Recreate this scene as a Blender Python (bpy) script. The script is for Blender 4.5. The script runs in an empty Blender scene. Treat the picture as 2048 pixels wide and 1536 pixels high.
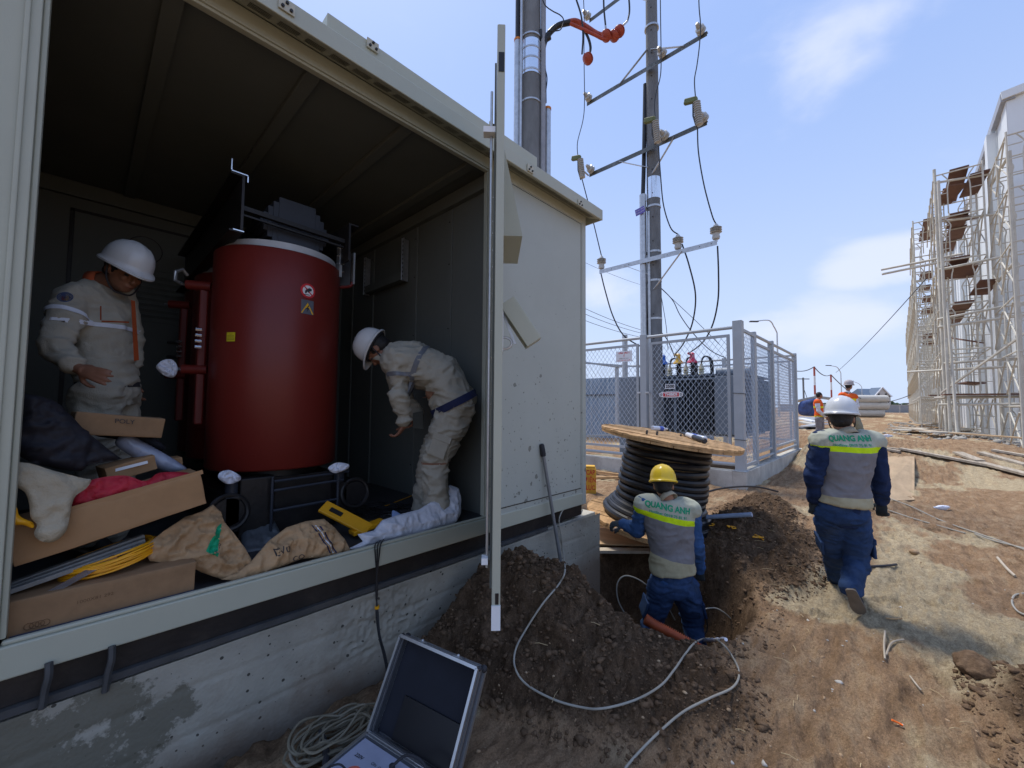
import bpy, bmesh, math, random
import numpy as np
from math import sin, cos, pi, radians, sqrt, atan2
from mathutils import Vector, Matrix
from mathutils.bvhtree import BVHTree
SC = bpy.context.scene
COL = SC.collection
random.seed(7)

# ------------------------------------------------------------------ camera
FPX, EYE = 813.0, 1.6
_yaw, _pit, _rol = radians(43.5), radians(3.0), radians(0.45)
FW = Vector((cos(_yaw)*cos(_pit), sin(_yaw)*cos(_pit), sin(_pit)))
_r0 = Vector((sin(_yaw), -cos(_yaw), 0))
_u0 = _r0.cross(FW)
RT = _r0*cos(_rol)+_u0*sin(_rol)
UP = _u0*cos(_rol)-_r0*sin(_rol)
CAMP = Vector((0, 0, EYE))
cam_d = bpy.data.cameras.new('camera')
cam = bpy.data.objects.new('camera', cam_d)
COL.objects.link(cam)
m3 = Matrix((RT, UP, -FW)).transposed()
cam.matrix_world = Matrix.Translation(CAMP) @ m3.to_4x4()
cam_d.sensor_width = 36.0
cam_d.lens = FPX/2048*36.0
cam_d.clip_start = 0.05
cam_d.clip_end = 5000
SC.camera = cam

# ------------------------------------------------------------------ light
SUN_EL, SUN_AZ = 66.0, 80.0      # azimuth measured from +X towards +Y (sun stands behind the cabin)
SC.view_settings.view_transform = 'Standard'
SC.view_settings.look = 'None'
SC.view_settings.exposure = 0.35
SC.view_settings.gamma = 1.0
SC.view_settings.use_curve_mapping = False
wd = bpy.data.worlds.new('World')
SC.world = wd
wd.use_nodes = True
wn, wl = wd.node_tree.nodes, wd.node_tree.links
wn.clear()
def wnode(t, **k):
    n = wn.new(t)
    for a, b in k.items(): setattr(n, a, b)
    return n
w_out = wnode('ShaderNodeOutputWorld')
w_bg = wnode('ShaderNodeBackground')
w_bg.inputs['Strength'].default_value = 0.15
sky = wnode('ShaderNodeTexSky')
sky.sky_type = 'NISHITA'
sky.sun_disc = False
sky.sun_elevation = radians(SUN_EL)
sky.sun_rotation = radians(90.0-SUN_AZ)
sky.altitude = 0
sky.air_density = 1.15
sky.dust_density = 1.6
sky.ozone_density = 2.2
tc = wnode('ShaderNodeTexCoord')
sep = wnode('ShaderNodeSeparateXYZ')
wl.new(tc.outputs['Generated'], sep.inputs[0])
def wmath(op, a, b=None, c=None, clamp=False):
    n = wnode('ShaderNodeMath', operation=op, use_clamp=clamp)
    for i, v in enumerate((a, b, c)):
        if v is None: continue
        if isinstance(v, (int, float)): n.inputs[i].default_value = v
        else: wl.new(v, n.inputs[i])
    return n.outputs[0]
# soft clouds: noise over the direction, flattened towards the horizon, plus a few banks that stand where the photo has them
cmb = wnode('ShaderNodeCombineXYZ')
wl.new(sep.outputs['X'], cmb.inputs[0]); wl.new(sep.outputs['Y'], cmb.inputs[1])
wl.new(wmath('MULTIPLY', sep.outputs['Z'], 1.9), cmb.inputs[2])
nz = wnode('ShaderNodeTexNoise')
nz.inputs['Scale'].default_value = 5.0; nz.inputs['Detail'].default_value = 8.0; nz.inputs['Roughness'].default_value = 0.52
nz.inputs['Distortion'].default_value = 0.25
wl.new(cmb.outputs[0], nz.inputs['Vector'])
def pdir(px, py):
    d = FW*FPX+RT*(px-1024)-UP*(py-768)
    return d.normalized()
def bank(px, py, rad, zs, amp):
    d = pdir(px, py)
    sx = wmath('MULTIPLY', wmath('SUBTRACT', sep.outputs['X'], d.x), 1.0)
    sy = wmath('SUBTRACT', sep.outputs['Y'], d.y)
    sz = wmath('MULTIPLY', wmath('SUBTRACT', sep.outputs['Z'], d.z), zs)
    r2 = wmath('ADD', wmath('ADD', wmath('MULTIPLY', sx, sx), wmath('MULTIPLY', sy, sy)), wmath('MULTIPLY', sz, sz))
    g = wmath('SUBTRACT', 1.0, wmath('DIVIDE', r2, rad*rad), clamp=True)
    return wmath('MULTIPLY', g, amp)
banks = [bank(1770, 520, .13, 2.6, .24), bank(1210, 590, .16, 1.8, .24), bank(1560, 660, .24, 3.2, .17), bank(1560, 60, .22, 1.1, .105),
         bank(1750, 20, .16, 1.0, .085), bank(300, 100, .5, 1.2, .16), bank(-900, 700, .7, 1.6, .2), bank(2900, 600, .6, 1.6, .2)]
s = wmath('MULTIPLY', nz.outputs[0], 0.62)
for b in banks: s = wmath('ADD', s, b)
cl = wnode('ShaderNodeMapRange')
cl.interpolation_type = 'SMOOTHERSTEP'
cl.inputs['From Min'].default_value = 0.38; cl.inputs['From Max'].default_value = 0.66
wl.new(s, cl.inputs['Value'])
hz = wnode('ShaderNodeMapRange')      # pale haze band towards the horizon
hz.interpolation_type = 'SMOOTHSTEP'
hz.inputs['From Min'].default_value = -0.02; hz.inputs['From Max'].default_value = 0.68
hz.inputs['To Min'].default_value = 0.80; hz.inputs['To Max'].default_value = 0.0
wl.new(sep.outputs['Z'], hz.inputs['Value'])
mixh = wnode('ShaderNodeMixRGB'); mixh.inputs[2].default_value = (3.7, 4.35, 5.6, 1)
tint = wnode('ShaderNodeMixRGB', blend_type='MULTIPLY'); tint.inputs[0].default_value = 1.0
tint.inputs[2].default_value = (.85, .85, .95, 1)
wl.new(sky.outputs[0], tint.inputs[1])
flat_ = wnode('ShaderNodeMixRGB'); flat_.inputs[0].default_value = .72; flat_.inputs[2].default_value = (2.15, 3.1, 5.45, 1)
wl.new(tint.outputs[0], flat_.inputs[1]); wl.new(flat_.outputs[0], mixh.inputs[1]); wl.new(hz.outputs[0], mixh.inputs[0])
mixc = wnode('ShaderNodeMixRGB'); mixc.inputs[2].default_value = (4.5, 4.8, 5.8, 1)
wl.new(wmath('MULTIPLY', cl.outputs[0], 0.72), mixc.inputs[0]); wl.new(mixh.outputs[0], mixc.inputs[1])
wl.new(mixc.outputs[0], w_bg.inputs['Color'])
wl.new(w_bg.outputs[0], w_out.inputs['Surface'])

sun_d = bpy.data.lights.new('sun', 'SUN')
sun_d.energy = 2.9
sun_d.angle = radians(12.0)
sun_d.color = (1.0, 0.95, 0.87)
sun = bpy.data.objects.new('sun', sun_d)
COL.objects.link(sun)
sdir = Vector((cos(radians(SUN_EL))*cos(radians(SUN_AZ)), cos(radians(SUN_EL))*sin(radians(SUN_AZ)), sin(radians(SUN_EL))))
sun.rotation_euler = sdir.to_track_quat('Z', 'Y').to_euler()
sun.location = sdir*50

# ------------------------------------------------------------------ helpers
def V(*a): return Vector(a)
def R(px, py): return pdir(px, py)
def PX(px, py, x): d = R(px, py); return CAMP+d*(x/d.x)
def PY(px, py, y): d = R(px, py); return CAMP+d*(y/d.y)
def PZ(px, py, z): d = R(px, py); return CAMP+d*((z-EYE)/d.z)
def PD(px, py, dep): d = R(px, py); return CAMP+d*(dep/d.dot(FW))

def lattice(ix, iy, iz, seed):
    h = (ix.astype(np.int64)*374761393+iy.astype(np.int64)*668265263+iz.astype(np.int64)*2147483647+seed*974634777) & 0xffffffff
    h = ((h ^ (h >> 13))*1274126177) & 0xffffffff
    h = h ^ (h >> 16)
    return (h & 0xffff)/65535.0*2-1
def vnoise(p, seed=0):
    p = np.asarray(p, float)
    i = np.floor(p).astype(np.int64); f = p-i
    f = f*f*f*(f*(f*6-15)+10)
    r = 0
    for dx in (0, 1):
        for dy in (0, 1):
            for dz in (0, 1):
                w = (f[:, 0] if dx else 1-f[:, 0])*(f[:, 1] if dy else 1-f[:, 1])*(f[:, 2] if dz else 1-f[:, 2])
                r = r+w*lattice(i[:, 0]+dx, i[:, 1]+dy, i[:, 2]+dz, seed)
    return r
def fbm(p, octv=4, seed=0, gain=.5, lac=2.03):
    p = np.asarray(p, float); a = 1; s = 0; t = 0
    for o in range(octv):
        s = s+a*vnoise(p, seed+o*17); t += a; a *= gain; p = p*lac+3.1
    return s/t

# --- materials
def nodes_of(m):
    m.use_nodes = True
    return m.node_tree.nodes, m.node_tree.links, m.node_tree.nodes['Principled BSDF']
def mat(name, col, rough=.6, metal=0., var=.12, vscale=6., bump=0., bscale=40., spec=.4, col2=None, detail=5, coord='Object', dirt=0., dcol=(.16, .11, .07), dscale=2.5, stretch=None, fine=0.):
    m = bpy.data.materials.new(name)
    n, l, b = nodes_of(m)
    b.inputs['Roughness'].default_value = rough
    b.inputs['Metallic'].default_value = metal
    b.inputs['Specular IOR Level'].default_value = spec
    tcn = n.new('ShaderNodeTexCoord')
    src = tcn.outputs[coord]
    if stretch:
        mp = n.new('ShaderNodeMapping'); mp.inputs['Scale'].default_value = stretch
        l.new(src, mp.inputs[0]); src = mp.outputs[0]
    nz = n.new('ShaderNodeTexNoise'); nz.inputs['Scale'].default_value = vscale; nz.inputs['Detail'].default_value = detail
    nz.inputs['Roughness'].default_value = .62
    l.new(src, nz.inputs['Vector'])
    cr = n.new('ShaderNodeValToRGB')
    c2 = col2 if col2 else tuple(min(1, c*(1+var)) for c in col)
    c1 = col if col2 else tuple(c*(1-var) for c in col)
    cr.color_ramp.elements[0].position = .32; cr.color_ramp.elements[1].position = .68
    cr.color_ramp.elements[0].color = (*c1, 1); cr.color_ramp.elements[1].color = (*c2, 1)
    l.new(nz.outputs[0], cr.inputs[0])
    out = cr.outputs[0]
    if dirt > 0:
        n2 = n.new('ShaderNodeTexNoise'); n2.inputs['Scale'].default_value = dscale; n2.inputs['Detail'].default_value = 9
        n2.inputs['Roughness'].default_value = .7
        l.new(tcn.outputs['Object'], n2.inputs['Vector'])
        mr = n.new('ShaderNodeMapRange'); mr.inputs['From Min'].default_value = .52; mr.inputs['From Max'].default_value = .74
        mr.inputs['To Max'].default_value = dirt
        l.new(n2.outputs[0], mr.inputs['Value'])
        mx = n.new('ShaderNodeMixRGB'); mx.inputs[2].default_value = (*dcol, 1)
        l.new(mr.outputs[0], mx.inputs[0]); l.new(out, mx.inputs[1]); out = mx.outputs[0]
    l.new(out, b.inputs['Base Color'])
    if bump > 0:
        nb = n.new('ShaderNodeTexNoise'); nb.inputs['Scale'].default_value = bscale; nb.inputs['Detail'].default_value = 6
        l.new(src, nb.inputs['Vector'])
        bp = n.new('ShaderNodeBump'); bp.inputs['Strength'].default_value = bump; bp.inputs['Distance'].default_value = .01
        l.new(nb.outputs[0], bp.inputs['Height']); l.new(bp.outputs[0], b.inputs['Normal'])
    return m

# --- mesh collector
class MB:
    def __init__(s): s.v = []; s.f = []; s.mi = []; s.cur = 0
    def add(s, vs, fs):
        o = len(s.v); s.v += [tuple(v) for v in vs]
        for f in fs: s.f.append(tuple(i+o for i in f)); s.mi.append(s.cur)
        return s
    def box(s, c, d, M=None):
        x, y, z = d[0]/2, d[1]/2, d[2]/2
        vs = [Vector((a*x, b*y, e*z)) for a in (-1, 1) for b in (-1, 1) for e in (-1, 1)]
        if M is not None: vs = [M @ v for v in vs]
        c = Vector(c)
        return s.add([v+c for v in vs], [(0, 1, 3, 2), (4, 6, 7, 5), (0, 4, 5, 1), (2, 3, 7, 6), (0, 2, 6, 4), (1, 5, 7, 3)])
    def bx(s, a, b):
        return s.box(((a[0]+b[0])/2, (a[1]+b[1])/2, (a[2]+b[2])/2), (abs(b[0]-a[0]), abs(b[1]-a[1]), abs(b[2]-a[2])))
    def bar(s, p, q, w, h, up=(0, 0, 1)):
        p, q = Vector(p), Vector(q); d = q-p; L = d.length; d.normalize(); up = Vector(up)
        if abs(d.dot(up)) > .98: up = Vector((1, 0, 0))
        sd = d.cross(up).normalized(); u = sd.cross(d)
        vs = []
        for e in (p, q):
            for a, b in ((-1, -1), (1, -1), (1, 1), (-1, 1)): vs.append(e+sd*(a*w/2)+u*(b*h/2))
        return s.add(vs, [(3, 2, 1, 0), (4, 5, 6, 7), (0, 1, 5, 4), (1, 2, 6, 5), (2, 3, 7, 6), (3, 0, 4, 7)])
    def tube(s, pts, r, n=8, cap=True, close=False):
        pts = [Vector(p) for p in pts]; N = len(pts)
        rr = r if isinstance(r, (list, tuple)) else [r]*N
        t0 = (pts[1]-pts[0]).normalized()
        u = t0.orthogonal().normalized()
        vs = []
        for i, p in enumerate(pts):
            if close: t = (pts[(i+1) % N]-pts[i-1]).normalized()
            else: t = (pts[min(i+1, N-1)]-pts[max(i-1, 0)]).normalized()
            u = (u-t*u.dot(t))
            if u.length < 1e-6: u = t.orthogonal()
            u.normalize(); w = t.cross(u)
            for k in range(n): a = 2*pi*k/n; vs.append(p+(u*cos(a)+w*sin(a))*rr[i])
        fs = []
        for i in range(N if close else N-1):
            j = (i+1) % N
            for k in range(n): fs.append((i*n+k, i*n+(k+1) % n, j*n+(k+1) % n, j*n+k))
        if cap and not close: fs.append(tuple(range(n-1, -1, -1))); fs.append(tuple((N-1)*n+k for k in range(n)))
        return s.add(vs, fs)
    def cyl(s, p, q, r, r2=None, n=12): return s.tube([p, q], [r, r if r2 is None else r2], n)
    def lathe(s, prof, o=(0, 0, 0), ax=(0, 0, 1), n=16):
        o = Vector(o); ax = Vector(ax).normalized(); u = ax.orthogonal().normalized(); w = ax.cross(u)
        vs = []
        for r, h in prof:
            for k in range(n): a = 2*pi*k/n; vs.append(o+ax*h+(u*cos(a)+w*sin(a))*max(r, 1e-5))
        fs = []
        for i in range(len(prof)-1):
            for k in range(n): fs.append((i*n+k, i*n+(k+1) % n, (i+1)*n+(k+1) % n, (i+1)*n+k))
        fs.append(tuple(range(n-1, -1, -1))); fs.append(tuple((len(prof)-1)*n+k for k in range(n)))
        return s.add(vs, fs)
    def loft(s, secs, n=20):
        vs = []
        for c, u, v in secs:
            c, u, v = Vector(c), Vector(u), Vector(v)
            for k in range(n): a = 2*pi*k/n; vs.append(c+u*cos(a)+v*sin(a))
        fs = []
        for i in range(len(secs)-1):
            for k in range(n): fs.append((i*n+k, i*n+(k+1) % n, (i+1)*n+(k+1) % n, (i+1)*n+k))
        fs.append(tuple(range(n-1, -1, -1))); fs.append(tuple((len(secs)-1)*n+k for k in range(n)))
        return s.add(vs, fs)
    def ball(s, c, r, n=10, M=None):
        c = Vector(c); rr = r if isinstance(r, (tuple, list)) else (r, r, r)
        vs = []; fs = []
        for i in range(n+1):
            th = pi*i/n
            for k in range(2*n):
                a = pi*k/n; v = Vector((rr[0]*sin(th)*cos(a), rr[1]*sin(th)*sin(a), rr[2]*cos(th)))
                vs.append(c+(M @ v if M is not None else v))
        m = 2*n
        for i in range(n):
            for k in range(m): fs.append((i*m+k, (i+1)*m+k, (i+1)*m+(k+1) % m, i*m+(k+1) % m))
        return s.add(vs, fs)
    def poly(s, pts, th, nrm):
        nrm = Vector(nrm).normalized(); n = len(pts)
        a = [Vector(p)+nrm*th/2 for p in pts]; b = [Vector(p)-nrm*th/2 for p in pts]
        fs = [tuple(range(n)), tuple(range(2*n-1, n-1, -1))]
        for i in range(n): fs.append((i, i+n, (i+1) % n+n, (i+1) % n))
        return s.add(a+b, fs)
    def mesh(s, name, fix=True):
        me = bpy.data.meshes.new(name)
        me.from_pydata(s.v, [], s.f)
        me.polygons.foreach_set('material_index', s.mi)
        if fix:
            bm = bmesh.new(); bm.from_mesh(me)
            bmesh.ops.recalc_face_normals(bm, faces=bm.faces)
            bm.to_mesh(me); bm.free()
        return me

def obj(name, mb, m, parent=None, smooth=False, bevel=0., fix=True, angle=35, loc=None):
    me = mb if isinstance(mb, bpy.types.Mesh) else mb.mesh(name, fix)
    for x in (m if isinstance(m, (list, tuple)) else [m]):
        if len(me.materials) < (len(m) if isinstance(m, (list, tuple)) else 1): me.materials.append(x)
    if smooth:
        me.shade_smooth()
        if angle < 179: me.set_sharp_from_angle(angle=radians(angle))
    o = bpy.data.objects.new(name, me); COL.objects.link(o)
    if parent is not None: o.parent = parent
    if loc is not None: o.location = loc
    if bevel > 0:
        md = o.modifiers.new('bevel', 'BEVEL'); md.width = bevel; md.segments = 2; md.limit_method = 'ANGLE'
    return o
def tag(o, label, cat, group=None):
    o['label'] = label; o['category'] = cat
    if group: o['group'] = group
    return o
def thing(name, label, cat, loc=(0, 0, 0), rotz=0, group=None):
    o = bpy.data.objects.new(name, None); COL.objects.link(o)
    o.location = loc; o.rotation_euler = (0, 0, rotz); o.empty_display_size = .1
    return tag(o, label, cat, group)
def struct(o): o['kind'] = 'structure'; return o
def stuff(o): o['kind'] = 'stuff'; return o
def dup(root, loc=None, rot=None, label=None, scale=None):
    r = root.copy(); COL.objects.link(r)
    if loc is not None: r.location = loc
    if rot is not None: r.rotation_euler = rot
    if scale is not None: r.scale = scale
    if label: r['label'] = label
    for ch in list(root.children):
        c = ch.copy(); COL.objects.link(c); c.parent = r
        for g in ch.children:
            d = g.copy(); COL.objects.link(d); d.parent = c
    return r
def catmull(pts, k=8, close=False):
    P = [Vector(p) for p in pts]; n = len(P); out = []
    for i in range(n if close else n-1):
        if close: a, b, c, d = P[i-1], P[i], P[(i+1) % n], P[(i+2) % n]
        else: a, b, c, d = P[max(i-1, 0)], P[i], P[i+1], P[min(i+2, n-1)]
        for j in range(k):
            t = j/k
            out.append(.5*((2*b)+(c-a)*t+(2*a-5*b+4*c-d)*t*t+(3*b-a-3*c+d)*t**3))
    if not close: out.append(P[-1])
    return out
def sag(p, q, s, n=14):
    p, q = Vector(p), Vector(q)
    return [p.lerp(q, i/n)-Vector((0, 0, s*4*(i/n)*(1-i/n))) for i in range(n+1)]
def jitter_mesh(me, amp, scale, seed=0, along_normal=True, octv=3):
    n = len(me.vertices); co = np.empty(n*3); me.vertices.foreach_get('co', co); co = co.reshape(-1, 3)
    if along_normal:
        nr = np.empty(n*3); me.vertices.foreach_get('normal', nr); nr = nr.reshape(-1, 3)
        co = co+nr*(fbm(co*scale, octv, seed)*amp)[:, None]
    else:
        co = co+np.stack([fbm(co*scale, octv, seed+i*5) for i in range(3)], 1)*amp
    me.vertices.foreach_set('co', co.ravel()); me.update()
    return me
def evaluated(mb, mods, name='tmp'):
    me = mb.mesh(name) if isinstance(mb, MB) else mb
    o = bpy.data.objects.new(name, me); COL.objects.link(o)
    for t, kw in mods:
        md = o.modifiers.new(t, t)
        for a, b in kw.items(): setattr(md, a, b)
    dg = bpy.context.evaluated_depsgraph_get()
    dg.update()
    r = bpy.data.meshes.new_from_object(o.evaluated_get(dg))
    bpy.data.objects.remove(o)
    bpy.data.meshes.remove(me)
    return r
def skin(mb, vox=.012, sm=5, fold=0., fscale=(9, 9, 9), seed=0, dec=0):
    me = evaluated(mb, [('REMESH', dict(mode='VOXEL', voxel_size=vox)), ('SMOOTH', dict(factor=.5, iterations=sm))])
    if fold:
        n = len(me.vertices); co = np.empty(n*3); me.vertices.foreach_get('co', co); co = co.reshape(-1, 3)
        nr = np.empty(n*3); me.vertices.foreach_get('normal', nr); nr = nr.reshape(-1, 3)
        w = co+.06*np.stack([vnoise(co*5+9, seed+3), vnoise(co*5+4, seed+4), vnoise(co*5+1, seed+5)], 1)
        q = w*np.array(fscale)
        a = 1-np.abs(vnoise(q, seed))*2.2
        b = 1-np.abs(vnoise(q*2.1+5, seed+8))*2.2
        c_ = 1-np.abs(vnoise(q*4.3+9, seed+12))*2.2
        d = np.clip(a, -1, 1)*.6+np.clip(b, -1, 1)*.4+np.clip(c_, -1, 1)*.16
        co = co+nr*(d*fold)[:, None]
        me.vertices.foreach_set('co', co.ravel()); me.update()
    me.shade_smooth()
    return me

def text_mesh(txt, size, bold=.0, sx=1.0, thick=0):
    cu = bpy.data.curves.new('txt', 'FONT'); cu.body = txt; cu.size = size; cu.offset = bold
    cu.align_x = 'CENTER'; cu.align_y = 'CENTER'; cu.extrude = thick; cu.resolution_u = 3
    o = bpy.data.objects.new('txt', cu); COL.objects.link(o)
    dg = bpy.context.evaluated_depsgraph_get(); dg.update()
    me = bpy.data.meshes.new_from_object(o.evaluated_get(dg))
    bpy.data.objects.remove(o); bpy.data.curves.remove(cu)
    if sx != 1:
        for v in me.vertices: v.co.x *= sx
    return me
def put_text(name, txt, size, m, origin, right, up, parent=None, bold=0., sx=1.0):
    me = text_mesh(txt, size, bold, sx)
    right, up = Vector(right).normalized(), Vector(up).normalized(); origin = Vector(origin)
    for v in me.vertices: v.co = origin+right*v.co.x+up*v.co.y
    me.materials.clear()
    return obj(name, me, m, parent)
def wrap_text(name, txt, size, m, origin, right, up, d, target, parent=None, bold=0., sx=1.0, off=.003, bend=0.):
    """flat print laid on a garment: each vertex is cast along d on to the cloth"""
    bm = bmesh.new(); bm.from_mesh(target); bv = BVHTree.FromBMesh(bm); bm.free()
    me = text_mesh(txt, size, bold, sx)
    b2 = bmesh.new(); b2.from_mesh(me)
    bmesh.ops.triangulate(b2, faces=b2.faces)
    bmesh.ops.subdivide_edges(b2, edges=[e for e in b2.edges if e.calc_length() > size*.3], cuts=1)
    right, up, d = Vector(right).normalized(), Vector(up).normalized(), Vector(d).normalized(); origin = Vector(origin)
    for v in b2.verts:
        p = origin+right*v.co.x+up*(v.co.y-bend*v.co.x**2)
        h = bv.ray_cast(p-d*.5, d)
        v.co = (h[0]-d*off) if h[0] is not None else p
    b2.to_mesh(me); b2.free()
    me.materials.clear()
    return obj(name, me, m, parent)
# ------------------------------------------------------------------ terrain
def sst(a, b, x): t = np.clip((x-a)/(b-a), 0, 1); return t*t*(3-2*t)
TR = np.array([(3.86, 2.5), (4.32, 2.45), (4.42, 1.95), (4.45, 1.45), (4.10, .98), (3.62, .84), (3.18, .86), (2.82, 1.02), (2.68, 1.40), (2.95, 1.80), (3.2, 2.2), (3.2, 2.5)])
def trench_d(x, y):
    """signed distance to the trench outline (negative inside)"""
    d = np.full(x.shape, 1e9); ins = np.zeros(x.shape, bool); n = len(TR)
    for i in range(n):
        ax, ay = TR[i]; bx, by = TR[(i+1) % n]
        ex, ey = bx-ax, by-ay
        t = np.clip(((x-ax)*ex+(y-ay)*ey)/(ex*ex+ey*ey), 0, 1)
        d = np.minimum(d, np.hypot(x-ax-t*ex, y-ay-t*ey))
        c = ((ay > y) != (by > y)) & (x < (bx-ax)*(y-ay)/(by-ay+1e-12)+ax)
        ins ^= c
    return np.where(ins, -d, d)
def cone(x, y, cx, cy, rx, ry, h, rot=0, p=1.25):
    c, s = cos(rot), sin(rot); u = (x-cx)*c+(y-cy)*s; v = -(x-cx)*s+(y-cy)*c
    d = np.sqrt((u/rx)**2+(v/ry)**2)
    return h*np.clip(1-d, 0, 1)**p*(1-.25*np.exp(-d*d*30))
def mounds(x, y):
    m1 = cone(x, y, 2.24, 2.10, .86, 1.62, .61, .14, 1.05)
    m1 = np.maximum(m1, cone(x, y, 2.85, 2.3, .75, .62, .30, 0, 1.0))
    m2 = cone(x, y, 5.35, 1.30, 1.5, .78, .50, .12, 1.1)
    m2 = np.maximum(m2, cone(x, y, 4.75, 1.05, .8, .55, .30, 0, 1.1))
    m2 = np.maximum(m2, cone(x, y, 7.0, 1.55, 1.3, .6, .38, 0.1, 1.2))
    m3 = cone(x, y, 3.42, -.62, .62, .42, .26, .3, .8)
    m3 = np.maximum(m3, cone(x, y, 2.95, -.75, .9, .5, .16, 0, .8))
    return m1, m2, m3
def hmac(x, y):
    x = np.asarray(x, float); y = np.asarray(y, float)
    m1, m2, m3 = mounds(x, y)
    b = .62*sst(12.5, 17.0, x+.35*y)*(1-.55*sst(-1.5, -3.5, y))
    b = b*(1-sst(2.0, 2.4, y)*(1-sst(15.8, 17, x)))
    td = trench_d(x, y)
    m1 = m1*(.2+.8*sst(.0, .38, td))
    h = b+np.maximum(np.maximum(m1, m2), m3)
    low = .045*fbm(np.stack([x.ravel()*.9, y.ravel()*.9, 0*x.ravel()], 1), 3, 5).reshape(x.shape)
    rut = .035*np.sin(y*2.3+.5*np.sin(x*.6)+.7)*sst(4, 7, x)*(1-sst(20, 30, x))
    h = h+low*(1-sst(20, 60, np.hypot(x, y)))+rut*(y < 2)
    h = h*(1-sst(-.02, .05, -td)*.55)-.66*sst(-.05, .27, -td)+.015*np.exp(-((td-.07)/.09)**2)
    h = h+sst(2.2, 2.3, y)*(1-sst(3.8, 3.86, x))*(-.25)*(x > -5)
    return h
def hz1(x, y): return float(hmac(np.array([x]), np.array([y]))[0])
def G(px, py, off=0.):
    """point of the terrain seen at a pixel"""
    d = R(px, py); t = .8
    while t < 400:
        p = CAMP+d*t
        if p.z <= hz1(p.x, p.y)+off: break
        t += .04+.012*t
    a, b = t-.04-.012*t, t
    for _ in range(14):
        m_ = (a+b)/2; p = CAMP+d*m_
        if p.z <= hz1(p.x, p.y)+off: b = m_
        else: a = m_
    return CAMP+d*b
def on(x, y, dz=0.): return Vector((x, y, hz1(x, y)+dz))

def axis(pts):
    out = []
    for a, b, n in pts: out += list(np.linspace(a, b, n, endpoint=False))
    out.append(pts[-1][1]); return np.array(out)
gx = axis([(-3000, -300, 5), (-300, -30, 8), (-30, -2, 14), (-2, .4, 34), (.4, 5.0, 290), (5.0, 9, 150), (9, 22, 160), (22, 60, 90), (60, 300, 40), (300, 4000, 10)])
gy = axis([(-3000, -300, 5), (-300, -30, 8), (-30, -5, 20), (-5, -1.2, 90), (-1.2, 2.6, 250), (2.6, 8, 70), (8, 30, 30), (30, 300, 12), (300, 3000, 6)])
XX, YY = np.meshgrid(gx, gy, indexing='ij')
H = hmac(XX, YY)
m1, m2, m3 = mounds(XX, YY)
td = trench_d(XX, YY)
flat = np.stack([XX.ravel(), YY.ravel(), np.zeros(XX.size)], 1)
moist = np.clip(np.maximum(np.maximum(m1*9, m2*6.5), m3*5), 0, 1)
moist = np.clip(moist+.35*fbm(flat*2.5, 4, 41).reshape(XX.shape)*(moist > 0)*(moist < .98), 0, 1)
moist = np.maximum(moist, sst(.14, -.10, td))
moist = np.maximum(moist, .55*sst(1.75, 2.2, YY)*(XX < 2.2)*(XX > -3))
near = (1-sst(16, 40, np.hypot(XX, YY)))
clod = np.abs(fbm(flat*7.0, 4, 77)).reshape(XX.shape)
clod2 = np.abs(fbm(flat*19.0, 3, 97)).reshape(XX.shape)
str_ = fbm(flat*np.array([2.2, 9, 1]), 4, 13).reshape(XX.shape)
ridg = 1-np.abs(fbm(flat*np.array([3.1, 7.5, 1])+4, 4, 19)).reshape(XX.shape)*2
H = H+near*((.11*(clod-.13)+.06*(clod2-.13))*moist+(1-moist)*(.020*str_+.014*ridg+.007*clod2))
H = H+near*.03*fbm(flat*1.7+9, 3, 31).reshape(XX.shape)
H = H+near*(1-moist)*(.016*np.clip(.55-np.abs(fbm(flat*np.array([4.5, 13, 1])+2, 3, 23)).reshape(XX.shape)*3.2, -1, .55)-.004)
_rs = np.random.RandomState(77)
for _k in range(150):      # boot prints pressed into the trodden earth
    fx, fy, fa = _rs.uniform(1.8, 9), _rs.uniform(-2.3, 1.1), _rs.normal(0, .5)
    if float(trench_d(np.array([fx]), np.array([fy]))[0]) < .3: continue
    i0, i1 = np.searchsorted(gx, (fx-.25, fx+.25)); j0, j1 = np.searchsorted(gy, (fy-.25, fy+.25))
    xs_, ys_ = XX[i0:i1, j0:j1]-fx, YY[i0:i1, j0:j1]-fy
    u_ = (xs_*cos(fa)+ys_*sin(fa))/.14; v_ = (-xs_*sin(fa)+ys_*cos(fa))/(.047+.008*np.sign(xs_))
    d_ = np.sqrt(u_**2+v_**2)
    H[i0:i1, j0:j1] += (-.018*sst(1.0, .75, d_)+.009*np.exp(-((d_-1.18)/.14)**2)+.004*sst(1, .8, d_)*np.sign(np.sin(u_*16)))*(1-moist[i0:i1, j0:j1])
sand = fbm(flat*np.array([.9, 1.7, 1])+7, 4, 55).reshape(XX.shape)
sand = sst(-.15, .55, sand+.55*np.exp(-(((XX-2.35)/.75)**2+((YY-.15)/.75)**2))+.35*np.exp(-(((XX-5.5)/2.4)**2+((YY+.6)/.7)**2)))*(1-moist)
nx_, ny_ = XX.shape
gme = bpy.data.meshes.new('ground')
vs = np.stack([XX.ravel(), YY.ravel(), H.ravel()], 1)
ii = np.arange(nx_*ny_).reshape(nx_, ny_)
q = np.stack([ii[:-1, :-1], ii[1:, :-1], ii[1:, 1:], ii[:-1, 1:]], -1).reshape(-1, 4)
gme.vertices.add(len(vs)); gme.vertices.foreach_set('co', vs.ravel())
gme.loops.add(q.size); gme.loops.foreach_set('vertex_index', q.ravel().astype(np.int32))
gme.polygons.add(len(q)); gme.polygons.foreach_set('loop_start', np.arange(0, q.size, 4, dtype=np.int32))
gme.polygons.foreach_set('loop_total', np.full(len(q), 4, np.int32))
gme.update(calc_edges=True); gme.validate()
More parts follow.
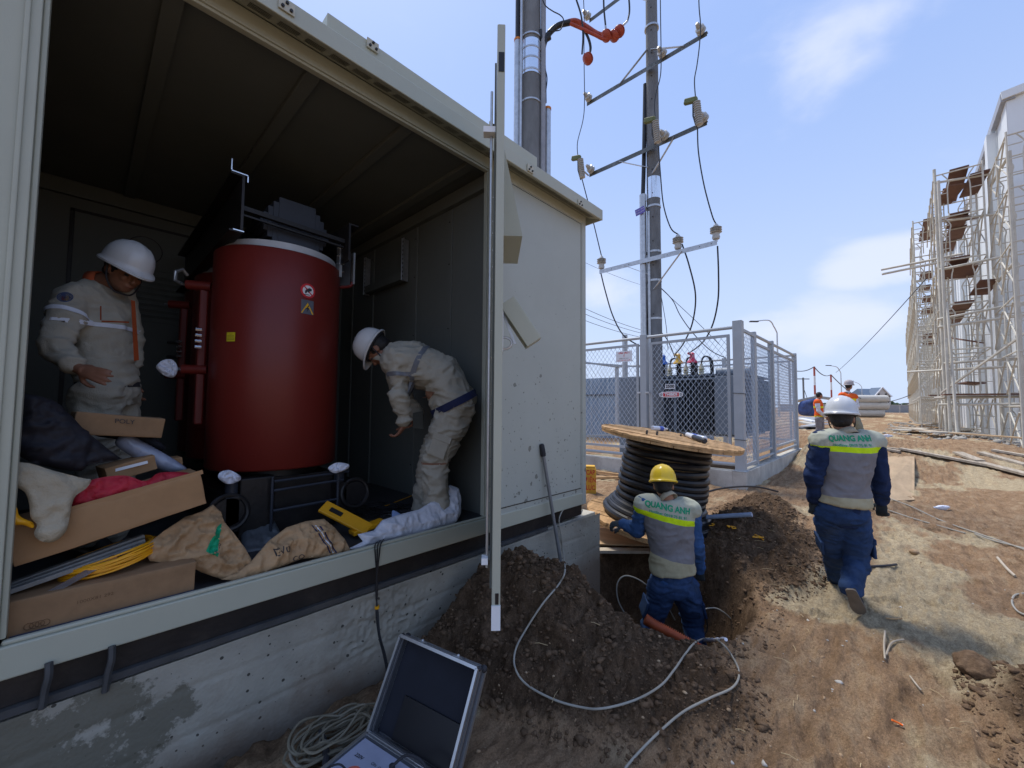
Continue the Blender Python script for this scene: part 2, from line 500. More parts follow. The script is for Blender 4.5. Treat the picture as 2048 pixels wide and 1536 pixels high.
for nm, arr in (('moist', moist), ('sand', sand)):
    at = gme.attributes.new(nm, 'FLOAT', 'POINT'); at.data.foreach_set('value', arr.ravel().astype(np.float32))
gme.shade_smooth()
def ground_mat():
    m = bpy.data.materials.new('soil'); n, l, b = nodes_of(m)
    b.inputs['Roughness'].default_value = .95; b.inputs['Specular IOR Level'].default_value = .12
    t = n.new('ShaderNodeTexCoord')
    def noise(sc, det=6, rough=.65, st=None, dist=0):
        k = n.new('ShaderNodeTexNoise'); k.inputs['Scale'].default_value = sc; k.inputs['Detail'].default_value = det
        k.inputs['Roughness'].default_value = rough; k.inputs['Distortion'].default_value = dist
        if st:
            mp = n.new('ShaderNodeMapping'); mp.inputs['Scale'].default_value = st; l.new(t.outputs['Object'], mp.inputs[0]); l.new(mp.outputs[0], k.inputs['Vector'])
        else: l.new(t.outputs['Object'], k.inputs['Vector'])
        return k.outputs[0]
    def ramp(src, c):
        r = n.new('ShaderNodeValToRGB'); e = r.color_ramp.elements
        while len(e) < len(c): e.new(.5)
        for i, (p, col) in enumerate(c): e[i].position = p; e[i].color = (*col, 1)
        l.new(src, r.inputs[0]); return r.outputs[0]
    def mix(f, a, b_, mode='MIX'):
        k = n.new('ShaderNodeMixRGB'); k.blend_type = mode
        for i, s_ in enumerate((f, a, b_)):
            if isinstance(s_, (int, float)): k.inputs[i].default_value = s_
            elif isinstance(s_, tuple): k.inputs[i].default_value = (*s_, 1)
            else: l.new(s_, k.inputs[i])
        return k.outputs[0]
    base = ramp(noise(3.2, 9, .68, (1, 2.2, 1), .4), [(.28, (.21, .13, .072)), (.5, (.34, .22, .13)), (.74, (.47, .345, .215))])
    sandc = ramp(noise(14, 8, .7), [(.3, (.38, .29, .175)), (.7, (.60, .49, .32))])
    dark = ramp(noise(9, 9, .7), [(.28, (.065, .039, .023)), (.52, (.135, .087, .053)), (.75, (.23, .155, .10))])
    am = n.new('ShaderNodeAttribute'); am.attribute_name = 'moist'
    asn = n.new('ShaderNodeAttribute'); asn.attribute_name = 'sand'
    def blur(a, sc, k):
        x = n.new('ShaderNodeMath'); x.operation = 'MULTIPLY_ADD'; l.new(noise(sc, 8, .7), x.inputs[0]); x.inputs[1].default_value = k; x.inputs[2].default_value = -k/2
        y = n.new('ShaderNodeMath'); y.operation = 'ADD'; l.new(a.outputs['Fac'], y.inputs[0]); l.new(x.outputs[0], y.inputs[1])
        z = n.new('ShaderNodeMapRange'); z.interpolation_type = 'SMOOTHSTEP'; z.inputs['From Min'].default_value = .25; z.inputs['From Max'].default_value = .75
        l.new(y.outputs[0], z.inputs['Value']); return z.outputs[0]
    c = mix(blur(asn, 6, .9), base, sandc)
    c = mix(blur(am, 7, .8), c, dark)
    g = ramp(noise(160, 3, .6), [(.3, (.55, .55, .55)), (.62, (1.05, 1.05, 1.05)), (.78, (1.6, 1.55, 1.45))])
    c = mix(.75, c, g, 'MULTIPLY')
    g2 = ramp(noise(38, 6, .75, (1, 1.8, 1)), [(.34, (.60, .58, .55)), (.52, (1.05, 1.05, 1.05)), (.7, (1.2, 1.19, 1.16))])
    c = mix(.8, c, g2, 'MULTIPLY')
    l.new(c, b.inputs['Base Color'])
    bp = n.new('ShaderNodeBump'); bp.inputs['Strength'].default_value = 1.0; bp.inputs['Distance'].default_value = .02
    l.new(noise(55, 8, .78), bp.inputs['Height'])
    b2 = n.new('ShaderNodeBump'); b2.inputs['Strength'].default_value = .7; b2.inputs['Distance'].default_value = .03
    l.new(noise(14, 7, .7, (1, 1.7, 1)), b2.inputs['Height']); l.new(bp.outputs[0], b2.inputs['Normal'])
    l.new(b2.outputs[0], b.inputs['Normal'])
    return m
M_SOIL = ground_mat()
def grid_h(x, y):
    ix = np.clip(np.searchsorted(gx, x)-1, 0, len(gx)-2); iy = np.clip(np.searchsorted(gy, y)-1, 0, len(gy)-2)
    u = (x-gx[ix])/(gx[ix+1]-gx[ix]); v = (y-gy[iy])/(gy[iy+1]-gy[iy])
    return H[ix, iy]*(1-u)*(1-v)+H[ix+1, iy]*u*(1-v)+H[ix, iy+1]*(1-u)*v+H[ix+1, iy+1]*u*v
def hz1(x, y): return float(grid_h(np.array([x]), np.array([y]))[0])
ground = obj('ground', gme, M_SOIL, fix=False); struct(ground)
gbm = BVHTree.FromPolygons([tuple(v) for v in vs], [tuple(f) for f in q.tolist()]) if False else None

# ------------------------------------------------------------------ materials
def concrete_mat(name, c=(.40, .385, .34), holes=1.8, dirt=.6):
    m = mat(name, c, .85, var=.16, vscale=3, bump=.35, bscale=60, spec=.2, detail=9, dirt=dirt, dcol=(.20, .16, .12), dscale=1.6)
    n, l, b = nodes_of(m)
    t = n.new('ShaderNodeTexCoord'); vo = n.new('ShaderNodeTexVoronoi'); vo.voronoi_dimensions = '2D'; vo.inputs['Scale'].default_value = 15
    s0 = n.new('ShaderNodeSeparateXYZ'); l.new(t.outputs['Object'], s0.inputs[0]); s1 = n.new('ShaderNodeMath'); s1.operation = 'MULTIPLY_ADD'; s1.inputs[1].default_value = .77; l.new(s0.outputs['Y'], s1.inputs[0]); l.new(s0.outputs['X'], s1.inputs[2])
    s2 = n.new('ShaderNodeCombineXYZ'); l.new(s1.outputs[0], s2.inputs[0]); l.new(s0.outputs['Z'], s2.inputs[1]); l.new(s2.outputs[0], vo.inputs['Vector'])
    wn_ = n.new('ShaderNodeTexWhiteNoise'); l.new(vo.outputs['Color'], wn_.inputs['Vector'])
    th = n.new('ShaderNodeMath'); th.operation = 'MULTIPLY'; th.inputs[1].default_value = .085*holes
    pw = n.new('ShaderNodeMath'); pw.operation = 'POWER'; pw.inputs[1].default_value = 2.5
    l.new(wn_.outputs['Value'], pw.inputs[0]); l.new(pw.outputs[0], th.inputs[0])
    lt = n.new('ShaderNodeMath'); lt.operation = 'LESS_THAN'; l.new(vo.outputs['Distance'], lt.inputs[0]); l.new(th.outputs[0], lt.inputs[1])
    src = b.inputs['Base Color'].links[0].from_socket
    mx = n.new('ShaderNodeMixRGB'); mx.inputs[2].default_value = (.07, .065, .055, 1)
    l.new(lt.outputs[0], mx.inputs[0]); l.new(src, mx.inputs[1]); l.new(mx.outputs[0], b.inputs['Base Color'])
    return m
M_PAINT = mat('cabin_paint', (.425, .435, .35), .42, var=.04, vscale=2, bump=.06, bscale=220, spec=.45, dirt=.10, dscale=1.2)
M_PAINT_DIM = mat('cabin_paint_shaded', (.145, .155, .14), .6, var=.06, vscale=2, spec=.3)  # same paint as outside, darkened in colour for the dim interior
def splash_mat():
    m = mat('splashed_paint', (.415, .44, .395), .42, var=.04, vscale=2, bump=.05, bscale=220, spec=.45, dirt=.07, dscale=1.1)
    n, l, b = nodes_of(m)
    t = n.new('ShaderNodeTexCoord'); sp = n.new('ShaderNodeSeparateXYZ'); l.new(t.outputs['Object'], sp.inputs[0])
    src = b.inputs['Base Color'].links[0].from_socket
    cxz = n.new('ShaderNodeCombineXYZ'); l.new(sp.outputs['X'], cxz.inputs[0]); l.new(sp.outputs['Z'], cxz.inputs[1])
    for sc, k in ((7, .20), (13, .19), (24, .20)):
        vo = n.new('ShaderNodeTexVoronoi'); vo.voronoi_dimensions = '2D'; vo.inputs['Scale'].default_value = sc
        nz = n.new('ShaderNodeTexNoise'); nz.inputs['Scale'].default_value = sc*3; mixv = n.new('ShaderNodeMixRGB'); mixv.inputs[0].default_value = .035
        l.new(cxz.outputs[0], nz.inputs['Vector']); l.new(cxz.outputs[0], mixv.inputs[1]); l.new(nz.outputs['Color'], mixv.inputs[2])
        l.new(mixv.outputs[0], vo.inputs['Vector'])
        w = n.new('ShaderNodeTexWhiteNoise'); l.new(vo.outputs['Color'], w.inputs['Vector'])
        # more splashes low on the wall than high up
        hgt = n.new('ShaderNodeMapRange'); hgt.inputs['From Min'].default_value = .7; hgt.inputs['From Max'].default_value = 3.0; hgt.inputs['To Min'].default_value = .62; hgt.inputs['To Max'].default_value = .93
        l.new(sp.outputs['Z'], hgt.inputs['Value'])
        g = n.new('ShaderNodeMath'); g.operation = 'SUBTRACT'; l.new(w.outputs['Value'], g.inputs[0]); l.new(hgt.outputs[0], g.inputs[1])
        g2 = n.new('ShaderNodeMath'); g2.operation = 'MULTIPLY'; l.new(g.outputs[0], g2.inputs[0]); g2.inputs[1].default_value = k*2.6
        lt = n.new('ShaderNodeMath'); lt.operation = 'LESS_THAN'; l.new(vo.outputs['Distance'], lt.inputs[0]); l.new(g2.outputs[0], lt.inputs[1])
        f = n.new('ShaderNodeMath'); f.operation = 'MULTIPLY'; f.inputs[1].default_value = .72; l.new(lt.outputs[0], f.inputs[0])
        mx = n.new('ShaderNodeMixRGB'); mx.inputs[2].default_value = (.12, .12, .10, 1)
        l.new(f.outputs[0], mx.inputs[0]); l.new(src, mx.inputs[1]); src = mx.outputs[0]
    l.new(src, b.inputs['Base Color'])
    return m
M_SPLASH = splash_mat()
M_BLACK = mat('black_steel', (.016, .014, .014), .45, var=.3, vscale=5, bump=.2, bscale=30, dirt=.25, dcol=(.12, .09, .07), dscale=3)
M_DGREY = mat('dark_flange', (.055, .057, .06), .55, var=.3, vscale=8, dirt=.5, dcol=(.14, .12, .09), dscale=2.5)
M_CONC = concrete_mat('concrete', (.43, .41, .355))
M_CONC2 = concrete_mat('pale_concrete', (.50, .48, .43), .8, .5)
M_GALV = mat('galvanised', (.50, .51, .52), .38, metal=.75, var=.14, vscale=12, spec=.5)
M_SHINY = mat('shiny_band', (.78, .80, .83), .22, metal=.95, var=.05, vscale=6)
M_FENCE = mat('fence_paint', (.40, .43, .45), .45, var=.06, vscale=3, spec=.4, dirt=.1)
M_POLE = mat('pole_concrete', (.17, .178, .185), .8, var=.22, vscale=5, bump=.4, bscale=50, spec=.2, detail=8, stretch=(1, 1, .35))
M_PORC = mat('porcelain', (.42, .43, .42), .28, var=.08, spec=.6)
M_WIRE = mat('black_cable', (.018, .018, .02), .45, var=.2, spec=.4)
M_WIRE2 = mat('grey_cable', (.34, .32, .27), .55, var=.12, vscale=12, dirt=.5, dcol=(.2, .14, .09), dscale=6)
M_RED = mat('coil_red', (.165, .019, .013), .42, var=.07, vscale=2.5, spec=.4, bump=.06, bscale=60)
M_IRON = mat('core_iron', (.034, .040, .055), .5, var=.15, vscale=6)
M_CARD = mat('cardboard', (.36, .21, .105), .85, var=.10, vscale=3, spec=.15, dirt=.22, dcol=(.15, .10, .06), dscale=4)
M_CARD2 = mat('old_cardboard', (.27, .165, .09), .9, var=.16, vscale=4, spec=.12, dirt=.4, dcol=(.11, .075, .045), dscale=3)
M_SACK = mat('paper_sack', (.42, .27, .145), .8, var=.18, vscale=4, spec=.2, bump=.5, bscale=45, dirt=.25, dcol=(.22, .13, .06), dscale=5)
M_FOAM = mat('foam_sheet', (.62, .63, .68), .6, var=.05, vscale=8, spec=.3, dirt=.2, dcol=(.40, .32, .22), dscale=4, bump=.3, bscale=60)
M_KHAKI = mat('khaki_cloth', (.40, .37, .30), .85, var=.08, vscale=7, bump=.35, bscale=180, spec=.15)
M_BEIGE = mat('beige_cloth', (.40, .345, .25), .85, var=.12, vscale=6, bump=.4, bscale=120, spec=.15)
M_SILVER = mat('reflective_band', (.72, .75, .82), .35, var=.08, vscale=20)
M_NAVY = mat('navy_cloth', (.016, .022, .07), .85, var=.2, vscale=9)
M_DENIM = mat('blue_work_trousers', (.026, .052, .120), .85, var=.32, vscale=7, bump=.4, bscale=150, spec=.15, dirt=.4, dcol=(.085, .11, .15), dscale=5)
M_DENIM2 = mat('blue_work_shirt', (.035, .085, .21), .85, var=.25, vscale=8, bump=.3, bscale=150, spec=.15, dirt=.25, dcol=(.17, .24, .38), dscale=9)
M_NAVYS = mat('dark_navy_shirt', (.015, .028, .075), .85, var=.3, vscale=8, bump=.3, bscale=150, spec=.15)
M_SKIN = mat('skin', (.33, .165, .10), .5, var=.08, vscale=14, spec=.35, bump=.08, bscale=120)
M_SKIND = mat('tanned_skin', (.25, .115, .068), .5, var=.1, vscale=14, spec=.35)
M_HAIR = mat('black_hair', (.012, .010, .009), .55, var=.3, bump=.5, bscale=160)
M_HWHITE = mat('white_helmet_plastic', (.62, .63, .63), .25, var=.03, spec=.5, dirt=.1)
M_HYEL = mat('yellow_helmet_plastic', (.78, .52, .02), .28, var=.03, spec=.5, dirt=.08)
M_BOOT = mat('dark_shoe', (.035, .030, .028), .7, var=.3, vscale=20, dirt=.5, dcol=(.16, .11, .07), dscale=8)
M_GLOVE = mat('dark_glove', (.022, .03, .035), .8, var=.3, vscale=20)
M_WOOD = mat('reel_pine', (.52, .32, .155), .75, var=.25, vscale=2.2, spec=.2, bump=.3, bscale=30, stretch=(1, 9, 1), detail=8, dirt=.55, dcol=(.20, .10, .045), dscale=4)
M_WOOD2 = mat('grey_timber', (.42, .36, .28), .85, var=.22, vscale=2, spec=.15, stretch=(1, 8, 1), detail=8, dirt=.4, dcol=(.2, .15, .1))
M_PLY = mat('plywood', (.52, .37, .22), .8, var=.16, vscale=2.5, spec=.15, stretch=(4, 1, 1), detail=8, dirt=.3, dcol=(.28, .17, .09))
M_DUCT = mat('orange_hose', (.42, .085, .025), .6, var=.2, vscale=10, dirt=.4, dcol=(.12, .07, .04), dscale=8)
M_DUCTB = mat('black_duct', (.012, .0125, .015), .36, var=.25, vscale=4, spec=.45, dirt=.25, dcol=(.13, .115, .10), dscale=5)
M_ALU = mat('aluminium', (.55, .56, .58), .32, metal=.9, var=.08)
M_BLINE = mat('case_lining', (.012, .014, .022), .8, var=.2)
M_WHITE = mat('white_paint', (.78, .79, .80), .5, var=.03)
M_WALLW = mat('white_sheet', (.76, .79, .79), .45, var=.03, vscale=1, spec=.3)
M_RUST = mat('scaffold_pipe', (.56, .53, .45), .7, var=.18, vscale=3, dirt=.35, dcol=(.25, .14, .10), dscale=1.5)
M_RUSTP = mat('scaffold_board', (.16, .085, .06), .85, var=.25, vscale=2, dirt=.4, dcol=(.3, .2, .13))
M_RPOLE = mat('red_paint', (.42, .09, .06), .5, var=.08)
M_YEL = mat('yellow_plastic', (.80, .37, .01), .4, var=.06, vscale=8)
M_YELT = mat('yellow_box_card', (.72, .40, .05), .7, var=.08, vscale=8)
M_PLAS = mat('white_plastic_film', (.74, .76, .84), .35, var=.06, vscale=9, bump=.5, bscale=30)
M_REDB = mat('red_cloth', (.42, .015, .03), .6, var=.2, vscale=7, bump=.4, bscale=60)
M_ORANGE = mat('orange_mesh', (.90, .17, .02), .6, var=.06)
M_LIME = mat('lime_band', (.75, .85, .02), .45, var=.04)
M_SHIRTW = mat('white_shirt', (.62, .64, .70), .8, var=.06)
M_PANTG = mat('grey_trousers', (.20, .19, .20), .85, var=.15)
M_PANTK = mat('olive_trousers', (.25, .25, .19), .85, var=.15)
M_TRAFO = mat('tank_grey', (.20, .235, .275), .45, var=.06, vscale=3, spec=.4)
M_TRAFOD = mat('radiator_grey', (.085, .10, .125), .5, var=.1, vscale=3)
M_BLUE = mat('blue_cap', (.01, .12, .55), .4); M_YCAP = mat('yellow_cap', (.75, .45, .05), .4); M_PCAP = mat('red_cap', (.62, .05, .10), .4)
M_CREAM = mat('cream_porcelain', (.46, .42, .27), .35)
M_GREEN = mat('green_print', (.0, .30, .14), .7)
M_ARM = mat('arm_steel_shaded', (.12, .13, .125), .5, metal=.3, var=.2, vscale=6, dirt=.5, dcol=(.4, .42, .42), dscale=3)  # dark colour carries the shade on the undersides of the cross arms
M_INK = mat('dark_print', (.03, .03, .035), .7)
M_INKC = mat('card_print', (.13, .07, .035), .8)
M_RINK = mat('red_print', (.60, .03, .04), .5)
M_SIGNW = mat('sign_white', (.75, .76, .78), .45, var=.02)
M_OLIVE = mat('olive_cover', (.13, .15, .06), .6, var=.15, vscale=12)
M_TERM = mat('red_termination', (.34, .055, .03), .45, var=.15, vscale=12)
# ------------------------------------------------------------------ transformer cabin (steel kiosk)
YF = 2.353
cab = thing('transformer_cabin', 'large grey green steel cabin with its front open, housing the red transformer', 'cabin', (0, YF, .46))
CO = Vector(cab.location)
def cobj(name, mb, m, **k):
    o = obj(name, mb, m, None, **k); o.parent = cab
    o.matrix_parent_inverse = Matrix.Translation(-CO); return o
XL, XR = -3.2, 3.6
cobj('base_beam', MB().bx((XL+.05, YF+.03, .492), (XR-.04, 5.5, .60)), M_BLACK)
cobj('base_flange', MB().bx((XL, YF+.005, .462), (2.98, 5.45, .490)).bx((2.98, YF+.14, .462), (XR+.05, 5.45, .490)), M_DGREY)
f = MB(); f.bx((XL, YF, .600), (XR, YF+.05, .718)); f.bx((-.165, YF+.012, .718), (2.21, YF+.035, .735))
cobj('sill', f, M_PAINT, bevel=.006)
f = MB(); f.bx((-.56, YF+.051, .60), (XR-.01, 5.4, .70))
cobj('floor_plate', f, mat('floor_steel', (.05, .05, .052), .6, var=.2, vscale=6, dirt=.5, dcol=(.14, .11, .08), dscale=2))
f = MB(); f.bx((-.60, YF-.004, .603), (-.172, YF+.06, 3.60)); f.bx((-.172, YF+.02, .74), (-.155, YF+.07, 3.52)); f.bx((-.215, YF-.016, .62), (-.200, YF-.003, 3.59))
cobj('door_post', f, M_PAINT, bevel=.004)
f = MB(); f.bx((-.60, YF, 3.52), (XR-.002, YF+.07, 3.612)); f.bx((-.155, YF+.012, 3.505), (2.21, YF+.05, 3.521))
cobj('lintel', f, M_PAINT, bevel=.004)
f = MB(); f.bx((2.205, YF+.003, .718), (2.30, YF+.06, 3.52)); f.bx((2.19, YF+.02, .735), (2.206, YF+.06, 3.505))
cobj('door_post', f, M_PAINT, bevel=.003)
# fixed side panel with its recessed joint line
f = MB(); f.bx((2.30, YF+.006, .718), (3.6, YF+.06, 3.52)); f.bx((3.595, YF+.07, .60), (3.6, 5.4, 3.61))
cobj('side_frame', f, M_SPLASH)
f = MB(); f.bx((2.318, YF-.002, .770), (3.50, YF+.02, 3.50))
cobj('side_panel', f, M_SPLASH, bevel=.004)
f = MB(); f.bx((2.308, YF+.0035, .762), (3.510, YF+.0055, 3.508)); cobj('panel_joint', f, M_BLACK)
f = MB(); f.bx((3.53, YF-.0005, .60), (3.599, YF+.03, 3.60)); cobj('corner_post', f, M_SPLASH, bevel=.003)
# louvre hood on the end wall
f = MB(); f.bx((3.602, YF+.05, .78), (3.625, YF+.9, 3.10)); f.bx((3.625, YF+.10, .80), (3.655, YF+.85, 3.02)); cobj('end_hood', f, M_PAINT)
f = MB(); f.bx((3.655, YF+.12, .82), (3.668, YF+.80, 2.86)); cobj('end_louvre', f, M_DGREY)
# roof: canopy with pressed ventilation slots
f = MB(); f.bx((XL, YF-.153, 3.555), (3.69, YF-.138, 3.665)); f.bx((XL, YF-.137, 3.650), (3.69, 5.5, 3.664))
f.bx((3.675, YF-.137, 3.556), (3.689, 5.5, 3.649))
cobj('roof_canopy', f, M_PAINT, bevel=.004)
f = MB()
f.add([(XL, YF-.138, 3.558), (3.674, YF-.138, 3.558), (3.674, YF-.002, 3.614), (XL, YF-.002, 3.614)], [(0, 1, 2, 3)])
f.add([(XL, YF-.138, 3.562), (3.674, YF-.138, 3.562), (3.674, YF-.002, 3.618), (XL, YF-.002, 3.618)], [(3, 2, 1, 0)])
cobj('soffit', f, M_PAINT)
f = MB(); x = -.6
def soff(x, t): return (x, YF-.138+.136*t, 3.555+.056*t)
while x < 3.55:
    for k in range(4):
        t0 = .28+.13*k; a, b = soff(x, t0), soff(x, t0+.055)
        f.add([a, (a[0]+.10, a[1], a[2]), (b[0]+.10, b[1], b[2]), b], [(0, 1, 2, 3)])
    x += .135 if x < 2.2 else .105
stuff(cobj('vent_slots', f, M_BLACK))
f = MB(); f.add([(.86, 2.29, 3.664), (2.72, 2.29, 3.664), (2.72, 2.29, 3.83), (.86, 2.29, 3.83), (.92, 2.36, 3.86), (2.72, 2.36, 3.86), (.86, 4.8, 3.664), (2.72, 4.8, 3.664), (.92, 4.8, 3.86), (2.72, 4.8, 3.86)],
      [(0, 1, 2, 3), (3, 2, 5, 4), (0, 3, 4, 8, 6), (1, 7, 9, 5, 2), (4, 5, 9, 8), (6, 8, 9, 7)])
cobj('roof_hatch', f, M_PAINT, bevel=.006)
for (px, py) in ((573, 14), (745, 92), (985, 255), (1060, 338), (1160, 407)):
    p = PY(px, py, YF-.153)
    z = 3.635 if px not in (745, 985) else 3.72
    yy = YF-.156 if z < 3.7 else 2.285
    p = PY(px, py, yy)
    f = MB(); f.box((p.x, yy-.004, p.z), (.075, .008, .06))
    f2 = MB()
    for a, b in ((-.02, -.014), (.02, -.014), (0, .014)): f2.cyl((p.x+a, yy-.008, p.z+b), (p.x+a, yy-.018, p.z+b), .008, n=6)
    o = cobj('lifting_plate', f, mat('plate_cream', (.5, .48, .38), .5) if 'plate_cream' not in bpy.data.materials else bpy.data.materials['plate_cream'])
    b_ = stuff(obj('bolts', f2, M_BLACK, o))
# inner skin
f = MB(); f.bx((-.50, 5.3, .70), (2.30, 5.34, 3.6)); cobj('back_wall', f, M_PAINT_DIM)
f = MB(); f.bx((-.55, YF+.07, .70), (-.50, 5.3, 3.6)); f.bx((-.5, YF+.07, .7), (-.36, YF+.12, 3.6)); cobj('inner_wall', f, M_PAINT_DIM)
f = MB(); f.bx((2.30, YF+.065, .70), (2.34, 5.3, 3.6)); cobj('partition', f, M_PAINT_DIM)
f = MB(); f.bx((-.5, YF+.07, 3.58), (2.3, 5.3, 3.62)); cobj('ceiling_sheet', f, M_PAINT_DIM)
for x in (.22, .86, 1.50, 2.1):
    cobj('ceiling_beam', MB().bx((x-.04, YF+.07, 3.545), (x+.04, 5.3, 3.58)), M_PAINT_DIM, bevel=.004)
for y in (2.98, 3.55, 4.45, 4.98):
    f = MB(); f.bx((2.283, y-.03, .70), (2.299, y+.03, 3.42)); o = cobj('wall_rib', f, M_PAINT_DIM, bevel=.003)
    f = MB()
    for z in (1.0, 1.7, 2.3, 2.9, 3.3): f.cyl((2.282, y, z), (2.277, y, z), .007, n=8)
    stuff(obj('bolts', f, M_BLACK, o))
cobj('cornice', MB().bx((2.25, YF+.07, 3.43), (2.299, 5.29, 3.545)).bx((-.49, 5.25, 3.43), (2.25, 5.29, 3.545)), M_PAINT_DIM)
# perforated uprights carrying a shallow tray on the partition
for y in (3.68, 4.50):
    f = MB(); f.bx((2.20, y-.006, 2.88), (2.281, y+.006, 3.32)); f.bx((2.205, y-.035, 2.88), (2.213, y-.007, 3.32)); o = cobj('bracket', f, M_GALV)
    f = MB()
    for i in range(9): f.bx((2.2035, y-.028, 2.91+i*.045), (2.2045, y-.014, 2.93+i*.045))
    stuff(obj('slots', f, M_BLACK, o))
cobj('tray', MB().bx((2.21, 3.70, 2.89), (2.28, 4.48, 2.905)).bx((2.205, 3.70, 2.89), (2.21, 4.48, 2.97)), M_PAINT_DIM)
# back door of the cabin seen inside
f = MB(); f.bx((-.12, 5.275, 1.1), (1.12, 5.299, 3.30)); o = cobj('back_door', f, M_PAINT_DIM)
f = MB(); f.bx((-.15, 5.285, 1.1), (-.122, 5.297, 3.33)); f.bx((-.15, 5.285, 3.305), (1.15, 5.297, 3.33)); cobj('door_seal', f, M_BLACK)
f = MB()
for i in range(8): f.box((.44, 5.266, 2.44+i*.055), (.46, .012, .03), Matrix.Rotation(.5, 3, 'X'))
for a in (.19, .69): f.bx((a-.012, 5.262, 2.40), (a+.012, 5.2745, 2.90))
f.bx((.19, 5.262, 2.895), (.69, 5.2745, 2.915)); f.bx((.19, 5.262, 2.385), (.69, 5.2745, 2.405)); obj('louvre', f, M_PAINT_DIM, o)
f = MB(); f.tube([Vector((.35+.13*cos(a), 5.272, 3.08+.13*sin(a))) for a in [i*2*pi/24 for i in range(24)]], .004, 6, close=True); obj('cover_ring', f, M_BLACK, o)
for z in (2.20, 2.06): cobj('conduit', MB().cyl((.55, 5.25, z), (2.2, 5.25, z), .012), M_DGREY)

# open door leaf, seen almost edge-on
DH = Vector((2.262, YF-.03, 0)); DE = Vector((1.372, 1.395, 0))
dv = (DE-DH).normalized(); DW = 1.30
dn = Vector((dv.y, -dv.x, 0))
if dn.x < 0: dn = -dn        # outer face of the leaf
leaf = thing('door_leaf', 'tall grey cabin door swung open and seen on its edge', 'door', (DH.x, DH.y, .60))
LO = Vector(leaf.location)
def lobj(name, mb, m, **k):
    o = obj(name, mb, m, None, **k); o.parent = leaf; o.matrix_parent_inverse = Matrix.Translation(-LO); return o
Mz = Matrix((dv, dn, Vector((0, 0, 1)))).transposed()
def L(u, n_, z): return DH+dv*u+dn*n_+Vector((0, 0, z))
lobj('panel', MB().box(L(DW/2, 0, 2.055), (DW, .040, 2.91), Mz), M_PAINT, bevel=.004)
lobj('inner_edge', MB().box(L(DW/2-.05, -.026, 2.05), (DW-.12, .010, 2.70), Mz), M_PAINT_DIM)
for a_, z_, d_ in ((.004, .70, (.003, .016, .05)), (.002, 3.31, (.003, .028, .10))): lobj('edge_latch', MB().box(L(DW+.0015, a_, z_), d_, Mz), M_BLACK)
f = MB(); f.box(L(DW+.002, 0, .615), (.012, .042, .11), Mz); lobj('foot_plate', f, M_WHITE)
f = MB()
for k in range(5): pass
hd = L(DW*.72, .02, 0)
def hood(u0, u1, z0, z1, dpt):
    f = MB(); a = [L(u0, .021, z0), L(u1, .021, z0), L(u1, .021, z1), L(u0, .021, z1)]; b = [L(u0, .021+dpt, z0), L(u1, .021+dpt, z0)]
    f.add(a+b, [(0, 1, 2, 3), (0, 4, 5, 1), (4, 3, 2, 5), (0, 3, 4), (1, 5, 2)])
    return f
lobj('vent_hood', hood(.25, .75, 2.66, 3.28, .13), M_PAINT)
# padlock box with its lifted flap
p0 = L(.93, .021, 2.18)
ang = radians(34)
fl = dn*sin(ang)*1.0-Vector((0, 0, 1))*cos(ang)
f = MB(); nf = dn*cos(ang)+Vector((0, 0, 1))*sin(ang)
cF = p0+fl*.15+nf*.07
Mf = Matrix((dv, fl, nf)).transposed()
f.box(cF+nf*.0, (.12, .28, .012), Mf); f.box(cF+dv*.057-nf*.045, (.008, .28, .09), Mf); f.box(cF-dv*.057-nf*.045, (.008, .28, .09), Mf); f.box(cF+fl*.136-nf*.045, (.12, .008, .09), Mf)
lobj('lock_flap', f, M_PAINT, bevel=.003)
f = MB(); f.box(L(.93, .026, 2.03), (.11, .010, .26), Mz); lobj('lock_plate', f, M_WHITE)
f = MB(); f.tube([L(.93+.0, .032+.05*sin(a), 1.955+.035*cos(a)) for a in [pi*i/8 for i in range(9)]], .007, 6); f.bar(L(.93, .03, 2.13), L(.93, .10, 1.95), .014, .014); lobj('handle', f, M_GALV)
# hinge side: locking rods, stays and pins
f = MB(); f.cyl(L(.09, -.05, .95), L(.09, -.05, 3.35), .006); f.cyl(L(DW-.06, -.045, .82), L(DW-.06, -.045, 3.2), .007); lobj('lock_rod', f, M_GALV)
f = MB()
for z in [.74, .84, .96, 1.05, 1.18, 1.44, 1.6, 1.72, 1.98, 2.2, 2.36, 2.5, 2.62, 2.72, 2.86, 3.0, 3.1, 3.3]:
    q_ = L(-.03, -.03, z)
    f.cyl(q_, q_+Vector((-.035, -.01, 0)), .005, n=6); f.ball(q_+Vector((-.037, -.011, 0)), .008, 5)
stuff(lobj('hinge_pins', f, M_SHINY))
for z_, d_ in ((.86, (.05, .03, .03)), (2.98, (.05, .06, .03))): lobj('rod_guide', MB().box(L(DW-.05, -.055, z_), d_, Mz), M_WHITE)

# ------------------------------------------------------------------ foundation block
f = MB(); f.bx((-3.4, YF+.003, -.85), (3.862, 5.9, .46))
fme = evaluated(f, [('BEVEL', dict(width=.012, segments=2)), ('SUBSURF', dict(levels=0))])
bm = bmesh.new()
